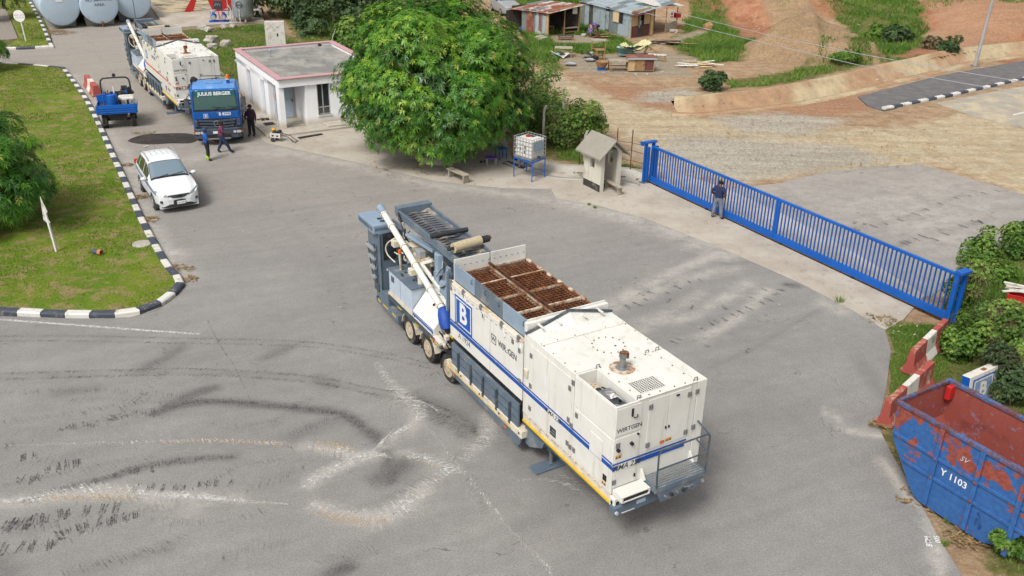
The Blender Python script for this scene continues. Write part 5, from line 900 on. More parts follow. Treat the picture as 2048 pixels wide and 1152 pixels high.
fr = [suv(.97, u) for u in us]; k.add([(.97, w, z) for w, z in fr] + [(.97, -w, z) for w, z in fr[::-1]], [list(range(2*len(us)))]); fr = [suv(-3.62, u) for u in us]; k.add([(-3.62, w, z) for w, z in fr] + [(-3.62, -w, z) for w, z in fr[::-1]], [list(range(2*len(us)))[::-1]]); k.b(-3.5,.85,-.8,.8,.22,.5)
body = k.build('body', M['car_white'], CS, smooth=True)
k = KB(); 
patch2(k, np.linspace(-1.27,-.54,10), 4.15, .010)
wsn = k.build('windscreen', M['glass_blue'], body, smooth=True); k = KB()
patch2(k, np.linspace(-.54,-.40,4), 4.0, .008)
k.build('cowl', M['black'], body, smooth=True); k = KB()
for s in (1, -1): patch(k, np.linspace(-1.31,-1.27,3), np.linspace(4.1,6,8), .008, s); patch(k, np.linspace(-1.31,-.50,10), np.linspace(4.0,4.16,3), .012, s)
k.build('windscreen_trim', M['black'], body, smooth=True)
m = KB(); m.tube([(-.46,-.05,1.24),(-.60,-.6,1.29)], .012, 5); m.tube([(-.44,.55,1.21),(-.56,.05,1.28)], .012, 5); m.build('wiper', M['black'], wsn)
for s in (1, -1):
    for a, b_ in ((-1.66,-.86),(-2.56,-1.74),(-3.2,-2.64)):
        k = KB(); top = 3.93 if b_ < -1.3 else 3.9; patch(k, np.linspace(a, b_, 8), np.linspace(3.10, top, 6), .006, s); k.build('side_window', M['glass'], body, smooth=True)
    k = KB(); patch(k, np.linspace(-3.55,.72,40), np.linspace(2.50,2.72,3), .010, s); k.build('side_stripe', M['logo_blue'], body, smooth=True)
    k = KB(); patch(k, np.linspace(-3.3,.75,30), np.linspace(.0,.9,3), .010, s); k.build('sill_cladding', M['grey_plastic'], body, smooth=True)
    k = KB(); mx_ = KB(); mx_.ball((-.70, s*1.06, 1.16), (.09,.13,.085), 12, 8); mi = mx_.build('mirror', M['car_white'], body, smooth=True); KB().b(-.76,-.66,min(s*.88,s*1.0),max(s*.88,s*1.0),1.09,1.13).build('mirror_foot', M['black'], mi)
    m = KB(); m.tube([(-1.40,s*.64,1.71),(-1.6,s*.645,1.79),(-2.3,s*.64,1.83),(-3.0,s*.62,1.78),(-3.15,s*.61,1.67)], .022, 6); m.build('roof_rail', M['galv'], body, smooth=True)
    for l in (0.0, -2.66):
        k = KB(); k.lathe([(.41,s*.80),(.41,s*.927),(.34,s*.93),(.34,s*.80)], 24, (l,0,.345), 'y'); k.build('wheel_arch', M['grey_plastic'], body); wheel(CS, l, s*.83, .345, .22, s, M['rim_grey'], rim_r=.68)
    a, b_ = sorted((s*.40, s*.80))
    k = KB(); k.add([(.93,s*.40,.75),(.87,s*.66,.75),(.66,s*.84,.84),(.42,s*.895,.95),(.62,s*.77,.95),(.86,s*.54,.86)], [[0,1,5],[1,2,4,5],[2,3,4]] if s > 0 else [[5,1,0],[5,4,2,1],[4,3,2]])
    k.v = [(x+.045, y*1.035, z+.022) for x, y, z in k.v]; k.build('headlight', M['headlamp'], body)
    KB().cyl((.86,s*.74,.55),(.935,s*.70,.55),.06,n=14).build('fog_lamp', M['dark'], body); k = KB(); k.b(-3.62,-3.46,min(s*.70,s*.90),max(s*.70,s*.90),1.04,1.24); k.build('tail_light', M['red'], body, bevel=.03)
k = KB(); k.prism([(.86,-.72),(.965,-.48),(1.0,0),(.965,.48),(.86,.72),(.62,.88),(.5,.5),(.5,-.5),(.62,-.88)], 'z', .27, .40); k.prism([(.95,-.46),(.995,0),(.95,.46),(.7,.3),(.7,-.3)], 'z', .40, .60); bpr = k.build('bumper', M['dark'], body, bevel=.02)
k = KB(); k.prism([(.94,-.44),(.982,-.1),(.982,.1),(.94,.44),(.85,.3),(.85,-.3)], 'z', .67, .81); k.build('grille', M['black'], body)
for z in (.70, .77): k = KB(); k.prism([(.945,-.46),(.99,-.1),(.99,.1),(.945,.46),(.85,.3),(.85,-.3)], 'z', z-.022, z+.022); k.build('grille_bar', M['grey_plastic'], body)
m = KB(); m.tube([(1.0,.09*math.cos(a),.74+.05*math.sin(a)) for a in np.linspace(0,2*math.pi,16)], .012, 5); m.tube([(1.0,.05*math.cos(a),.75+.03*math.sin(a)) for a in np.linspace(0,2*math.pi,12)], .010, 5); m.tube([(1.0,.028*math.cos(a),.74+.05*math.sin(a)) for a in np.linspace(0,2*math.pi,12)], .010, 5); m.build('badge', M['dark'], body)
pl = KB().b(1.0,1.01,-.23,.12,.40,.54).build('number_plate', M['white'], body); lettering('GG-789JA', .05, pmat('plate_green', C(60,150,140), .5), pl, (1.015,.055,.465), (0,1,0), UZ, squeeze=.9)
m = KB(); m.tube([(-3.0,0,1.70),(-3.2,0,2.05)], .006, 4); m.build('aerial', M['dark'], body)
k = KB()
for w in (-.35,-.12,.12,.35): k.b(-2.9,-1.9,w-.006,w+.006,1.755,1.772)
k.build('roof_crease', M['galv'], body)
# ------------------------------------------------------------------ blue four wheel dumper with spray gear, seen from behind
B0, B1 = G(213,258), G(268,254); ctr = (B0+B1)/2; hd = math.atan2((B1-B0).y, (B1-B0).x) + math.pi/2
T = thing('dumper', 'blue four wheel dumper loaded with drum and hose reels beside the kerb', 'dumper', ctr, hd)
for l in (.1, 1.75):
    for s in (-1, 1): wheel(T, l+.25, s*.72, .41, .26, s, M['black'], lug=True, rim_r=.5)
    KB().cyl((l+.25,-.6,.41),(l+.25,.6,.41),.06,n=8).build('axle', M['dark'], T)
k = KB(); k.b(.0,2.6,-.32,.32,.5,.85); k.prism([(-.55,.9),(.55,.9),(.4,.45),(-.4,.45)], 'x', -.05, .2); k.build('chassis', M['dark'], T, bevel=.02)
bl = pmat('dumper_blue', C(16,102,196), .45, var=.1, dirt=C(110,120,130), da=.25, ds=4); M['dumper_blue'] = bl
bed = KB().b(-.25,1.45,-1.0,1.0,.92,.98).build('load_bed', bl, T, bevel=.01)
k = KB(); k.b(-.30,-.25,-1.05,1.05,.86,1.36); tg = k.build('tailgate', bl, bed, bevel=.01)
for z in (.96,1.08,1.2): KB().b(-.325,-.298,-1.0,1.0,z-.02,z+.02).build('tailgate_rib', bl, tg, bevel=.01)
for s in (-1,1): k = KB(); k.b(-.25,1.45,min(s*1.0,s*1.03),max(s*1.0,s*1.03),.96,1.20); k.build('side_board', bl, bed); KB().bar((-.27,s*1.02,1.37),(1.45,s*1.02,1.22),.04,.04).build('side_rail', M['galv'], bed)
KB().b(1.45,1.5,-1.05,-.35,.95,1.55).build('head_board', bl, bed); 
k = KB(); k.lathe([(.27,.98),(.28,1.0),(.28,1.84),(.26,1.86),(.26,1.82),(0.01,1.82)], 22, (.15,-.18,0)); d = k.build('drum', bl, T, smooth=True); KB().cyl((.15,-.18,1.84),(.15,-.18,1.95),.03,n=8).build('drum_spout', M['dark'], d)
k = KB(); k.b(.25,1.0,.10,.95,1.0,1.62); wt = k.build('water_tank', M['white_dirty'], T, bevel=.12, seg=3)
for i in range(4):
    w = .22 + i*.2; m = KB(); m.tube([(.15, w+.05*math.cos(a)*.4, 1.25+.21*math.sin(a)) for a in np.linspace(0,2*math.pi,14)], .02, 6); m.tube([(.15+.0, w-.05, 1.5),(.12,w-.06,1.2),(.12,w-.04,.98)], .022, 6); m.bar((.1,w-.08,1.5),(.1,w+.08,1.5),.06,.05); m.build('hose_reel', M['galv' if i % 2 else 'dark'], T, smooth=True)
m = KB(); m.tube([(-.05,-.62,.98),(.0,-.6,1.9),(.02,-.55,2.02),(.1,-.45,2.02),(.12,-.42,1.2)], .04, 6); m.build('pump_handle', bl, T)
k = KB(); k.b(.0,.35,-.85,-.4,.99,1.12); k.b(.55,.9,-.9,-.35,.99,1.2); k.build('battery', M['dark'], T, bevel=.02); KB().b(.1,.3,-.78,-.5,1.12,1.17).build('tool_case', M['white_dirty'], T)
m = KB(); m.tube([(.9,-.75,.98),(.92,-.74,1.3),(.92,-.3,1.3),(.9,-.3,1.0)], .02, 6); m.build('carry_frame', M['dark'], T)
m = KB(); m.tube(catmull([(1.9,.76,1.0),(1.9,.76,2.05),(1.9,.66,2.3),(1.9,.45,2.36),(1.9,-.45,2.36),(1.9,-.66,2.3),(1.9,-.76,2.05),(1.9,-.76,1.0)], 4), .045, 8); rp = m.build('roll_bar', M['dark'], T, smooth=True); m = KB(); m.cyl((1.88,0,2.5),(1.92,0,2.5),.10,n=14); m.cyl((1.9,0,2.36),(1.9,0,2.44),.02,n=6); m.build('work_lamp', M['dark'], rp)
k = KB(); k.b(1.5,2.0,.1,.75,1.0,1.5); k.b(1.45,1.9,.2,.7,1.5,1.72); k.b(1.6,1.75,.28,.6,1.72,1.95); eng = k.build('engine', M['dark'], T, bevel=.04); k = KB(); k.cyl((1.5,.85,1.5),(1.5,.62,1.85),.12,n=12); k.build('air_filter', M['black'], eng, smooth=True); KB().cyl((1.4,-.1,1.3),(1.4,-.1,1.98),.035,n=8).build('exhaust', M['white'], eng); KB().cyl((1.3,.55,1.6),(1.3,.55,1.78),.05,n=8).build('filler', bl, eng)
k = KB(); k.b(1.9,2.4,-.4,.4,.9,1.0); k.b(2.3,2.4,-.4,.4,1.0,1.5); k.build('seat', M['black'], T, bevel=.05); m = KB(); m.tube([(2.0,-.5,1.2),(1.9,-.45,1.5)], .02, 5); m.tube([(1.9+.18*math.cos(a),-.45+.0,1.5+.18*math.sin(a)) for a in np.linspace(0,2*math.pi,14)], .018, 5); m.build('steering_wheel', M['black'], T)
# ------------------------------------------------------------------ gatehouse (x along its front, y to the back)
t = NT('white_wall'); a = t.noise(1.0, 6, 0.7); v = t.noise(1.0, 5, 0.7, stretch=(3,3,.4)); zz = t.n('ShaderNodeSeparateXYZ'); t.l(t.co, zz.inputs[0]); low = t.ramp(t.math('SUBTRACT', zz.outputs[2], t.math('MULTIPLY', a, 0.5)), 0.35, -0.15)
c = t.mul(C(243,244,246,1.28), t.ramp(a, 0.3, 0.7, 0.95, 1.02)); c = t.mix(t.math('MULTIPLY', t.ramp(v, .6, .8), .3), c, C(190,180,160)); c = t.mix(t.math('MULTIPLY', low, .6), c, C(196,170,130)); M['wall_white'] = t.fin(c, .8, 0, .3)
M['pink_trim'] = pmat('pink_coping', C(206,160,163), .6, var=.06, dirt=C(190,150,150), da=.25); 
t = NT('roof_screed'); a = t.noise(.7, 6, .65); b_ = t.noise(3, 7, .7, stretch=(1,.3,1)); c = t.mix(t.ramp(a, .4, .6), C(136,134,130), C(168,164,156)); c = t.mix(t.math('MULTIPLY', t.ramp(b_, .5, .65), .6), c, C(112,112,112)); M['roof_grey'] = t.fin(c, .92)
BO = (-12.84, 49.89); BA = rad(29.8)
T = thing('gatehouse', 'white flat roofed gatehouse with pink roof edge beside the mango tree', 'building', (BO[0], BO[1], 0), BA)
W_, D_, H_ = 6.2, 8.9, 2.62
m = MB(); m.b(0,.25,2.1,2.9,0,2.35); m.b(0,.25,3.65,5.8,0,2.35); m.b(0,.25,6.65,D_,0,2.35); m.b(0,.25,2.1,D_,2.12,2.40)
m.b(0,.28,0,.6,0,2.35)                                                       # corner pier
m.b(1.47,2.13,0,.25,0,2.35); m.b(2.87,3.8,0,.25,0,2.35); m.b(4.6,W_,0,.25,0,2.35); m.b(2.13,2.87,0,.25,0,.6); m.b(3.8,4.6,0,.25,0,1.2)
m.b(W_-.25,W_,.25,D_,0,2.4); m.b(.25,W_-.25,D_-.25,D_,0,2.4); m.b(.25,.72,2.1,2.3,0,2.38); m.b(1.47,1.67,.25,2.1,0,2.38); m.build('wall', M['wall_white'], T)
m = MB(); m.b(-.0,W_,-.12,.2,2.36,2.80); m.b(-.02,.2,.2,D_,2.36,2.80); m.b(W_-.2,W_+.02,.2,D_,2.36,2.80); m.b(.2,W_-.2,D_-.2,D_,2.36,2.80); m.build('parapet', M['wall_white'], T)
m = MB(); m.b(.2,W_-.2,.2,D_-.2,2.45,2.66); rf = m.build('roof', M['roof_grey'], T)
m = MB(); o = .10
for a_ in ((-o,W_+o,-.2-o*.5,.16), (-o,.26,.16,D_-.26), (W_-.26,W_+o,.16,D_-.26), (-o,W_+o,D_-.26,D_+o)): m.b(a_[0],a_[1],a_[2],a_[3],2.80,2.87)
m.build('coping', M['pink_trim'], rf, bevel=.02)
m = MB(); m.lathe([(.05,2.66),(.05,2.98),(.09,2.99),(.09,3.06),(0.01,3.07)], 10, (1.5,6.6,0)); m.build('vent_pipe', M['galv'], rf, smooth=True); MB().b(5.2,5.35,D_-.4,D_-.21,2.66,2.78).build('outlet', M['black'], rf)
m = MB(); m.tube([(W_-.3,D_-.5,2.7),(W_+.5,D_+.6,3.5)], .02, 5); m.build('aerial', M['galv'], rf)
m = MB(); m.b(.25,W_-.25,.25,D_-.25,-.05,.06); m.build('floor', pmat('tile_floor', C(176,168,152), .5, var=.1), T)
for j in range(2):
    for i in range(3): MB().b(.32+i*.38, .68+i*.38, .35+j*.85, 1.17+j*.85, .06, .066).build('floor_tile', M['tile'] if 'tile' in M else M.setdefault('tile', pmat('floor_tile', C(186,178,160), .35, var=.06)), T)
M['alu'] = pmat('aluminium_frame', C(196,196,196), .4, metal=.3, var=.05); M['door_panel'] = pmat('door_panel', C(188,202,220), .4, var=.04)
def framed(parent, name, x0, x1, z0, z1, y, bars, mat, fw=.05):
    m = MB(); m.b(x0,x0+fw,y-.04,y+.04,z0,z1); m.b(x1-fw,x1,y-.04,y+.04,z0,z1); m.b(x0+fw,x1-fw,y-.04,y+.04,z0,z0+fw); m.b(x0+fw,x1-fw,y-.04,y+.04,z1-fw,z1)
    for kind, p in bars:
        if kind == 'v': m.b(p-fw/2,p+fw/2,y-.035,y+.035,z0+fw,z1-fw)
        else: m.b(x0+fw,x1-fw,y-.033,y+.033,p-fw/2,p+fw/2)
    fo = m.build(name, M['alu'], parent)
    MB().b(x0+.01,x1-.01,y-.012,y+.012,z0+.01,z1-.01).build('pane', mat, fo); return fo
d = framed(T, 'door', .74, 1.36, .08, 2.12, 2.04, [('h', 1.15)], M['door_panel']); MB().b(1.26,1.30,1.96,2.02,1.0,1.16).build('handle', M['dark'], d)
MB().b(.28,.72,2.075,2.1,.08,2.3).build('wall_panel', M['door_panel'], T); MB().b(1.37,1.47,1.98,2.1,.06,2.2).build('door_frame', M['alu'], T)
w1 = framed(T, 'window', 2.13, 2.87, .60, 2.36, .10, [('v', 2.46), ('h', 1.02)], M['glass'], fw=.06); MB().b(2.10,2.92,-.06,.12,.53,.60).build('window_sill', M['white_dirty'], w1); MB().b(2.25,2.8,.13,.3,.66,.98).build('crate_inside', M['rust'], w1)
w2 = framed(T, 'window', 3.80, 4.60, 1.20, 2.36, .10, [('v', 4.2)], M['glass'], fw=.06); MB().b(3.77,4.64,-.06,.12,1.13,1.20).build('window_sill', M['white_dirty'], w2)
for y0_, y1_ in ((2.9,3.65),(5.8,6.65)): dd = MB().b(.15,.19,y0_,y1_,.02,2.12).build('side_door', M['door_panel'], T); MB().b(.12,.15,y0_+.08,y0_+.12,.95,1.1).build('handle', M['dark'], dd)
m = MB(); m.tube([(-.02,.78,2.6),(-.02,.78,.1)], .02, 6); m.build('drain_pipe', M['white'], T)
def on_b(x, y): return (BO[0] + x*math.cos(BA) - y*math.sin(BA), BO[1] + x*math.sin(BA) + y*math.cos(BA))
fe = thing('fire_extinguisher', 'red fire extinguisher hanging on the gatehouse porch wall', 'extinguisher', (*on_b(.42, 2.0), 1.15), BA)
m = MB(); m.lathe([(.085,0),(.09,.02),(.09,.42),(.06,.49),(.03,.50),(.03,.55),(0.01,.55)], 14); m.build('cylinder', M['red'], fe, smooth=True); m = MB(); m.tube(catmull([(0,-.02,.54),(-.1,-.03,.56),(-.16,-.03,.4),(-.14,-.03,.2),(-.1,-.05,.1)], 4), .012, 5); m.b(-.03,.06,-.02,.02,.55,.59); m.build('hose', M['black'], fe); MB().b(-.05,.05,-.095,-.088,.18,.30).build('label_plate', M['white'], fe)
flat('doorstep_slab', [on_b(.05,-.35), on_b(1.0,-.35), on_b(1.0,-.95), on_b(.05,-.95)], .075, M['white_dirty'], th=.07, label='pale grey slab lying in front of the gatehouse porch', cat='slab')
m = MB(); m.b(2.3,3.35,-1.0,-.1,-.03,.22); o = m.build('concrete_block', M['concrete'], bevel=.04, label='low concrete block against the gatehouse front wall', cat='block'); o.location = (BO[0], BO[1], 0); o.rotation_euler = (0,0,BA)
m = MB(); m.b(-1.15,0,.0,9.2,-.05,.11); m.b(-1.15,6.3,-1.25,0.0,-.05,.11); o = m.build('gatehouse_plinth', M['concrete'], T)
flat('door_mat', [on_b(-.65,.9), on_b(-.1,.9), on_b(-.1,1.5), on_b(-.65,1.5)], .125, M['black'], th=.015, label='black rubber mat on the paving left of the porch', cat='mat')
m = MB(); m.tube([(-.3,0,.16),(.0,.05,.2),(.32,0,.15)], .035, 6); m.b(.2,.36,-.08,.08,.11,.22); m.b(-.05,.1,-.12,.12,.12,.2); o = m.build('jack_tool', M['dark'], label='dark metal tool lying on the gatehouse paving', cat='tool'); o.location = (*on_b(-.5,2.1), 0); o.rotation_euler = (0,0,rad(20))
tr = thing('trolley', 'small two wheel trolley with white box and yellow helmet shaped top', 'trolley', G(554,282), rad(-12))
m = MB(); m.b(-.28,.30,-.2,.2,.22,.46); bx_ = m.build('box', M['white_dirty'], tr, bevel=.01)
for x in (-.12,.14): MB().b(x-.06,x+.06,-.206,-.2,.29,.38).build('box_label', M['ink'], bx_)
for y in (-.24,.24): MB().lathe([(.06,y-.03),(.11,y-.03),(.12,y),(.11,y+.03),(.06,y+.03)], 14, (-.12,0,.12), 'y').build('wheel', M['tyre'], tr, smooth=True)
m = MB(); m.ball((-.12,0,.62),(.13,.10,.08)); m.build('yellow_cap', pmat('yellow_plastic', C(244,168,20), .4), tr, smooth=True)
for i in range(7): m = MB(); x = random.uniform(-.2,.25); m.b(x-.07,x+.07,-.16,.14,.46,.46+random.uniform(.06,.16)); m.build('part', M['dark'], tr, bevel=.02)
m = MB()
for y in (-.15,.15): m.tube([(.28,y,.40),(.7,y,.32),(1.0,y,.12),(1.15,y,.04)], .018, 5)
m.tube([(.75,-.15,.3),(.85,0,.1),(.9,0,.02)], .016, 5); m.tube([(1.1,-.15,.05),(1.1,.15,.05)], .016, 5); m.build('handle', M['dark'], tr)
o = MB().b(-.7,.7,-.13,.13,0,.03).build('rubber_strip', M['black'], label='flat black rubber strip by the gatehouse paving edge', cat='strip'); o.location = (*on_b(1.0,-1.85), .02); o.rotation_euler = (0,0,rad(38))
# ------------------------------------------------------------------ sentry booth
M['booth'] = pmat('booth_render', C(222,217,202), .85, var=.05, vs=2, dirt=C(178,168,148), da=.3, ds=1.2, streak=.25); M['booth_roof'] = pmat('booth_roof', C(160,154,142), .92, var=.07, vs=1.2, dirt=C(128,122,112), da=.35, ds=1.1)
BT = thing('sentry_booth', 'pale concrete sentry booth with arched doorway and gable roof by the gate', 'booth', (3.97, 40.57, 0), rad(31.5))
w, dp, h, ap, th = 1.15, 1.35, 1.82, 2.36, .12
m = MB(); arc = [(w/2 + .38*math.cos(a), 1.72 + .38*math.sin(a)) for a in np.linspace(0, math.pi, 10)]
m.prism([(0,0),(w/2-.38,0),(w/2-.38,1.72)] + arc[::-1][1:5] + [(w/2, 2.10),(w/2,ap),(0,h)], 'y', 0, th); m.prism([(w,0),(w,h),(w/2,ap),(w/2,2.10)] + arc[::-1][5:] + [(w/2+.38,0)], 'y', 0, th)
m.prism([(0,0),(w,0),(w,h),(w/2,ap),(0,h)], 'y', dp-th, dp)
for x0_ in (0, w-th): m.b(x0_, x0_+th, th, dp-th, 0, 1.0); m.b(x0_, x0_+th, th, .52, 1.0, h); m.b(x0_, x0_+th, .88, dp-th, 1.0, h); m.b(x0_,x0_+th,.52,.88,1.70,h)
m.build('wall', M['booth'], BT); MB().b(-.012,.0,.02,dp-.02,0,.34).build('base_band', pmat('tar_band', C(66,64,60), .9, var=.2, dirt=C(150,145,130), da=.35, ds=3), BT)
for s in (-1, 1):
    m = MB(); y0_, y1_ = -.30, dp+.30; ex_ = w/2 + s*(w/2+.30); m.add([(w/2,y0_,ap+.05),(ex_,y0_,h-.20),(ex_,y1_,h-.20),(w/2,y1_,ap+.05),(w/2,y0_,ap+.13),(ex_,y0_,h-.12),(ex_,y1_,h-.12),(w/2,y1_,ap+.13)], [[0,1,2,3],[7,6,5,4],[0,4,5,1],[1,5,6,2],[2,6,7,3],[3,7,4,0]]); m.build('roof_slab', M['booth_roof'], BT)
MB().b(.13,w-.13,.13,dp-.13,0,.05).build('floor', M['concrete'], BT)
M['wood'] = pmat('weathered_wood', C(176,166,148), .9, var=.2, vs=6, dirt=C(120,108,90), da=.4, ds=5); M['wood_brown'] = pmat('brown_wood', C(168,132,92), .9, var=.2, vs=5, dirt=C(110,84,58), da=.4, ds=4)
bn = thing('wooden_bench', 'short grey plank bench sticking out of the sentry booth doorway', 'bench', (4.62, 40.72, 0), rad(-62))
MB().b(-.75,.62,-.13,.13,.36,.41).build('seat', M['wood'], bn, bevel=.008)
for x in (-.6,.48): MB().b(x-.03,x+.03,-.11,.11,0,.36).build('leg', M['wood'], bn)
# ------------------------------------------------------------------ blue sliding gate
M['gate_blue'] = pmat('gate_blue', C(6,96,190), .5, var=.10, vs=1.0, dirt=C(70,106,158), da=.30, ds=3.0)
g0, g1 = Vector((6.45, 42.12, 0)), Vector((14.79, 28.05, 0)); gd = g1-g0; GL = gd.length; ga = math.atan2(gd.y, gd.x)
GT = thing('sliding_gate', 'long blue barred sliding gate closed across the yard entrance', 'gate', g0, ga)
for i in range(2):
    x0_, x1_ = GL*i/2 + .01, GL*(i+1)/2 - .01
    pn = MB().b(x0_, x1_, -.06, .06, .10, .36).build('bottom_rail', M['gate_blue'], GT, bevel=.008); MB().b(x0_, x1_, -.05, .05, 1.74, 1.84).build('top_rail', M['gate_blue'], GT, bevel=.008)
    for x in (x0_, x1_-.1): MB().b(x, x+.1, -.048, .048, .361, 1.739).build('stile', M['gate_blue'], GT)
    n = 43; bar = None
    for j in range(n):
        x = x0_ + .1 + (x1_-x0_-.2)*(j+1)/(n+1)
        if bar is None: bar = MB().b(-.022,.022,-.022,.022,.361,1.739).build('bar', M['gate_blue'], GT); bar.location.x = x
        else: c_ = bar.copy(); COL.objects.link(c_); c_.location.x = x
for x in (.6, GL*.25, GL*.5+.4, GL*.75, GL-1): MB().cyl((x,-.05,.06),(x,.05,.06),.06,n=12).build('roller', M['dark'], GT)
tk = MB().b(-.3, GL+.2, -.03, .03, .0, .03).build('gate_track', M['rust_dark'], label='rusty steel track on the concrete under the blue gate', cat='track'); tk.location = g0; tk.rotation_euler = (0,0,ga)
for px_, nm, lb in (((-.05), 'gate_post', 'tall blue double gate post with top bracket near the sentry booth'),):
    P_ = thing(nm, lb, 'post', g0, ga)
    for y in (-.22, .22): MB().b(-.24,-.10,y-.06,y+.06,0,1.95).build('upright', M['gate_blue'], P_, bevel=.01)
    MB().b(-.28,-.04,-.32,.32,1.92,2.01).build('top_bracket', M['gate_blue'], P_, bevel=.01); MB().b(-.40,-.2,-.40,-.32,1.80,1.98).build('guide', M['gate_blue'], P_); MB().b(-.36,-.0,-.38,.38,-.02,.02).build('base_plate', M['steel'], P_); MB().b(.0,.12,-.3,-.18,.2,1.8).build('channel', M['gate_blue'], P_); MB().b(.0,.12,.18,.3,.2,1.8).build('channel', M['gate_blue'], P_)
P_ = thing('gate_post', 'blue gate post overgrown with creeper at the right end of the gate', 'post', g1, ga)
for y in (-.2,.2): MB().b(.05,.19,y-.06,y+.06,0,1.95).build('upright', M['gate_blue'], P_, bevel=.01)
MB().b(.02,.30,-.28,.26,1.92,2.02).build('top_bracket', M['gate_blue'], P_, bevel=.01)
# wire fence between booth and gate post
FW = thing('wire_fence', 'rusty wire fence with steel rods between sentry booth and gate post', 'fence', (0,0,0))
fa = [Vector((3.2,43.9,0)), Vector((4.18,43.6,0)), Vector((4.95,43.5,0)), Vector((5.65,43.3,0)), Vector((6.15,42.75,0))]
for p in fa[:-1]: MB().cyl(p, p+Vector((0,0,2.25)), .022, n=6).build('fence_rod', M['rust_dark'], FW)
for z in (.35,.75,1.2,1.6): m = MB(); m.tube([p+Vector((0,0,z+random.uniform(-.04,.04))) for p in fa], .012, 4); m.build('wire', M['rust_dark'], FW)
m = MB()
for a_, b_ in zip(fa[:-1], fa[1:]):
    L_ = (b_-a_).length; n = int((L_+1.5)/.09)
    for i in range(n):
        for s in (1,-1):
            q0 = i*.09-.75; q1 = q0+.75*1; z0_, z1_ = (.75,1.6) if s > 0 else (1.6,.75); q0c, q1c = max(0,q0), min(L_,q1+.1)
            if q1c > q0c+.02:
                f0, f1 = (q0c-q0)/.85, (q1c-q0)/.85; d_ = (b_-a_)/L_; m.bar(a_+d_*q0c+Vector((0,0,z0_+(z1_-z0_)*f0)), a_+d_*q1c+Vector((0,0,z0_+(z1_-z0_)*f1)), .004, .004)
m.build('wire_mesh', M['galv'], FW, kind='stuff')
# grey concrete fence posts among the bushes
for u, v, h_, lb in ((1086,292,1.9,'thin grey concrete post in the bushes behind the white tank'), (1125,252,2.0,'grey concrete post half hidden in the creeper right of the mango tree'), (1168,322,1.3,'short grey concrete post beside the drain and sentry booth')):
    p = G(u, v); m = MB(); m.prism([(-.06,0),(.06,0),(.06,h_),(-.06,h_)], 'y', -.06, .06); m.prism([(-.06,h_),(.06,h_),(.14,h_+.28),(.04,h_+.28)], 'y', -.06, .06); o = m.build('concrete_post', M['concrete_grey'], label=lb, cat='post'); o.location = p
# ------------------------------------------------------------------ water container on blue stand
S_ = [Vector((-.01,42.66,0)), Vector((.85,41.87,0)), Vector((1.47,42.65,0)), Vector((.60,43.45,0))]; c0 = sum(S_, Vector())/4
ST_ = thing('tank_stand', 'blue angle iron stand carrying the white water container', 'stand', c0, 0); SP = [p-c0 for p in S_]
for p in SP: MB().bar(p, p+Vector((0,0,.98)), .05, .05).build('leg', M['gate_blue'], ST_)
for i in range(4): a_, b_ = SP[i], SP[(i+1)%4]; MB().bar(a_+Vector((0,0,.96)), b_+Vector((0,0,.96)), .05, .05).build('rail', M['gate_blue'], ST_)
for i in (1, 2): a_, b_ = SP[i], SP[(i+1)%4]; MB().bar(a_+Vector((0,0,.3)), b_+Vector((0,0,.3)), .02, .02).build('brace', M['gate_blue'], ST_)
ax = (S_[1]-S_[0]); aa = math.atan2(ax.y, ax.x)
IB = thing('water_container', 'white caged plastic water container standing on the blue stand', 'water tank', c0 + Vector((0,0,.985)), aa); w, d2, h = 1.12, 1.0, .98
M['ibc'] = pmat('ibc_plastic', C(236,234,226), .45, var=.04, dirt=C(190,182,160), da=.35, ds=3)
MB().b(-w/2,w/2,-d2/2,d2/2,.0,.10).build('pallet', M['steel'], IB, bevel=.02); bt = MB().b(-w/2+.03,w/2-.03,-d2/2+.03,d2/2-.03,.10,h).build('bottle', M['ibc'], IB, bevel=.08, seg=3)
m = MB(); m.lathe([(.13,h-.005),(.13,h+.03),(.0,h+.03)], 16, (-.15,.05,0)); m.build('lid', M['red'], bt); MB().b(-.4,.1,.1,.35,h-.004,h+.006).build('hole', M['dark'], bt)
def cage(m):
    for z in (.14,.34,.54,.74,.94):
        m.tube([(-w/2,-d2/2,z),(w/2,-d2/2,z),(w/2,d2/2,z),(-w/2,d2/2,z),(-w/2,-d2/2,z)], .012, 5)
for z in (.14,.33,.52,.71,.90,1.04):
    m = MB(); m.tube([(-w/2,-d2/2,z),(w/2,-d2/2,z),(w/2,d2/2,z),(-w/2,d2/2,z),(-w/2,-d2/2,z)], .014, 5); m.build('cage_bar', M['galv'], IB)
for i in range(7): x = -w/2 + w*i/6; m = MB(); m.tube([(x,-d2/2,.08),(x,-d2/2,1.04)], .013, 5); m.build('cage_bar', M['galv'], IB); m = MB(); m.tube([(x,d2/2,.08),(x,d2/2,1.04)], .013, 5); m.build('cage_bar', M['galv'], IB)
for i in range(1,6): y = -d2/2 + d2*i/6; m = MB(); m.tube([(w/2,y,.08),(w/2,y,1.04)], .013, 5); m.build('cage_bar', M['galv'], IB); m = MB(); m.tube([(-w/2,y,.08),(-w/2,y,1.04)], .013, 5); m.build('cage_bar', M['galv'], IB)
MB().b(w/2+.015,w/2+.022,-.3,.28,.45,.85).build('info_plate', M['slate_light'], IB); m = MB(); m.cyl((w/2-.05,0,.14),(w/2+.1,0,.14),.05,n=10); m.build('outlet_valve', M['dark'], IB)
for x, z in ((-.42,.55),(-.18,.5),(.12,.6),(.1,.38)): MB().b(x-.04,x+.04,-d2/2+.02,-d2/2+.028,z-.06,z+.06).build('mark', M['grey_plastic'], bt)
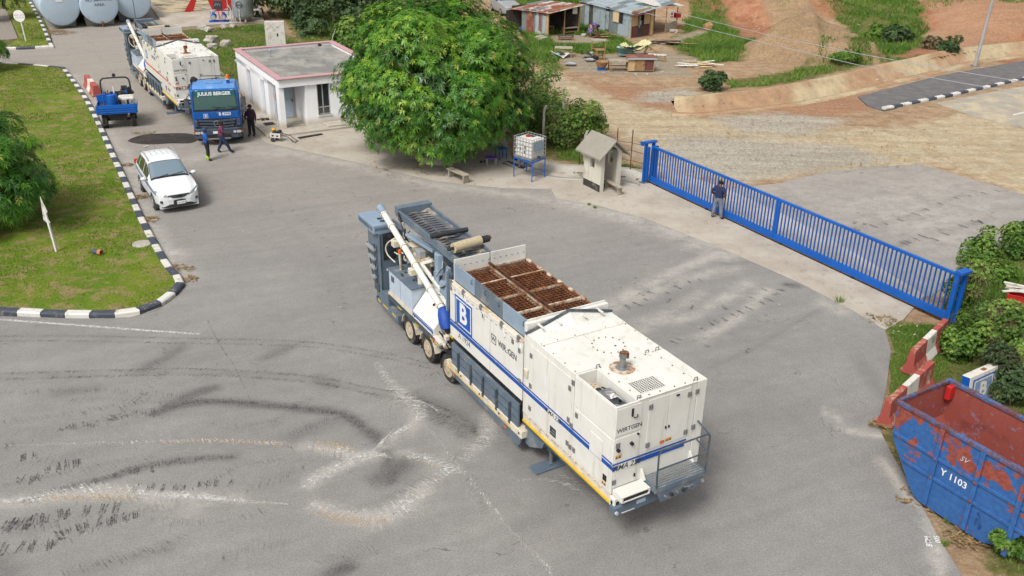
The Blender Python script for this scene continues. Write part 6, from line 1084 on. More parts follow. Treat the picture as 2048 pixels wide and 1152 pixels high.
# ------------------------------------------------------------------ under the tree
pc = G(876,326)
m = MB(); m.lathe([(1.05,0),(1.05,.34),(.93,.36),(.93,.05),(0.5,.05)], 28); o = m.build('planter_ring', M['concrete_grey'], smooth=True, label='round concrete planter ring around the mango trunk', cat='planter'); o.location = (pc.x, pc.y+.6, 0)
p0, p1 = G(902,338,.4), G(930,350,.4); bn = thing('wooden_bench', 'long grey wooden bench under the front of the mango tree', 'bench', ((p0+p1)/2).xy.to_3d(), math.atan2((p1-p0).y, (p1-p0).x))
L2 = (p1-p0).length/2+.15; MB().b(-L2,L2,-.17,.17,.38,.44).build('seat', M['wood'], bn, bevel=.01)
for x in (-L2+.15, L2-.1): MB().b(x-.04,x+.04,-.15,.15,0,.38).build('leg', M['wood'], bn)
def stool(name, lb, p, w, d, h, m_top, m_leg, rz, cat='stool'):
    s = thing(name, lb, cat, p, rz); MB().b(-w/2,w/2,-d/2,d/2,h-.04,h).build('top', m_top, s, bevel=.006)
    for x in (-w/2+.05,w/2-.05):
        for y in (-d/2+.05,d/2-.05): MB().b(x-.02,x+.02,y-.02,y+.02,0,h-.04).build('leg', m_leg, s)
    return s
stool('plastic_stool', 'small stool with purple top under the right of the mango tree', G(982,330), .55, .4, .42, pmat('purple', C(120,80,190), .6), M['galv'], rad(15)); stool('low_table', 'blue steel frame table in shade behind the white container', G(1002,318), .5, .5, .6, M['gate_blue'], M['gate_blue'], rad(30), 'table')
rg = flat('prayer_rug', GP([(1004,327),(1016,322),(1052,334),(1043,342)]), .022, pmat('rug', C(56,58,84), .95, var=.3, vs=8, dirt=C(120,110,130), da=.4, ds=7), th=.008, label='dark blue patterned rug on the concrete beside the blue stand', cat='rug')
for u, v, lb in ((962,325,'left shoe of the black pair under the mango tree'), (970,324,'right shoe of the black pair under the mango tree')):
    p = G(u, v); m = MB(); m.ball((0,0,.045),(.06,.14,.045)); m.b(-.05,.05,-.13,.13,.013,.035); o = m.build('shoe', M['black'], smooth=True, label=lb, cat='shoe', group='black shoes under the tree'); o.location = p
# ------------------------------------------------------------------ peeling blue skip
t = NT('peeling_blue'); a = t.noise(1.5, 7, .62, dist=.6); b_ = t.noise(7, 6, .7); zz = t.n('ShaderNodeSeparateXYZ'); t.l(t.co, zz.inputs[0]); bias = t.math('ADD', t.math('ADD', t.math('MULTIPLY', a, .85), t.math('MULTIPLY', b_, .30)), t.ramp(zz.outputs[2], .6, 2.2, -.10, .04))
c = t.mul(C(56,106,170), t.ramp(b_, .3, .7, .80, 1.15)); c = t.mix(t.ramp(t.noise(1.1, 6, .7, dist=1.0), .62, .70), c, C(20,52,112)); c = t.mix(t.ramp(bias, .605, .63), c, t.mix(t.ramp(b_, .4, .6), C(142,68,58), C(164,88,74))); t.bump(t.ramp(bias, .605, .63), .3, .01); M['skip_blue'] = t.fin(c, .55, 0, .4)
t = NT('skip_inside'); a = t.noise(1.1, 7, .65, dist=.8); b_ = t.noise(6, 6, .7); c = t.mix(t.ramp(a, .5, .72), C(158,76,64), C(126,60,52)); c = t.mix(t.math('MULTIPLY', t.ramp(t.math('ADD', b_, t.math('MULTIPLY', t.noise(.9, 3, .6), .3)), .70, .84), .55), c, C(132,148,184)); M['skip_in'] = t.fin(c, .8)
SK = thing('skip_container', 'large peeling blue steel skip with rusty red inside at right edge', 'skip', (10.07, 18.28, 0), rad(-58.5))
PR = [(-1.17,2.32),(-1.12,1.35),(-.30,.20),(-.05,.07),(1.65,.07),(2.05,.25),(2.75,1.35),(2.85,2.32)]; Wd = 2.0
sp = MB(); sp.prism(PR, 'y', 0, .03); side = sp.build('side_panel', M['skip_blue'], SK); sp = MB(); sp.prism(PR, 'y', Wd-.03, Wd); sp.build('side_panel', M['skip_in'], SK)
m = MB()
for (a0, z0_), (a1, z1_) in zip(PR[:-1], PR[1:]): m.q((a0,.03,z0_),(a1,.03,z1_),(a1,Wd-.03,z1_),(a0,Wd-.03,z0_))
m.build('shell', M['skip_in'], SK)
M['skip_rim'] = rust_mat('skip_rim', C(118,74,66), C(86,112,160), 2.2)
for (y0_, y1_) in ((-.05,.07),(Wd-.07,Wd+.05)): MB().b(-1.22,2.9,y0_,y1_,2.28,2.37).build('rim', M['skip_rim'], SK, bevel=.01)
for x in (-1.22,2.82): MB().b(x,x+.08,.07,Wd-.07,2.28,2.37).build('rim', M['skip_rim'], SK, bevel=.01)
for x in (.12, 1.17, 2.2): r_ = MB().b(x-.06,x+.06,-.07,0,.12,2.28).build('rib', M['skip_blue'], side, bevel=.01)
for z in (1.48, .92): MB().b(-1.1 if z > 1 else -.75, 2.7, -.045, 0, z-.045, z+.045).build('stringer', M['skip_blue'], side, bevel=.01)
for x in (.12,1.17):
    for z in (1.46,.94): MB().ball((x,-.08,z),(.05,.03,.05),8,5).build('weld_stud', M['skip_rim'], side)
lettering('Y 1103', .17, M['white'], side, (.64,-.006,1.20), (1,0,0), UZ, bold=.02); lettering('SV', .13, M['pale_blue'], side, (.75,-.006,1.82), (1,0,0), UZ, shear=.4)
MB().b(-1.1,-.95,Wd-.25,Wd-.03,1.9,2.3).build('corner_gusset', M['red'], SK, bevel=.03)
# ------------------------------------------------------------------ red and white concrete barriers
t = NT('barrier_red'); a = t.noise(3, 7, .7); c = t.mix(t.ramp(a, .53, .64), C(176,82,72), C(196,172,146)); M['bar_red'] = t.fin(c, .8)
t = NT('barrier_white'); a = t.noise(3, 7, .7); c = t.mix(t.ramp(a, .54, .68), C(228,224,214), C(178,160,134)); M['bar_white'] = t.fin(c, .8)
def barrier(p0, p1, lb, h=.82, wb=.5, wt=.17):
    p0, p1 = Vector(p0), Vector(p1); d = p1-p0; L = d.length; T = thing('concrete_barrier', lb, 'barrier', p0, math.atan2(d.y, d.x), 'red and white concrete barriers')
    sec = [(-wb/2,0),(-wb/2,.08),(-wt/2-.04,.32),(-wt/2,h),(wt/2,h),(wt/2+.04,.32),(wb/2,.08),(wb/2,0)]
    for i, (f0, f1) in enumerate(((0,.36),(.362,.64),(.642,1))): MB().prism(sec, 'x', L*f0, L*f1).build('painted_section', M['bar_red' if i != 1 else 'bar_white'], T, bevel=.015)
    return T
B1_ = barrier((12.14,24.57,0), (14.05,26.75,0), 'red and white concrete barrier on grass below the gate end'); lettering('03', .2, M['ink'], B1_, (1.6,-.112,.6), (1,0,0), (0,.06,1)); barrier((10.38,21.72,0), (12.5,24.0,0), 'red and white concrete barrier touching the corner of the blue skip'); barrier((-25.75,56.5,0), (-27.5,59.3,0), 'small red and white barrier on the drive behind the dumper', h=.7, wb=.6, wt=.3)
# broken sign block with B emblem
SB = thing('sign_block', 'white and blue concrete sign slab with B emblem behind the skip', 'sign', (13.05, 22.55, 0), rad(33)); SB.rotation_euler = (rad(-6), 0, rad(33))
bl_ = MB().b(0,1.35,0,.26,0,1.05).build('slab', M['bar_white'], SB, bevel=.02); MB().b(-.004,.0,.01,.25,.02,1.03).build('end_band', M['logo_blue'], SB)
e0 = MB().b(.16,1.2,-.006,0,.06,.92).build('emblem', M['logo_blue'], bl_); MB().b(.22,1.14,-.010,-.006,.11,.87).build('emblem_line', M['bar_white'], e0); MB().b(.28,1.08,-.014,-.010,.16,.82).build('emblem_field', pmat('faded_blue', C(120,150,190), .7, var=.2, dirt=C(220,220,215), da=.4, ds=5), e0); lettering('B', .46, M['bar_white'], e0, (.68,-.018,.49), (1,0,0), UZ, bold=.04, name='emblem_letter')
MB().b(.7,.85,.05,.15,1.05,1.08).build('mortar_lump', M['rust'], SB)
# hand pump / blue tool at the right edge
T = thing('garden_tool', 'blue and yellow handled tool leaning in the bushes at right edge', 'tool', G(2008,800), 0); m = MB(); m.tube([(0,0,.05),(.35,.15,.75)], .03, 6); m.build('handle', M['gate_blue'], T); m = MB(); m.tube([(.12,.05,.28),(.22,.095,.48)], .034, 6); m.build('handle_band', M['yellow'], T); m = MB(); m.tube([(.35,.15,.75),(.45,.2,.95),(.5,.2,.6),(.5,.2,.2)], .07, 7); m.build('head', M['gate_blue'], T, smooth=True)
# red skip with scrap wood, upper right edge
p = G(2035,640); T = thing('red_skip', 'red steel bin holding scrap boards behind the creeper at right', 'skip', p, rad(-30)); m = MB(); m.b(-.5,1.3,0,.05,0,.85); m.b(-.5,1.3,.95,1.0,0,.85); m.b(-.5,-.45,.05,.95,0,.85); m.b(-.45,1.3,.05,.95,0,.1); m.build('bin', M['red'], T)
for i in range(7): MB().bar((-.5+random.uniform(-.2,.2), .1+i*.12, .88+i*.01), (.9, random.uniform(0,1), .95+random.uniform(0,.12)), .12, .025).build('board', M['wood' if i % 2 else 'white_dirty'], T)
# ------------------------------------------------------------------ fuel tanks
M['tank_blue'] = pmat('tank_paint', C(190,208,224), .45, var=.05, vs=.6, dirt=C(160,175,185), da=.35, ds=.8, streak=.2)
ta = rad(121)
for (u, v), txts, lb, dent in (((127,52), [('F-1918',.22,.85)], 'pale blue horizontal fuel tank marked F-1918 at far left', 0), ((205,48), [('NO SMOKING',.23,.45),('AREA',.23,.05)], 'pale blue horizontal fuel tank marked NO SMOKING AREA, middle of three', 1), ((271,38), [('F 1993',.30,.45)], 'pale blue horizontal fuel tank marked F 1993, right of three', 2)):
    p = G(u, v, .25); T = thing('fuel_tank', lb, 'tank', (p.x, p.y, 0), ta, 'fuel tanks at the end of the drive'); r_ = 1.52; zc = 1.78; m = MB(); m.lathe([(r_-.25,-.10),(r_-.05,-.04),(r_,.06),(r_,9.0),(r_-.1,9.15)], 40, (0,0,zc), 'x'); sh = m.build('shell', M['tank_blue'], T, smooth=True)
    for x in (2.5,5.0,7.5): m = MB(); m.lathe([(r_+.004,x-.02),(r_+.012,x),(r_+.004,x+.02)], 40, (0,0,zc), 'x'); m.build('weld_seam', M['tank_blue'], sh)
    for x in (1.2,6.8): MB().prism([(-1.1,0),(1.1,0),(1.2,.75),(-1.2,.75)], 'x', x, x+.35).build('saddle', M['concrete_grey'], T)
    for txt, h, dz in txts: lettering(txt, h, M['grey_plastic'], T, (-.115, 0, zc+dz), (0,-1,0), UZ, bold=.005)
    if dent == 0: MB().b(-.125,-.10,-.25,.25,zc+.42,zc+.58).build('plate', M['white'], T)
    if dent == 1: m = MB(); m.cyl((-.1,0,.45),(-.25,0,.30),.09,n=10); m.cyl((-.25,0,.32),(-.25,0,.05),.06,n=8); m.build('outlet_pipe', M['rust'], T)
    if dent == 2: MB().b(-.118,-.10,-.02,.02,.4,3.1).build('seam', M['grey_plastic'], T)
# pump set and water vessels on the slab
p = G(488,42,.16); T = thing('pressure_vessel', 'silver upright pressure vessel on short legs on the concrete slab', 'tank', p, 0); m = MB(); m.lathe([(.3,.22),(.7,.27),(.86,.42),(.9,.55),(.9,3.2),(.8,3.4),(.3,3.55),(.01,3.57)], 28); m.build('shell', pmat('galvanised_patchy', C(182,188,194), .35, metal=.5, var=.15, vs=2.5), T, smooth=True)
for a in (60,180,300): MB().bar((.6*math.cos(rad(a)),.6*math.sin(rad(a)),0),(.6*math.cos(rad(a)),.6*math.sin(rad(a)),.34),.14,.14).build('leg', M['white_dirty'], T)
m = MB(); m.tube([(.26*math.cos(a)-.05,-.90,1.5+.26*math.sin(a)) for a in np.linspace(0,2*math.pi,16)], .04, 6); m.b(-.3,.2,-.95,-.9,1.45,1.55); m.build('hatch', M['grey_plastic'], T); m = MB(); m.tube([(-.05,-.92,1.2),(-.05,-.95,.05)], .04, 6); m.build('drain_pipe', M['white_dirty'], T)
p = G(446,22,.16); T = thing('red_tank', 'large red rectangular water tank behind the blue pumps', 'tank', p, rad(20)); m = MB(); m.prism([(-1.6,3.4),(-1.2,.9),(-.9,.0),(.6,.0),(.9,.9),(1.0,3.4)], 'y', 0, 2.2); m.build('body', M['red'], T, bevel=.04); m = MB(); m.add([(-3.4,.3,0),(-2.6,.3,0),(-1.6,.3,2.6),(-3.4,.5,0),(-2.6,.5,0),(-1.6,.5,2.6)], [[0,1,2],[3,5,4],[0,3,4,1],[1,4,5,2],[2,5,3,0]]); m.build('buttress', M['red'], T)
p = G(437,43,.16); T = thing('pump_set', 'twin blue electric pumps with dark control panel on the slab', 'pump', p, rad(10))
MB().b(-.75,.85,-.4,.4,0,.08).build('base_frame', M['gate_blue'], T)
for x in (-.35,.5):
    m = MB(); m.cyl((x,-.45,.42),(x,.35,.42),.23,n=16); mo = m.build('motor', M['gate_blue'], T, smooth=True); m = MB(); m.cyl((x,-.47,.42),(x,-.45,.42),.20,n=16); m.build('fan_cover', M['galv'], mo); MB().b(x-.1,x+.1,-.1,.2,.62,.78).build('terminal_box', M['gate_blue'], mo)
for x in (-.05,.25): MB().bar((x+.35,-.45,-.5),(x+.1,.0,1.1),.06,.06).build('panel_leg', M['red'], T)
cp = MB().b(-.25,.45,-.12,.10,1.05,1.75).build('control_panel', M['ink'], T, bevel=.02)
for i in range(5): MB().cyl((-.12+i*.1,-.14,1.4+.1*(i % 2)),(-.12+i*.1,-.12,1.4+.1*(i % 2)),.03,n=8).build('indicator', M['white'], cp)
for pth in ([(.6,.1,.5),(.9,.1,.5),(.9,.1,1.9),(1.2,.1,1.9),(1.3,.1,2.1)], [(.9,.0,1.4),(1.15,-.2,1.1),(1.15,-.3,-.1)], [(-.6,.2,.2),(-.6,.2,.9),(.9,.2,1.0)], [(1.35,-.2,-.1),(1.35,-.2,1.4)]): m = MB(); m.tube(pth, .05, 7); m.build('pipe', M['galv'], T, smooth=True)
# ------------------------------------------------------------------ signs, posts, pipes
p = G(52,82,.1); T = thing('speed_sign', 'round white speed limit sign on white post on the far lawn', 'sign', p, 0); T.rotation_euler = (0, rad(-3), 0)
MB().cyl((0,0,0),(0,0,1.5),.05,n=10).build('post', M['white'], T, smooth=True); m = MB(); m.cyl((0,-.06,1.9),(0,-.09,1.9),.44,n=32); bd = m.build('board', M['white'], T)
pk = pmat('faded_pink', C(214,150,150), .6); lettering('SPEED LIMIT', .115, pk, bd, (0,-.094,1.96), (1,0,0), UZ); lettering('10KM/HR', .125, pk, bd, (.02,-.094,1.78), (1,0,0), UZ)
p = G(113,503,.11); T = thing('broken_sign_post', 'leaning white post with broken sign board at the lawn tree', 'post', p, 0); m = MB(); m.bar((0,0,0),(-.12,0,1.75),.09,.06); m.build('post', M['white'], T); m = MB(); m.add([(-.05,-.04,1.15),(.02,-.04,1.2),(-.10,-.04,1.5),(.0,-.04,1.65),(-.16,-.04,2.25),(-.22,-.04,1.3)], [[0,1,2],[2,3,4],[0,2,4,5]]); m.v += [(x,y+.02,z) for x,y,z in m.v]; m.f += [[8,7,6],[10,9,8],[11,10,8,6]]; m.m += [0]*3; m.build('sign_remnant', M['white_dirty'], T)
p = G(196,509,.11); T = thing('pipe_offcut', 'short grey and terracotta pipe offcut lying on the lawn', 'pipe', p, rad(-20)); 
for x0_, x1_, mt in ((-.18,.05,M['slate_dark']),(.05,.19,M['rust_cream'])): m = MB(); m.lathe([(.085,x0_),(.11,x0_),(.11,x1_),(.085,x1_),(.085,x0_)], 16, (0,0,.11), 'x'); m.build('pipe_section', mt if x0_ < 0 else pmat('terracotta', C(196,130,92), .8), T)
p = G(284,488,.115); m = MB(); m.lathe([(.36,-.05),(.36,.03),(.31,.035),(.01,.035)], 24); o = m.build('manhole', M['concrete_grey'], label='round concrete manhole cover sunk in the lawn', cat='manhole'); o.location = p
p = G(1950,132); T = thing('street_light', 'tall tapering galvanised street light pole beside the drain', 'lamp post', p, 0); MB().cyl((0,0,0),(.35,0,9.5),.13,.07,n=14).build('pole', M['galv'], T, smooth=True); m = MB(); m.tube([(.35,0,9.5),(.3,-.5,9.9),(.2,-1.6,10.1)], .05, 8); m.build('arm', M['galv'], T, smooth=True); MB().b(.05,.35,-2.2,-1.5,10.05,10.2).build('lantern', M['grey_plastic'], T, bevel=.04); MB().b(-.25,.25,-.25,.25,-.05,.05).build('base_plate', M['steel'], T)
for pts, lb in (([(1120,-40),(1285,8),(1400,37),(1542,71),(1716,107),(1875,136),(2048,164),(2300,202)], 'upper pale overhead cable crossing above the sand road'), ([(1100,-25),(1270,20),(1400,55),(1560,93),(1716,130),(1970,174),(2048,189),(2300,228)], 'lower pale overhead cable crossing above the sand road')):
    m = MB(); m.tube([G(u, v, 6.6) for u, v in pts], .014, 5); m.build('overhead_cable', M['galv'], smooth=True, label=lb, cat='cable')
p = G(553,92); m = MB(); m.b(-.75,.75,-.15,.15,0,1.9); o = thing('concrete_slab', 'upright white concrete panel on the grass behind the gatehouse', 'panel', p, rad(8)); m.build('slab_body', M['white_dirty'], o, bevel=.02); MB().b(.12,.22,-.156,-.148,.75,1.0).build('slot', M['black'], o)
def rubble(u, v, s, lb, cat='rock', mat='concrete_grey', name='concrete_lump', flatk=.6):
    p = G(u, v); bm = bmesh.new(); bmesh.ops.create_icosphere(bm, subdivisions=2, radius=1); r_ = random.Random(int(u*7+v))
    for vv in bm.verts: k_ = 1 + r_.uniform(-.22,.22); vv.co = Vector((max(-.75,min(.75,vv.co.x))*k_*s, max(-.7,min(.7,vv.co.y))*k_*s*.8, max(-.5,min(.7,vv.co.z))*k_*s*flatk + s*.25))
    me = bpy.data.meshes.new(name); bm.to_mesh(me); bm.free(); me.materials.append(M[mat]); o = link(name, me, label=lb, cat=cat); o.location = p; o.rotation_euler.z = r_.uniform(0,6); return o
for i, (u, v, s, lb) in enumerate(((405,58,.5,'left broken block on grass by the slab edge'),(418,62,.45,'broken block right of the first beside the slab edge'),(448,56,.4,'flat grey block fragment on grass below the pumps'),(466,54,.35,'pale block fragment on grass below the silver vessel'),(423,84,.7,'broad flat broken concrete on grass behind the far plant'),(451,92,.65,'mossy grey rubble lump right of the broad broken concrete'),(425,96,.5,'low rubble lump touching the far plant roof line'),(482,106,.5,'upper grey block against the gatehouse rear corner'),(478,126,.4,'lower grey block beside the gatehouse left wall'))): rubble(u, v, s, lb, 'rubble')
# ------------------------------------------------------------------ roadside shacks: every sheet its own piece
t = NT('sheet_rust'); a = t.noise(1.4, 6, .7); c = t.mix(t.ramp(a, .42, .6), C(128,72,58), C(166,108,84)); M['sh_rust'] = t.fin(c, .75)
t = NT('sheet_zinc'); a = t.noise(1.2, 6, .7); c = t.mix(t.ramp(a, .5, .68), C(186,200,206), C(136,152,152)); M['sh_zinc'] = t.fin(c, .45, .25)
M['sh_grey'] = pmat('sheet_grey', C(128,138,138), .6, metal=.1, var=.15, dirt=C(110,90,75), da=.35, ds=2); M['sh_dark'] = pmat('sheet_dark', C(78,72,68), .8, var=.2, dirt=C(120,96,80), da=.4, ds=2); M['sh_maroon'] = pmat('sheet_maroon', C(110,66,62), .75, var=.15); M['sh_half'] = rust_mat('sheet_half_rust', C(150,86,66), C(198,196,190), 1.2); M['ply'] = pmat('plywood', C(206,176,132), .85, var=.12, vs=3, dirt=C(150,120,86), da=.35, ds=3); M['ply_pale'] = pmat('plywood_pale', C(226,200,158), .85, var=.08, vs=3)
def sheet(parent, o, u, v, mat, name='sheet', waves=5, amp=.025, lean=0.0):
    o, u, v = Vector(o), Vector(u), Vector(v); n = u.cross(v).normalized(); m = MB(); k_ = waves*2; vs = []
    for j in range(2):
        for i in range(k_+1): vs.append(tuple(o + u*(i/k_) + v*j + n*(amp if i % 2 else 0) + n*lean*j))
    m.add(vs, [[i, i+1, k_+2+i, k_+1+i] for i in range(k_)]); return m.build(name, mat, parent, smooth=False)
def wall_sheets(parent, A, B_, h, mats, hb=0.0, jag=.08):
    A, B_ = Vector(A), Vector(B_); n = len(mats); d = (B_-A)/n
    for i, mt in enumerate(mats):
        if mt is None: continue
        sheet(parent, A + d*i + Vector((0,0,hb)), d*1.02, Vector((0,0,h-hb-random.uniform(0,jag))), M[mt], 'wall_sheet', waves=4, amp=.02 + .006*(i % 2))
def post(parent, p, h, r=.05, lean=(0,0)): MB().cyl(p, Vector(p)+Vector((lean[0],lean[1],h)), r, r*.8, n=7).build('post', M['wood_brown'], parent, smooth=True)
zg = lambda p: Vector((p.x, p.y, float(height(np.array([[p.x, p.y]]))[0])))
S1 = thing('shack', 'rusty patchwork tin shack with open front and bench inside', 'shack', (0,0,-.02))
A, B_, Cc = G(1023,60), G(1096,73), G(1157,66); D = A + (Cc-B_)
rs = random.Random(5)
wall_sheets(S1, A+(B_-A)*.28, B_, 2.05, ['sh_grey','sh_grey','sh_rust','ply','sh_rust','sh_grey','sh_zinc','sh_rust','sh_grey','sh_rust','ply']); 
for f_, mt in ((.42,'sh_rust'),(.50,'sh_rust'),(.66,'sh_zinc'),(.85,'sh_zinc')): q = A.lerp(B_, f_); dn = (B_-A).normalized(); nn = Vector((dn.y,-dn.x,0)); sheet(S1, q+nn*.05, dn*.38, Vector((0,0,rs.uniform(1.2,1.7))), M[mt], 'patch_sheet', 3)
wall_sheets(S1, A, D, 2.1, ['sh_dark']*5); wall_sheets(S1, D, Cc, 2.3, ['sh_dark']*6); wall_sheets(S1, Cc+(D-Cc)*.5, Cc, 2.1, ['sh_grey','sh_dark','sh_grey'])
for p_, h in ((A,2.0),(B_,2.1),(Cc,2.35),(B_.lerp(Cc,.52),2.2),(D,2.4)): post(S1, p_, h, .06)
dn = (B_-A).normalized(); cr = (Cc-B_).normalized(); ro = A - dn*.2 - cr*.25; L1, L2 = (B_-A).length+.6, (Cc-B_).length+.5
for j in range(2):
    for i in range(7):
        z0_, z1_ = 2.0 + .16*(j*.5), 2.0 + .16*(j*.5+.5); oo = ro + dn*(L1*i/7) + cr*(L2*j/2) + Vector((0,0,2.04+.22*j+.02*i + .0)); sheet(S1, oo + cr*(L2/2+.1), dn*(L1/7*1.05)+Vector((0,0,.02)), -cr*(L2/2+.1) - Vector((0,0,.22)), M[('sh_half','sh_rust','sh_half','sh_grey','sh_half','sh_rust','sh_half')[(i+j*3) % 7]], 'roof_sheet', 5, .03)
MB().bar(B_+Vector((0,0,2.02)), Cc+Vector((0,0,2.3)), .08, .1).build('beam', M['wood_brown'], S1)
dr = A.lerp(B_, .02) - cr*.05; sheet(S1, dr, (dn*.15 - cr*.75), Vector((0,0,1.75)), M['sh_dark'], 'door', 4); MB().b(-.0,.01,0,.01,0,.01)
q = B_.lerp(Cc,.85)+Vector((0,0,1.75)); m = MB(); m.b(q.x-.2,q.x+.2,q.y-.03,q.y-.02,q.z-.1,q.z+.5); m.build('poster', M['white_dirty'], S1)
MB().b(B_.x+.3,Cc.x-.2,D.y-2.2,D.y-2.0,.0,.02).build('floor_patch', M['sh_dark'], S1)
def table(p, w, d, h, lb, top='wood', rz=0.0, cat='table', name='wooden_table', cab=False):
    T = thing(name, lb, cat, zg(p), rz); MB().b(-w/2,w/2,-d/2,d/2,h-.05,h).build('top', M[top], T)
    for x in (-w/2+.06,w/2-.06):
        for y in (-d/2+.06,d/2-.06): MB().b(x-.035,x+.035,y-.035,y+.035,0,h-.05).build('leg', M['wood_brown'], T)
    for y in (-d/2+.06,d/2-.06): MB().b(-w/2+.1,w/2-.1,y-.02,y+.02,h*.3,h*.3+.06).build('rail', M['wood_brown'], T)
    return T
table(B_.lerp(Cc,.2)+Vector((-.6,1.2,0)), 1.2, .5, .6, 'left bench in the shade inside the rusty tin shack', rz=rad(30), cat='bench', name='wooden_bench', top='wood_brown'); table(B_.lerp(Cc,.72)+Vector((0,.25,0)), 1.5, .4, .55, 'right plank bench at the open front of the rusty tin shack', rz=rad(32), cat='bench', name='wooden_bench', top='wood')
S2 = thing('shack', 'silver roofed tin shack with wooden shutter window and shop awning', 'shack', (0,0,-.02))
A, B_, Cc, Dd, E_ = G(1161,47), G(1261,76), G(1298,69), G(1330,65), G(1352,58); back = (Cc-B_).normalized()*5.0
wall_sheets(S2, A, B_, 2.15, ['sh_grey','sh_zinc','sh_dark','sh_zinc','sh_zinc','sh_zinc','sh_dark','sh_grey','sh_grey','sh_zinc','sh_zinc','sh_zinc'], jag=.2)
wall_sheets(S2, B_, Cc, .95, ['sh_maroon','sh_dark','sh_maroon']); wall_sheets(S2, B_, Cc, 2.1, ['ply', None, 'ply'], hb=.95); MB().bar(B_+Vector((0,0,2.0)), Cc+Vector((0,0,2.1)), .06, .45).build('lintel', M['ply'], S2)
nb = (Cc-B_).normalized(); nf = Vector((nb.y,-nb.x,0)); MB().bar(B_.lerp(Cc,.38)+nf*.06+Vector((0,0,.8)), B_.lerp(Cc,.40)+nf*.06+Vector((0,0,1.75)), .22, .04).build('prop_board', M['wood'], S2); m = MB(); m.q(B_.lerp(Cc,.3)-nf*.3+Vector((0,0,.95)), B_.lerp(Cc,.75)-nf*.3+Vector((0,0,.95)), B_.lerp(Cc,.75)-nf*.3+Vector((0,0,1.8)), B_.lerp(Cc,.3)-nf*.3+Vector((0,0,1.8))); m.build('shop_window', M['black'], S2)
for f_, mt in ((.45,'yellow'),(.55,'white'),(.62,'gate_blue'),(.5,'gate_blue')): q = B_.lerp(Cc, f_)-nf*.15+Vector((0,0,.98)); MB().cyl(q, q+Vector((0,0,.28)), .08, n=8).build('jar', M[mt], S2)
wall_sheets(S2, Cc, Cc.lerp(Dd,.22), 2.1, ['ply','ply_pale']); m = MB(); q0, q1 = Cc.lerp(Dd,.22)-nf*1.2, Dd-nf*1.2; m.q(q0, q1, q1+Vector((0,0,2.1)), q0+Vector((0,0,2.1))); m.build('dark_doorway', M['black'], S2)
wall_sheets(S2, Dd, E_, .8, ['wood','wood','wood']) 
for p_, h in ((A,2.1),(B_,2.15),(Cc,2.2),(Cc.lerp(Dd,.22),2.2),(Dd,2.1),(E_,1.9)): post(S2, p_, h, .055)
dn = (B_-A).normalized(); cr = nb; L1 = (B_-A).length+.6
for j in range(3):
    for i in range(9):
        oo = A - dn*.2 - cr*.2 + dn*(L1*i/9) + cr*(2.0*j) + Vector((0,0,2.12+.16*j)); sheet(S2, oo + cr*2.1, dn*(L1/9*1.04), -cr*2.1 - Vector((0,0,.16)), M['sh_zinc' if (i+j) % 5 else 'sh_grey'], 'roof_sheet', 5, .03)
for i in range(4): oo = B_ + cr*(.5*i) + Vector((0,0,2.02)); sheet(S2, oo + dn*.55 - Vector((0,0,.12)), cr*.52, -dn*.65 + Vector((0,0,.22)), M['sh_maroon'], 'eave_sheet', 4, .02)
sh = Cc.lerp(Dd,.3); m = MB(); m.add([tuple(sh - nf*.1 + Vector((0,0,2.35))), tuple(E_+cr*.6+nf*.3+Vector((0,0,2.0))), tuple(E_+cr*.8-nf*2.0+Vector((0,0,2.25))), tuple(sh-nf*2.4+Vector((0,0,2.6)))], [[0,1,2,3]]); m.v += [(x,y,z-.05) for x,y,z in m.v]; m.f += [[4,7,6,5],[0,4,5,1],[1,5,6,2],[2,6,7,3],[3,7,4,0]]; m.m += [0]*5; m.build('awning', M['white_dirty'], S2)
q = A.lerp(B_,.70); n1 = Vector((dn.y,-dn.x,0)); 
def wq(f0, f1, z0_, z1_, off, mat, nm): m = MB(); a_, b2 = A.lerp(B_,f0)+n1*off, A.lerp(B_,f1)+n1*off; m.q(a_+Vector((0,0,z0_)), b2+Vector((0,0,z0_)), b2+Vector((0,0,z1_)), a_+Vector((0,0,z1_))); m.v += [tuple(Vector(v_)-n1*.03) for v_ in m.v]; m.f += [[7,6,5,4],[0,4,5,1],[1,5,6,2],[2,6,7,3],[3,7,4,0]]; m.m += [0]*5; return m.build(nm, M[mat], S2)
wq(.78,.84,1.0,1.85,.06,'black','window'); wq(.665,.775,1.0,1.9,.10,'ply_pale','shutter')
for f_, z0_, z1_ in ((.34,.3,1.6),(.52,.2,1.7),(.90,.1,1.6)): wq(f_, f_+.06, z0_, z1_, .055, 'sh_zinc', 'patch_sheet')
q = Dd.lerp(E_,.25)+nf*.08+Vector((0,0,1.1)); bn_ = MB(); bn_.q(q, q+nb*.55, q+nb*.55+Vector((0,0,.65)), q+Vector((0,0,.65))); bo = bn_.build('poster', M['white'], S2); bn_ = MB(); q2 = q+nf*.006; bn_.q(q2+nb*.08+Vector((0,0,.1)), q2+nb*.48+Vector((0,0,.1)), q2+nb*.48+Vector((0,0,.2)), q2+nb*.08+Vector((0,0,.2))); bn_.q(q2+nb*.15+Vector((0,0,.3)), q2+nb*.4+Vector((0,0,.3)), q2+nb*.4+Vector((0,0,.5)), q2+nb*.15+Vector((0,0,.5))); bn_.build('poster_print', M['red'], bo)
rb = thing('red_box', 'red box hanging at the shop awning edge', 'box', E_+nf*.15+Vector((-.1,0,1.0)), rad(30)); MB().b(-.3,.3,-.15,.15,0,.42).build('case', M['red'], rb, bevel=.02); MB().b(-.28,.28,-.16,-.15,.30,.36).build('lid_edge', M['bar_red'], rb)
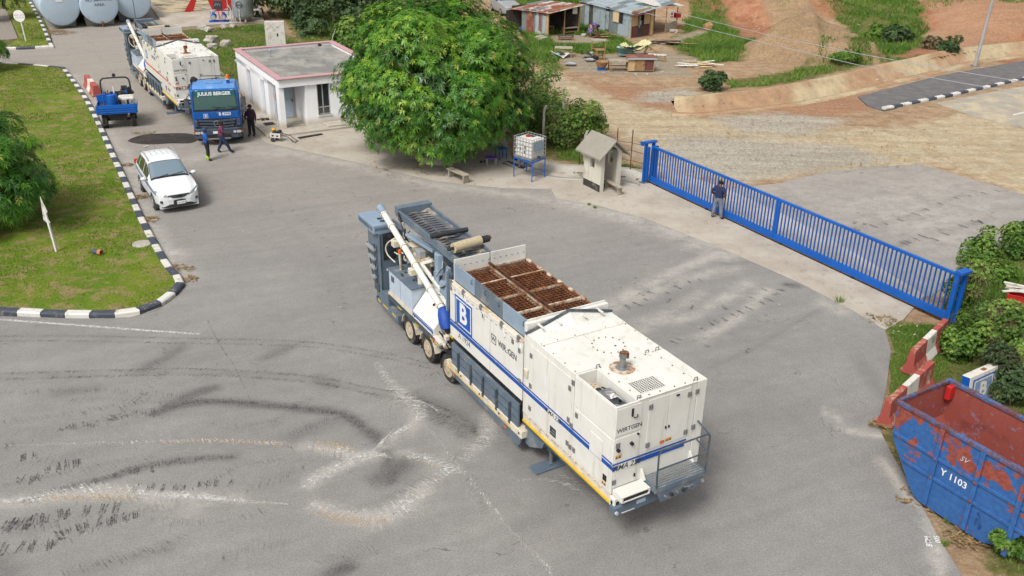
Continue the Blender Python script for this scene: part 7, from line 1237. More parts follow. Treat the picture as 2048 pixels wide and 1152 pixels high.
bu = thing('bucket', 'small blue bucket by the left wall of the rusty shack', 'bucket', zg(G(1041,63)), 0); m = MB(); m.lathe([(.13,0),(.19,.36),(.17,.36),(.12,.03),(.01,.03)], 14); m.build('pail', M['dumper_blue'], bu, smooth=True); m = MB(); m.tube([(-.19,0,.34),(-.1,0,.42),(.1,0,.42),(.19,0,.34)], .01, 4); m.build('handle', M['galv'], bu)
# silver car behind the shack
cz_ = thing('parked_car', 'silver car parked behind the rusty tin shack', 'car', G(1019,30), rad(-70)); ST0 = ST.copy()
k = KB(); patch(k, xs, us, 0, 1); patch(k, xs, us, 0, -1); fr = [suv(.97, u) for u in us]; k.add([(.97, w, z) for w, z in fr] + [(.97, -w, z) for w, z in fr[::-1]], [list(range(2*len(us)))]); k.build('body', pmat('car_silver', C(180,184,186), .3, metal=.3, var=.04), cz_, smooth=True)
k = KB()
for s in (1,-1): patch(k, np.linspace(-1.33,-.60,6), np.linspace(4.15,6,6), .008, s)
k.build('windscreen', M['glass'], cz_, smooth=True)
for s in (1,-1): k = KB(); patch(k, np.linspace(-3.1,-1.0,10), np.linspace(3.1,3.9,4), .006, s); k.build('side_window', M['glass'], cz_, smooth=True)
for l in (0,-2.66):
    for s in (1,-1): wheel(cz_, l, s*.83, .33, .2, s, M['rim_grey'])
# market tables and stalls in the clearing (pixel of the feet centre)
r5 = lambda x, y: (1010 + x/5.689, y/5.689)
table(G(*r5(1292,800)), 1.45, .9, .75, 'grey topped wooden table left of the lidded stall box', top='wood', rz=rad(6)); table(G(*r5(1060,590)), 1.15, .75, .95, 'tall grey topped table at the back of the clearing', top='wood', rz=rad(-4)); table(G(*r5(1075,680)), .7, .6, .8, 'small wooden stand in front of the tall table', top='wood_brown', rz=rad(8), cat='stand'); table(G(*r5(665,640)), 1.35, .8, .7, 'low table covered in cloth scraps at the clearing left', top='wood', rz=rad(-5)); table(G(*r5(690,450)), 1.3, .5, .38, 'low plank bench outside the rusty shack front', top='sh_dark', rz=rad(4), cat='bench', name='wooden_bench')
sb_ = thing('stall_box', 'wooden stall box with rusty tin lid and double doors', 'stall', zg(G(*r5(1535,800))), rad(4)); MB().b(-.95,.9,-.5,.5,.08,.95).build('body', M['ply'], sb_); MB().b(-1.05,1.0,-.62,.6,.98,1.04).build('lid', M['sh_rust'], sb_); MB().b(-1.06,1.01,-.64,-.60,.90,1.03).build('lid_edge', M['sh_zinc'], sb_)
for x0_, x1_, mt in ((-.5,.2,'wood_brown'),(.22,.85,'sh_maroon')): dd = MB().b(x0_,x1_,-.53,-.5,.14,.88).build('door', M[mt], sb_); MB().b(x0_+.05 if x0_ > 0 else x1_-.1, x0_+.1 if x0_ > 0 else x1_-.05, -.56,-.53,.5,.6).build('handle', M['dark'], dd)
for x in (-.9,.85): MB().b(x-.04,x+.04,-.45,.45,0,.08).build('foot', M['wood_brown'], sb_)
bn = thing('wooden_bench', 'white topped bench at the right end of the clearing', 'bench', zg(G(*r5(1745,690))), rad(-12)); MB().b(-.8,.55,-.15,.15,.46,.52).build('seat', M['white_dirty'], bn)
for x in (-.65,.42): MB().b(x-.05,x+.12,-.12,.12,0,.46).build('leg', M['wood_brown'], bn)
fr_ = thing('trestle', 'collapsed wooden trestle frame beside the tarpaulin pile', 'frame', zg(G(*r5(1640,650))), rad(-25))
for a_, b2 in (((-.6,0,.9),(.9,0,.2)),((-.6,.4,.9),(.9,.4,.25)),((-.5,0,0),(-.3,0,.85)),((-.5,.4,0),(-.3,.4,.85)),((.5,0,0),(.3,0,.5)),((.5,.4,0),(.3,.4,.5)),((-.55,0,.8),(-.55,.4,.8)),((.0,0,.6),(0,.4,.6)),((.5,0,.4),(.5,.4,.4))): MB().bar(a_, b2, .06, .05).build('strut', M['wood_brown'], fr_)
def crumple(p, s, mats, lb, cat, name, n=7, hk=.8):
    T = thing(name, lb, cat, zg(p), rs.uniform(-.3,.3))
    for i in range(n):
        bm = bmesh.new(); bmesh.ops.create_grid(bm, x_segments=6, y_segments=6, size=rs.uniform(.3,.55)*s); ang = rs.uniform(0,6.28); tl = rs.uniform(.2,.9); cx, cy, cz2 = rs.uniform(-.5,.5)*s, rs.uniform(-.35,.35)*s, rs.uniform(.12,.65*hk)*s
        for v_ in bm.verts: z = rs.uniform(-.035,.035)*s + v_.co.x*tl; x, y = v_.co.x*math.cos(ang)-v_.co.y*math.sin(ang), v_.co.x*math.sin(ang)+v_.co.y*math.cos(ang); v_.co = Vector((x+cx, y+cy, max(.01, z+cz2)))
        me = bpy.data.meshes.new('fold'); bm.to_mesh(me); bm.free(); me.materials.append(M[mats[i % len(mats)]]); link('fold', me, T)
    return T
M['tarp_yellow'] = pmat('faded_tarp', C(214,208,158), .8, var=.15, vs=3, dirt=C(150,190,190), da=.4, ds=2); M['tarp_teal'] = pmat('teal_tarp', C(140,180,180), .8, var=.15)
crumple(G(*r5(1450,640)), 1.25, ['tarp_yellow','tarp_yellow','tarp_teal','tarp_yellow','tarp_blue','tarp_teal'], 'heap of pale yellow and blue tarpaulin in the clearing', 'tarpaulin', 'tarpaulin_pile', 9, 1.1); crumple(G(*r5(620,650)), .7, ['white_dirty','tarp_teal','white_dirty'], 'pale cloth scraps heaped under the low table', 'rags', 'rag_pile'); crumple(G(*r5(960,660)), .75, ['white_dirty','galv'], 'pale sacks heaped left of the small wooden stand', 'sacks', 'sack_pile', 6, .7); crumple(G(*r5(1330,600)), .5, ['tarp_blue'], 'scrap of blue plastic sheet left of the tarpaulin heap', 'plastic sheet', 'plastic_scrap', 3, .3)
def basin(p, r_, lb, mat='galv'): T = thing('basin', lb, 'basin', zg(p), 0); m = MB(); m.lathe([(r_*.6,.02),(r_,.16),(r_*.94,.17),(r_*.55,.06),(.01,.05)], 20); m.build('bowl', M[mat], T, smooth=True); MB().ball((0,0,.06),(r_*.5,r_*.5,.05)).build('contents', M['black'], T)
basin(G(*r5(745,742)), .42, 'wide enamel basin alone on the bare ground'); basin(G(*r5(965,695)), .42, 'wide metal basin below the pale sacks'); 
pt_ = thing('cook_pot', 'dark cooking pot beside the small wooden stand', 'pot', zg(G(*r5(1033,690))), 0); m = MB(); m.lathe([(.15,0),(.2,.1),(.2,.34),(.18,.34),(.17,.1),(.01,.05)], 14); m.build('pot', M['black'], pt_, smooth=True); MB().cyl((0,0,.34),(0,0,.38),.2,.05,n=12).build('lid', M['dark'], pt_)
gb = thing('woven_basket', 'low woven basket on a blue crate left of the wooden table', 'basket', zg(G(*r5(1098,795))), 0); m = MB(); m.lathe([(.3,.22),(.5,.62),(.46,.62),(.28,.26),(.01,.26)], 12); m.build('weave', M['wood_brown'], gb); MB().b(-.3,.25,-.2,.2,0,.2).build('crate', M['gate_blue'], gb, bevel=.02)
def boards(p, n, L, lb, mats, spread=1.0, cat='boards', name='board_pile'):
    T = thing(name, lb, cat, zg(p), 0)
    for i in range(n):
        a = rs.uniform(-.5,.5); c0_ = Vector((rs.uniform(-1,1)*spread, rs.uniform(-.5,.5)*spread, .05+.05*(i % 6))); d_ = Vector((math.cos(a), math.sin(a), rs.uniform(-.05,.08)))*L*rs.uniform(.5,1)/2; MB().bar(c0_-d_, c0_+d_, rs.uniform(.1,.3), .03).build('board', M[mats[i % len(mats)]], T)
boards(G(*r5(1950,505)), 14, 2.6, 'pile of weathered grey planks in the tall grass', ['wood','sh_dark','wood','wood_brown'], 1.0); boards(G(1400,133), 22, 1.4, 'scatter of white and orange broken boards beside the road', ['white_dirty','ply_pale','white','ply','ply_pale'], 1.3); boards(G(*r5(1700,490)), 5, 2.0, 'few long planks lying left of the grey plank pile', ['wood','wood'], .6); boards(G(*r5(1100,425)), 6, .9, 'sticks and boards on the ground by the bending woman', ['wood_brown','sh_rust'], .5)
for x, y, lb in ((335,345,'upper slab leaning on the rusty shack wall'),(380,370,'lower slab leaning on the rusty shack wall')): T = zg(G(1010+x/5.689, (y+30)/5.689)); o = MB().b(-.28,.28,-.05,.05,0,.9).build('slab', M['wood'], bevel=.01, label=lb, cat='slab'); o.location = T; o.rotation_euler = (rad(-25),0,rad(-30))
for x, y, lb in ((395,445,'left pale concrete block below the rusty shack'),(435,460,'right pale concrete block below the rusty shack')): o = MB().b(-.42,.42,-.2,.2,0,.3).build('concrete_block', M['concrete'], bevel=.02, label=lb, cat='block'); o.location = zg(G(*r5(x,y))); o.rotation_euler.z = rad(50)
rubble(*r5(895,408), .28, 'grey stone on the bare patch between the shacks', 'stone'); rubble(*r5(1905,365), .35, 'left sand block stack by the shop awning', 'block', 'concrete', 'block'); rubble(*r5(1945,365), .32, 'right sand block stack by the shop awning', 'block', 'concrete', 'block'); rubble(1414,60, .55, 'brown tree stump beyond the shop in the grass', 'stump', 'wood_brown', 'tree_stump', 1.2)
# ------------------------------------------------------------------ vegetation
def leaf_mat(name, stops, rough=.5, trans=.25):
    t = NT(name); r = t.n('ShaderNodeValToRGB'); t.l(t.attr('tint'), r.inputs[0]); e = r.color_ramp.elements
    e[0].position, e[0].color = stops[0]; e[1].position, e[1].color = stops[-1]
    for p, c_ in stops[1:-1]: x = e.new(p); x.color = c_
    m = t.fin(r.outputs[0], rough, 0, .35); tl = t.n('ShaderNodeBsdfTranslucent'); t.l(r.outputs[0], tl.inputs[0]); mx = t.n('ShaderNodeMixShader'); mx.inputs[0].default_value = trans; t.l(t.bs.outputs[0], mx.inputs[1]); t.l(tl.outputs[0], mx.inputs[2]); t.l(mx.outputs[0], t.out.inputs['Surface']); return m
M['mango'] = leaf_mat('mango_leaf', [(0, C(46,92,28)), (.35, C(80,136,40)), (.65, C(120,172,52)), (.92, C(176,204,74)), (1, C(188,166,98))], .38)
M['leaf_dark'] = leaf_mat('dark_leaf', [(0, C(50,74,42)), (.5, C(82,110,62)), (1, C(132,150,96))], .55); M['leaf_bright'] = leaf_mat('bright_leaf', [(0, C(66,104,36)), (.5, C(114,152,60)), (.85, C(160,184,88)), (1, C(200,194,78))], .5)
M['leaf_dry'] = leaf_mat('dry_twig', [(0, C(104,88,66)), (.6, C(140,122,88)), (1, C(120,130,70))], .8, .1); M['blade'] = leaf_mat('grass_blade', [(0, C(88,114,34)), (.45, C(122,148,48)), (.75, C(150,164,72)), (1, C(178,164,108))], .7, .3); M['weed'] = leaf_mat('weed_blade', [(0, C(76,114,38)), (.5, C(114,154,56)), (.9, C(154,170,84)), (1, C(180,162,110))], .6, .3)
M['bark'] = pmat('bark', C(110,98,84), .95, var=.25, vs=6, bump=.6, bs=14)
def nrm(a): return a/(np.linalg.norm(a, axis=1)[:, None] + 1e-9)
def rosettes(P, A, k, L, Wd, droop, tint, spread=.35, jit=.25):           # whorls of k leaves at P about axes A
    n = len(P); ref = nrm(np.cross(A, RNG.normal(size=(n, 3)))); b2 = np.cross(A, ref); V = []; TT = []
    for i in range(k):
        a = 2*np.pi*i/k + RNG.uniform(-.4, .4, n); d = ref*np.cos(a)[:, None] + b2*np.sin(a)[:, None]; d = nrm(d + A*(spread + RNG.uniform(-jit, jit, n))[:, None]); s = np.cross(d, A); s = nrm(s); ll = (L*RNG.uniform(.65, 1.2, n))[:, None]; up = np.array([0, 0, 1.0])
        mid = P + d*ll*.5; tip = P + d*ll - up*ll*droop; w = Wd*RNG.uniform(.8, 1.2, n)[:, None]; V.append(np.stack([P, mid + s*w*.5 - up*ll*droop*.1, tip, mid - s*w*.5 - up*ll*droop*.1], 1)); TT.append(np.repeat(np.clip(tint + RNG.normal(0, .06, n), 0, 1), 4))
    V = np.concatenate(V).reshape(-1, 3); return V, np.arange(len(V)).reshape(-1, 4), np.concatenate(TT)
def clump_points(cl, n, fill=.15, bot=-.5):
    cl = np.array(cl, float); w = (cl[:,3]*cl[:,4] + cl[:,4]*cl[:,5]); ix = RNG.choice(len(cl), n, p=w/w.sum()); d = nrm(RNG.normal(size=(n, 3))); d[:,2] = np.where(d[:,2] < bot, -d[:,2], d[:,2]); r = np.where(RNG.uniform(size=n) < fill, RNG.uniform(.3, .85, n), RNG.uniform(.86, 1.06, n)); P = cl[ix,:3] + d*cl[ix,3:6]*r[:, None]; return P, d, ix
def make_clumps(c, R, n, cr, seed, zmin=.3):
    r = np.random.default_rng(seed); d = nrm(r.normal(size=(n, 3))); d[:,2] = np.where(d[:,2] < -.8, -d[:,2], d[:,2]) + .06; d = nrm(d); k_ = r.uniform(.60, .95, n)[:, None]; P = np.array(c) + d*np.array(R)*k_; s = cr*r.uniform(.6, 1.4, n); P[:,2] = np.maximum(P[:,2], zmin + s*.55); return [(*p, q, q, q*.8) for p, q in zip(P, s)]
def crown(parent, cl, center, n, k, L, Wd, droop, mat, name='crown', fill=.15, young=.0, spread=.35, bot=-.5, **kw):
    P, d, ix = clump_points(cl, n, fill, bot); A = nrm(d*.7 + nrm(P - np.array(center))*.5 + np.array([0, 0, .35])); base = np.random.default_rng(3).uniform(.12, .74, len(cl))[ix] + RNG.normal(0, .12, n)
    if young: yv = (RNG.uniform(size=n) < young)*(d[:,2] > -.1); base = np.where(yv, RNG.uniform(.78, 1.0, n), base)
    V, Fq, tt = rosettes(P, A, k, L, Wd, droop, np.clip(base, 0, 1), spread); o = np_mesh(name, V, Fq, mat, parent, attrs={'tint': tt}, **kw); return o
def trunk(parent, base, top, r, branches, seed=1):
    m = MB(); rr_ = random.Random(seed); b0, t0 = Vector(base), Vector(top); pts = [b0.lerp(t0, f) + Vector((rr_.uniform(-.08,.08), rr_.uniform(-.08,.08), 0))*(f > 0) for f in (0, .15, .4, .7, 1)]; m.tube(pts, [r*1.35, r, r*.85, r*.7, r*.5], 9); tk_ = m.build('trunk', M['bark'], parent, smooth=True)
    for e in branches: e = Vector(e); s = b0.lerp(t0, rr_.uniform(.45,.95)); md = s.lerp(e, .5) + Vector((0,0,.25)); m = MB(); m.tube([s, md, e], [r*.45, r*.3, r*.1], 7); m.build('limb', M['bark'], tk_, smooth=True)
# the large mango tree
mt = thing('mango_tree', 'huge dense round mango tree beside the white gatehouse', 'tree', (-3.85, 45.3, 0)); c0_ = (-.05, .9, 3.65); cl = make_clumps(c0_, (5.0, 4.8, 3.9), 180, 1.0, 5, .5) + [(c0_[0], c0_[1], c0_[2], 4.3, 4.0, 2.9)]
trunk(mt, (0,0,0), (.1,.5,2.6), .28, [(cl[i][0]*.8, cl[i][1]*.8+.2, cl[i][2]*.85) for i in range(0, 60, 5)]); cl2 = [(x_, -2.7 + .13*x_*x_ + random.uniform(-.3,.3), 1.15 + .12*x_*x_ + random.uniform(-.1,.35), .85, .85, .7) for x_ in np.linspace(-2.9, 2.4, 10)]; crown(mt, cl[:-1] + cl2, c0_, 24000, 8, .23, .052, .30, M['mango'], young=.07, fill=.08); crown(mt, cl[-1:], c0_, 2600, 8, .30, .08, .35, M['mango'], name='inner_foliage', fill=.1)
# lawn trees at the left edge
for p_, R, nn, n, cr, lb, se in (((-21.7,35.0,.11), (2.8,2.8,2.6), 50, 4000, .8, 'drooping green mango tree on the lawn at the left edge', 2), ((-36.7,62.4,.11), (1.9,1.9,1.75), 20, 1500, .65, 'smaller dark mango tree on the upper left lawn edge', 3)):
    T = thing('mango_tree', lb, 'tree', p_); c1 = (0, 0, R[2]*.86); cl = make_clumps(c1, R, nn, cr, se, .0); trunk(T, (0,0,0), (0,.1,1.6), .14, [(q[0]*.7, q[1]*.7, q[2]*.9) for q in cl[::5]], se); crown(T, cl + [(*c1, R[0]*.7, R[1]*.7, R[2]*.7)], c1, int(n*1.7), 8, .26, .05, .42, M['mango'], young=.03, fill=.12)
T = thing('young_tree', 'dark leafy treetop at the upper left corner', 'tree', (-45.0, 82.0, 0)); cl = make_clumps((0,0,2.4), (2.4,2.4,2.1), 18, .8, 9); trunk(T, (0,0,0), (0,0,2), .14, []); crown(T, cl, (0,0,2.4), 900, 8, .3, .07, .3, M['leaf_dark'])
# trees behind the gatehouse
for u, v, R, nn, n, lb, mat, L, se in ((545,26,(2.6,2.6,2.6),22,2000,'dark bushy tree right of the silver vessel','leaf_dark',.22,11),(600,24,(3.4,3.0,3.4),28,2600,'tall dark evergreen tree above the grassy ditch','leaf_dark',.22,12),(668,40,(3.6,3.2,3.6),30,3000,'grey green spreading tree behind the gatehouse roof','leaf_dark',.2,13),(735,52,(3.2,3.0,3.4),26,2600,'olive green tree between gatehouse and mango tree','leaf_dark',.2,14),(620,62,(1.5,1.4,1.3),10,800,'low dark shrub at the ditch edge','leaf_dark',.2,15),(690,88,(1.7,1.6,1.3),12,1000,'low leafy shrub behind the gatehouse rear corner','leaf_bright',.2,16),(560,-10,(3.6,3.2,4.0),24,2000,'far dark tree top above the slab','leaf_dark',.24,17),(770,-5,(3.8,3.4,4.2),26,2200,'far green tree beside the top of the mango tree','leaf_bright',.24,18),(700,-14,(3.6,3.4,4.4),24,2000,'far dark tree in the middle of the tree belt','leaf_dark',.24,19),(642,-10,(3.4,3.2,4.4),22,1800,'far dark tree behind the grassy ditch','leaf_dark',.24,20)):
    p = G(u, v+8 if v > 0 else v); T = thing('broadleaf_tree' if R[2] > 2 else 'shrub', lb, 'tree' if R[2] > 2 else 'shrub', (p.x, p.y, -.1), 0, 'trees behind the gatehouse'); c1 = (0,0,R[2]*.72); cl = make_clumps(c1, R, int(nn*1.4), R[0]*.34, se, -.3); trunk(T, (0,0,0), (.1,0,R[2]*.9), .05*R[2], [(q[0]*.7,q[1]*.7,q[2]) for q in cl[::6]], se); crown(T, cl + [(*c1, R[0]*.6, R[1]*.6, R[2]*.6)], c1, n, 7, L, .08, .2, M[mat], fill=.25, spread=.5)
# shrubs: pixel of the base, radii, leaves
def shrub(u, v, R, n, mat, lb, L=.12, Wd=.055, nn=12, se=1, name='shrub', dry=0, z=0.0, cat='shrub', k=6):
    p = G(u, v); T = thing(name, lb, cat, (p.x, p.y, z)); c1 = (0,0,R[2]*.8); cl = make_clumps(c1, R, nn, min(R)*.42, se, .05); 
    for i in range(3): q = cl[i*2 % len(cl)]; m = MB(); m.tube([(0,0,0), (q[0]*.4,q[1]*.4,q[2]*.6), (q[0]*.9,q[1]*.9,q[2])], [.03,.02,.008], 5); m.build('stem', M['bark'], T)
    crown(T, cl + [(*c1, R[0]*.6, R[1]*.6, R[2]*.6)], c1, int(n*(1.8 if L < .11 else 1)), k, L, Wd, .15, M[mat], name='foliage', fill=.3, spread=.7, bot=-.9)
    if dry: crown(T, cl, c1, dry, 5, .3, .012, .3, M['leaf_dry'], name='dry_twigs', fill=.4, spread=.4, bot=-.9)
    return T
for a in ((1078,262,(1.3,1.3,1.5),1300,'leaf_bright','leafy shrub tucked against the right side of the mango tree'),(1112,275,(1.5,1.4,1.4),1500,'leaf_bright','broad tangled bush behind the white water container'),(1150,292,(1.5,1.2,1.35),1500,'leaf_bright','bush with yellowing creeper left of the sentry booth'),(1172,278,(1.2,1.0,1.1),1000,'leaf_bright','bush directly behind the sentry booth roof'),(1085,215,(1.2,1.2,1.4),900,'leaf_bright','shrub at the sand road edge right of the mango crown'),(1215,318,(.8,.5,.5),260,'weed','low weeds behind the wire fence')): shrub(*a[:5], a[5], se=int(a[0]) % 17, dry=500 if a[3] > 1200 else 120)
for a in ((1928,628,(.75,.75,1.1),1000,'leaf_bright','creeper mass climbing the right gate post'),(1985,700,(1.4,1.1,.95),1900,'leaf_bright','large creeper bush right of the gate end'),(2045,740,(1.4,1.2,.95),1900,'leaf_bright','pale green creeper bush at the right edge'),(1930,712,(.7,.7,.7),700,'leaf_bright','creeper bush beside the red and white barrier'),(2030,800,(1.4,1.1,.8),1500,'leaf_dark','dark low bush above the skip'),(1962,530,(.75,.7,.8),700,'leaf_bright','upright leafy shrub beyond the gate post'),(2035,510,(.8,.7,.7),700,'leaf_bright','leafy shrub at the right edge beyond the gate'),(1990,560,(1.1,.8,.35),500,'weed','low weeds behind the right gate post'),(2008,1108,(.42,.36,.34),420,'leaf_bright','small leafy weed bush under the skip')): shrub(*a[:5], a[5], L=.10, Wd=.05, se=int(a[0]) % 19, dry=500 if a[3] > 900 else 0, k=6)
for a in ((1425,186,(.7,.7,.65),500,'leaf_dark','round green shrub at the top of the drain wall'),(1897,112,(.9,.8,.7),500,'leaf_dark','green shrub near the street light pole'),(1862,102,(.7,.6,.5),300,'leaf_dry','dry spiky shrub left of the street light pole'),(1655,28,(1.2,1.0,.6),500,'weed','bright shrub beside the earth heaps'),(1760,78,(1.6,1.2,.6),700,'weed','low bush on the slope beyond the drain'),(1795,85,(1.3,1.0,.7),600,'leaf_dark','darker bush on the slope beyond the drain'),(1690,135,(1.5,.9,.45),500,'weed','low bush at the foot of the earth heap')): 
    o = shrub(*a[:5], a[5], L=.2, Wd=.08, se=int(a[0]) % 23); o.location.z = float(height(np.array([[o.location.x, o.location.y]]))[0])
# grass blades
def blades(name, polys, n, h, w, mat, zf, lb, excl=(), tint0=0.0, patch=1.6, thr=.42, edge=1.6):
    P = []; areas = []
    for q in polys: A = np.array(q); lo, hi = A.min(0), A.max(0); lo = np.maximum(lo, [-48, 14]); hi = np.minimum(hi, [60, 125]); areas.append((lo, hi, q))
    ar = np.array([np.prod(np.maximum(.1, h_-l_)) for l_, h_, _ in areas])
    for (l_, h_, q), a in zip(areas, ar):
        m_ = int(n*a/ar.sum())
        if m_ < 3: continue
        X = RNG.uniform(l_, h_, (m_, 2)); X = X[sdist(X, q) > .05 + edge*(vnoise(X, 1.2, 41) - .35)]; P.append(X)
    P = np.concatenate(P)
    for e in excl: P = P[sdist(P, e) < -.1]
    keep = (vnoise(P, patch, 31)*.6 + vnoise(P, patch*.3, 32)*.4) > thr*RNG.uniform(.6, 1.25, len(P)); P = P[keep]; m_ = len(P); z = zf(P); a = RNG.uniform(0, 2*np.pi, m_); hh = h*RNG.uniform(.45, 1.3, m_)*(.55 + .9*vnoise(P, patch*1.7, 33)); ww = w*RNG.uniform(.6, 1.3, m_); lx, ly = RNG.normal(0, .5, m_)*hh, RNG.normal(0, .5, m_)*hh; dx, dy = np.cos(a)*ww/2, np.sin(a)*ww/2
    V = np.stack([np.stack([P[:,0]-dx, P[:,1]-dy, z-.01], 1), np.stack([P[:,0]+dx, P[:,1]+dy, z-.01], 1), np.stack([P[:,0]+lx, P[:,1]+ly, z+hh], 1)], 1).reshape(-1, 3); tt = np.repeat(np.clip(.15 + tint0 + .75*vnoise(P, 2.5, 34)*.7 + RNG.normal(0, .14, m_), 0, 1), 3)
    return np_mesh(name, V, np.arange(len(V)).reshape(-1, 3), mat, attrs={'tint': tt}, label=lb, cat='grass', kind='stuff')
fz = lambda z: (lambda P: np.full(len(P), z))
blades('lawn_grass', [LAWN], 330000, .055, .035, M['blade'], fz(.108), 'short mown grass of the kerbed lawn', thr=.45, edge=.3); blades('lawn_grass', [LAWN2], 60000, .08, .05, M['blade'], fz(.098), 'short grass of the upper left verge', tint0=.1, thr=.46, edge=.4)
ZT = lambda P: height(P)
blades('rough_grass', [R_GRASS[4], R_GRASS[9]], 110000, .16, .05, M['weed'], ZT, 'rough patchy grass behind the gatehouse', tint0=.12, excl=[[on_b(-1.2,-1.3), on_b(6.4,-1.3), on_b(6.4,9.2), on_b(-1.2,9.2)]]); blades('rough_grass', [R_GRASS[0]], 130000, .28, .06, M['weed'], ZT, 'lush green weeds around the tin shacks', excl=R_CLEAR, thr=.36, patch=2.2); blades('rough_grass', [R_GRASS[1], R_GRASS[2], R_GRASS[3]], 70000, .28, .07, M['weed'], ZT, 'weeds growing between earth heaps and drain', thr=.52, patch=2.6); blades('rough_grass', [R_GRASS[5]], 110000, .11, .03, M['weed'], fz(-.06), 'grass and weeds along the right edge of the yard', excl=[ASPH], thr=.24, edge=.5); blades('rough_grass', [R_GRASS[6]], 30000, .18, .04, M['weed'], fz(-.06), 'weeds beside the wire fence', thr=.40)
HILLP = [[(24,88),(60,80),(70,120),(20,125)]]; blades('rough_grass', HILLP, 60000, .3, .08, M['weed'], ZT, 'scattered weeds on the red earth slope', patch=5.0, thr=.62)
# little tufts growing in joints, one by one
for i, (u, v, s, lb) in enumerate(((1679,604,.24,'grass tuft growing at the apron edge before the gate'),(1865,1005,.16,'upper weed tuft between asphalt and skip'),(1898,1045,.16,'middle weed tuft between asphalt and skip'),(1890,1090,.14,'weed tuft beside the BTM lettering'),(1178,410,.10,'weed tuft at the left end of the apron crack'),(1190,416,.10,'weed tuft in the apron crack right of the first'),(217,240,.14,'weed tuft at the kerb behind the dumper wheel'),(188,192,.16,'weed tuft at the kerb beside the far barrier'))):
    p = G(u, v); n = 60; a = RNG.uniform(0, 6.28, n); r_ = RNG.uniform(0, s*.6, n); bx, by = np.cos(a)*r_, np.sin(a)*r_; hh = s*RNG.uniform(.6, 1.4, n); V = np.stack([np.stack([bx-.008, by, 0*bx], 1), np.stack([bx+.008, by, 0*bx], 1), np.stack([bx*2.0+RNG.normal(0,.03,n), by*2.0+RNG.normal(0,.03,n), hh], 1)], 1).reshape(-1, 3); o = np_mesh('grass_tuft', V, np.arange(len(V)).reshape(-1, 3), M['weed'], attrs={'tint': np.repeat(RNG.uniform(.2, .9, n), 3)}, label=lb, cat='grass tuft', group='weed tufts in the paving'); o.location = p
# dry leaf litter swept against kerbs and under the tree, and pale rubbish specks
def litter(name, spots, mat, lb, size=(.03,.09)):
    V = []
    for u, v, R, n in spots:
        p = G(u, v); a = RNG.uniform(0, 6.28, n); r_ = R*np.sqrt(RNG.uniform(0, 1, n)); x, y = p.x + np.cos(a)*r_, p.y + np.sin(a)*r_*.8; s = RNG.uniform(*size, n); t_ = RNG.uniform(0, 6.28, n); z = .02 + RNG.uniform(0, .03, n); L_ = s; w_ = s*RNG.uniform(.2, .5, n); ex, ey = np.cos(t_), np.sin(t_)
        V.append(np.stack([np.stack([x+ex*L_*a_ - ey*w_*b2, y+ey*L_*a_ + ex*w_*b2, z + .02*(a_ > 0)*s/.05], 1) for a_, b2 in ((-1,-1),(1,-.6),(1,.6),(-1,1))], 1).reshape(-1, 3))
    V = np.concatenate(V); return np_mesh(name, V, np.arange(len(V)).reshape(-1, 4), mat, label=lb, cat='litter', kind='stuff')
M['dry_leaf'] = pmat('dry_leaf', C(150,122,80), .9, var=.4, vs=12)
litter('leaf_litter', [(120,66,1.3,420),(105,62,1.0,250),(255,330,.3,50),(282,395,.35,70),(300,440,.4,70),(355,540,.6,90),(375,560,.4,50),(200,250,.5,40),(285,265,.7,60),(1760,640,.6,60),(870,345,2.5,60),(800,330,2.0,40),(1170,345,.6,60),(1840,1000,.6,50),(1935,1080,.5,80),(1755,850,.3,40),(60,540,2.2,160)], M['dry_leaf'], 'dry leaves swept along kerbs and paving edges')
litter('rubbish', [(1500,60,6,40),(1650,150,4,30),(1850,60,6,50),(1950,70,5,40),(1700,80,5,30),(1400,120,1.5,40),(1250,140,3,20),(130,300,4,6)], M['white_dirty'], 'pale scraps of rubbish scattered on the slopes', (.04,.14))
litter('stones', [(1640,110,3.5,60),(1570,60,6,70),(1750,60,6,50),(1950,40,6,80)], M['concrete'], 'loose stones on the earth heaps', (.06,.2)).location.z = .6
litter('pebbles', [(1500,300,6,260),(1400,240,6,200),(1650,290,6,200),(1800,300,5,160),(1200,180,5,160),(1330,185,2.5,160),(1900,260,6,160),(1600,225,6,160),(1990,110,8,120),(1870,40,9,260),(1700,130,5,120),(1560,40,8,200)], pmat('pebble', C(150,128,104), .9, var=.3, vs=3), 'loose pebbles and clods on the sand road and slopes', (.03,.10))
litter('rubbish', [(1830,690,1.2,22),(1800,640,.8,10),(1420,700,8,10),(700,560,8,8),(1250,470,4,8)], M['white_dirty'], 'small scraps on the verge and yard', (.015,.05))
blades('rough_grass', [GP([(1900,650),(1960,545),(2100,520),(2200,800),(1990,800),(1900,720)])], 16000, .42, .035, M['weed'], fz(-.04), 'tall scruffy grass among the creeper bushes at right', thr=.36)
blades('verge_grass', [GP([(1776,655),(1860,648),(1905,655),(1900,730),(1870,800),(1810,850),(1768,840),(1778,760),(1786,700)])], 42000, .075, .022, M['weed'], fz(-.03), 'green grass strip around the red and white barriers', thr=.30, edge=.3)
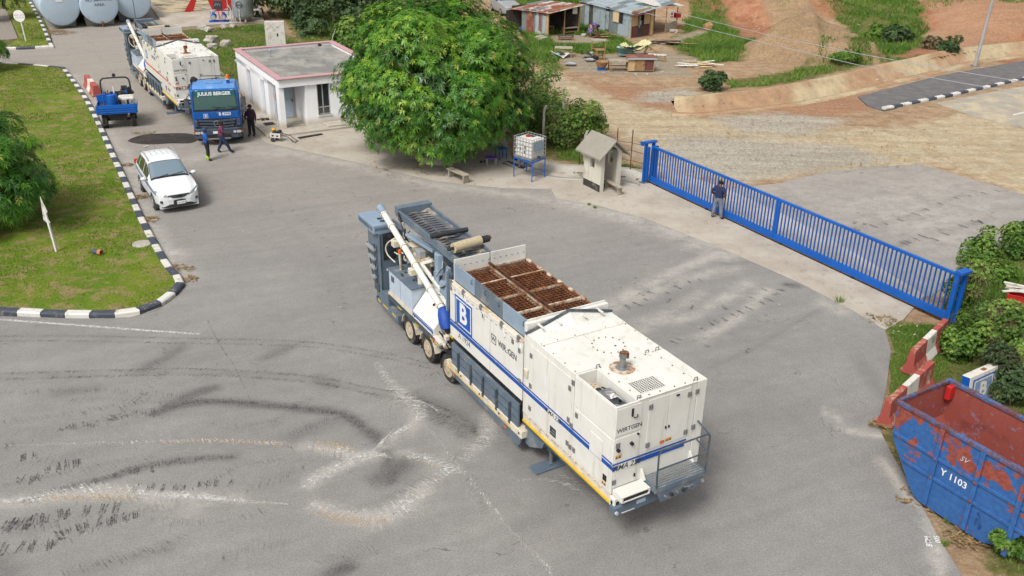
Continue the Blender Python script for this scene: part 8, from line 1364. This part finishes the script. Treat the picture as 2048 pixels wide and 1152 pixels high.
# ------------------------------------------------------------------ people: one continuous skinned body each
M['skin'] = pmat('skin', C(92,62,48), .55, var=.06); M['hair'] = pmat('hair', C(34,30,30), .9, var=.1); M['eye'] = pmat('eye_white', C(225,220,214), .3)
def cloth(name, r, g, b, **k): return pmat(name, C(r,g,b), .9, var=.12, vs=6, bump=.15, bs=12, **k)
JO = {'pelvis':(0,0,.94),'belly':(0,0,1.10),'chest':(0,0,1.30),'neck':(0,-.01,1.47),'head':(0,.01,1.58),'crown':(0,-.01,1.68),'nose':(0,.13,1.585)}
for s, n in ((1,'r'),(-1,'l')): JO.update({'sh'+n:(s*.185,-.01,1.40),'el'+n:(s*.24,-.04,1.13),'wr'+n:(s*.25,.04,.89),'hip'+n:(s*.10,0,.90),'kn'+n:(s*.11,.02,.50),'an'+n:(s*.11,-.03,.09),'to'+n:(s*.13,.15,.045)})
RAD = {'pelvis':(.20,.16),'belly':(.195,.155),'chest':(.215,.165),'neck':(.068,.07),'head':(.10,.115),'crown':(.085,.10),'nose':(.018,.02)}
for n in 'rl': RAD.update({'sh'+n:(.092,.092),'el'+n:(.065,.065),'wr'+n:(.04,.044),'hip'+n:(.125,.13),'kn'+n:(.095,.10),'an'+n:(.068,.072),'to'+n:(.052,.045)})
def person(label, loc, heading, pose, mats, scale=.96, sleeves='short', cap=None, extra=None, skirt=None):
    T = thing('person', label, 'person', loc, heading - math.pi/2); T.scale = (scale,)*3; J = {k: Vector(v) for k, v in JO.items()}; J.update({k: Vector(v) for k, v in pose.items()})
    V, E, R_, TG = [], [], [], []; ix = {}
    def nv(name, p, r): ix[name] = len(V); V.append(Vector(p)); R_.append(r)
    for k, v in J.items(): nv(k, v, RAD[k])
    def ed(a, b, tg): E.append((ix[a], ix[b])); TG.append(tg)
    ed('pelvis','belly','shirt'); ed('belly','chest','shirt'); ed('chest','neck','shirt'); ed('neck','head','skin'); ed('head','crown','skin'); ed('head','nose','skin')
    for n, s in (('r',1),('l',-1)):
        ed('chest','sh'+n,'shirt'); ed('sh'+n,'el'+n,'shirt'); ed('el'+n,'wr'+n,'shirt' if sleeves == 'long' else 'skin'); ed('pelvis','hip'+n,'trousers'); ed('hip'+n,'kn'+n,'trousers'); ed('kn'+n,'an'+n,'trousers'); ed('an'+n,'to'+n,'shoes')
        d = (J['wr'+n]-J['el'+n]).normalized(); fw = Vector((0,1,0)); sd_ = (fw - d*fw.dot(d)).normalized() if abs(d.dot(fw)) < .95 else Vector((0,0,1)); inw = d.cross(sd_)*(s); pm = J['wr'+n] + d*.075; nv('pm'+n, pm, (.024,.036)); ed('wr'+n,'pm'+n,'hand')
        for fi, (o, ln) in enumerate(((-.027,.062),(-.009,.078),(.009,.082),(.027,.074))):
            b_ = pm + d*.02 + sd_*o; nv(f'f{fi}{n}', b_ + d*ln*.5, (.009,.009)); nv(f'g{fi}{n}', b_ + d*ln*.85 - inw*ln*.4, (.008,.008)); ed('pm'+n, f'f{fi}{n}', 'hand'); ed(f'f{fi}{n}', f'g{fi}{n}', 'hand')
        nv('t'+n, J['wr'+n] + d*.045 + sd_*.045, (.011,.011)); nv('u'+n, J['wr'+n] + d*.09 + sd_*.055, (.009,.009)); ed('pm'+n, 't'+n, 'hand'); ed('t'+n, 'u'+n, 'hand')
    me = bpy.data.meshes.new('sk'); me.from_pydata([tuple(v) for v in V], E, []); ob = bpy.data.objects.new('sk', me); COL.objects.link(ob); md = ob.modifiers.new('skin', 'SKIN'); md.use_smooth_shade = True; ob.modifiers.new('sub', 'SUBSURF').levels = 1
    if not me.skin_vertices: 
        bm = bmesh.new(); bm.from_mesh(me); bm.verts.layers.skin.verify(); bm.to_mesh(me); bm.free()
    for i, sv_ in enumerate(me.skin_vertices[0].data): sv_.radius = R_[i]; sv_.use_root = (i == 0)
    bpy.context.view_layer.update(); ev = ob.evaluated_get(bpy.context.evaluated_depsgraph_get()); m2 = bpy.data.meshes.new_from_object(ev); bpy.data.objects.remove(ob)
    names = ['skin','shirt','trousers','shoes','hand','band']; m2.materials.clear(); mats = dict(mats); mats.setdefault('skin', M['skin']); mats.setdefault('hand', M['skin']); mats.setdefault('band', mats['trousers'])
    for n in names: m2.materials.append(mats[n])
    cen_ = np.array([p.center for p in m2.polygons]); best = np.full(len(cen_), 9e9); tg_i = np.zeros(len(cen_), int)
    for (a, b), tg in zip(E, TG):
        A_, B2 = np.array(V[a]), np.array(V[b]); e = B2-A_; w = cen_-A_; tt = np.clip(w@e/(e@e+1e-9), 0, 1); dd = np.linalg.norm(w-tt[:,None]*e, axis=1) - (R_[a][0]*(1-tt)+R_[b][0]*tt)*.8; up = dd < best; best = np.where(up, dd, best); g = np.full(len(cen_), names.index(tg))
        if tg == 'shirt' and sleeves == 'short' and a in (ix['shr'],ix['shl']): g = np.where(tt > .72, 0, g)
        if (a, b) == (ix['chest'], ix['neck']): g = np.where(tt > .75, 0, g)
        if (a, b) == (ix['pelvis'], ix['belly']): g = np.where(tt < .12, 2, g)
        if tg == 'trousers' and a in (ix['knr'],ix['knl']): g = np.where(tt > .62, 5, g)
        tg_i = np.where(up, g, tg_i)
    m2.polygons.foreach_set('material_index', tg_i.astype(np.int32)); m2.polygons.foreach_set('use_smooth', np.ones(len(cen_), bool)); m2.update(); body = link('body', m2, T)
    hd, cr_ = J['head'], J['crown']; up = (cr_-hd).normalized(); fwd = (J['nose']-hd).normalized(); sdv = up.cross(fwd).normalized(); m = MB(); c_ = hd + up*.055 - fwd*.018; m.ball((0,0,0), (.112,.126,.098), 12, 8); Mx = Matrix((sdv, fwd, up)).transposed(); m.v = [tuple(c_ + Mx @ Vector(v)) for v in m.v if True]; hr = m.build('hair' if not cap else 'cap', cap or M['hair'], T, smooth=True)
    if cap: m = MB(); m.ball((0,.10,-.02), (.075,.075,.012), 10, 4); m.v = [tuple(c_ + Mx @ Vector(v)) for v in m.v]; m.build('peak', cap, hr, smooth=True)
    for s in (-1, 1): m = MB(); m.ball(tuple(hd + fwd*.106 + sdv*.036*s + up*.02), .011, 6, 4); m.build('eye', M['eye'], T); m = MB(); m.ball(tuple(hd + sdv*.104*s), (.014,.02,.03), 6, 4); m.build('ear', M['skin'], T)
    if skirt: m = MB(); m.lathe([(.17,0),(.22,-.25),(.27,-.55),(.28,-.62)], 16); m.v = [(x + J['pelvis'].x, y + J['pelvis'].y, z + J['pelvis'].z + .04) for x, y, z in m.v]; m.build('skirt', skirt, T, smooth=True)
    return T
denim = cloth('denim', 44,58,88); blackc = cloth('black_trousers', 44,44,48); shoe = pmat('shoe_black', C(40,40,42), .5)
person('person in blue shirt and cap with neon ankle bands walking past the truck', G(417,321), rad(10), {'shr':(.18,.02,1.40),'elr':(.24,.10,1.15),'wrr':(.20,.34,1.06),'ell':(-.25,-.08,1.14),'wrl':(-.27,.0,.90),'knr':(.10,.06,.5),'anr':(.10,.02,.09),'tor':(.11,.20,.045),'anl':(-.10,-.08,.09),'tol':(-.11,.10,.045)}, {'shirt':cloth('shirt_blue',34,100,196),'trousers':blackc,'shoes':shoe,'band':cloth('neon_band',190,240,50)}, cap=pmat('cap_blue', C(44,72,120), .8))
person('person in maroon shirt and jeans striding in front of the truck', G(447,306), rad(12), {'knr':(.11,.24,.52),'anr':(.11,.40,.12),'tor':(.12,.58,.09),'knl':(-.10,-.08,.49),'anl':(-.11,-.28,.10),'tol':(-.12,-.12,.045),'elr':(.26,.12,1.18),'wrr':(.20,.40,1.14),'ell':(-.26,-.12,1.15),'wrl':(-.27,-.18,.90),'chest':(0,.03,1.30),'neck':(0,.05,1.47),'head':(0,.08,1.57),'crown':(0,.06,1.67),'nose':(0,.19,1.57),'shr':(.185,.03,1.40),'shl':(-.185,.03,1.40)}, {'shirt':cloth('shirt_maroon',118,56,88),'trousers':denim,'shoes':shoe})
person('person in dark purple shirt and yellow gloves standing beside the truck', G(505,272), rad(-100), {'elr':(.28,-.02,1.14),'wrr':(.30,.06,.90),'ell':(-.27,-.02,1.14),'wrl':(-.30,.05,.90),'anr':(.12,.04,.09),'tor':(.15,.20,.045)}, {'shirt':cloth('shirt_plum',70,46,66),'trousers':blackc,'shoes':shoe,'hand':cloth('glove_yellow',216,170,70)}, sleeves='long', scale=1.0)
person('guard in navy shirt and grey trousers standing with hands on hips at the gate', G(1433,437), rad(48), {'elr':(.36,-.10,1.16),'wrr':(.20,.10,1.02),'ell':(-.36,-.10,1.16),'wrl':(-.20,.10,1.02),'head':(0,.06,1.57),'crown':(0,.05,1.67),'nose':(0,.16,1.54),'anr':(.20,.02,.09),'tor':(.24,.2,.045),'anl':(-.20,-.04,.09),'tol':(-.26,.12,.045),'knr':(.15,.03,.5),'knl':(-.15,.0,.5)}, {'shirt':cloth('uniform_navy',34,48,84),'trousers':cloth('uniform_grey',128,134,152, dirt=C(90,96,112), da=.5, ds=14),'shoes':shoe,'band':cloth('uniform_grey2',120,126,142)}, scale=1.0)
person('woman in blue and orange patterned dress bending over between the shacks', zg(G(1182,72)), rad(-20), {'pelvis':(0,-.05,.90),'belly':(0,.12,1.0),'chest':(0,.34,1.02),'neck':(0,.50,.98),'head':(0,.60,.93),'crown':(0,.68,.90),'nose':(0,.62,.82),'shr':(.18,.40,1.0),'shl':(-.18,.40,1.0),'elr':(.2,.48,.74),'wrr':(.16,.60,.52),'ell':(-.2,.48,.74),'wrl':(-.16,.60,.52)}, {'shirt':cloth('print_blue',58,74,150, dirt=C(206,110,90), da=.55, ds=6),'trousers':cloth('print_orange',222,160,92),'shoes':shoe}, skirt=cloth('print_skirt',64,80,156, dirt=C(226,160,100), da=.6, ds=5), scale=1.0)
person('person in grey trousers standing on the rug behind the water container', G(1043,337), rad(110), {}, {'shirt':cloth('shirt_grey',110,112,122),'trousers':cloth('grey_trousers',104,104,118),'shoes':cloth('sandal_brown',110,78,60)})
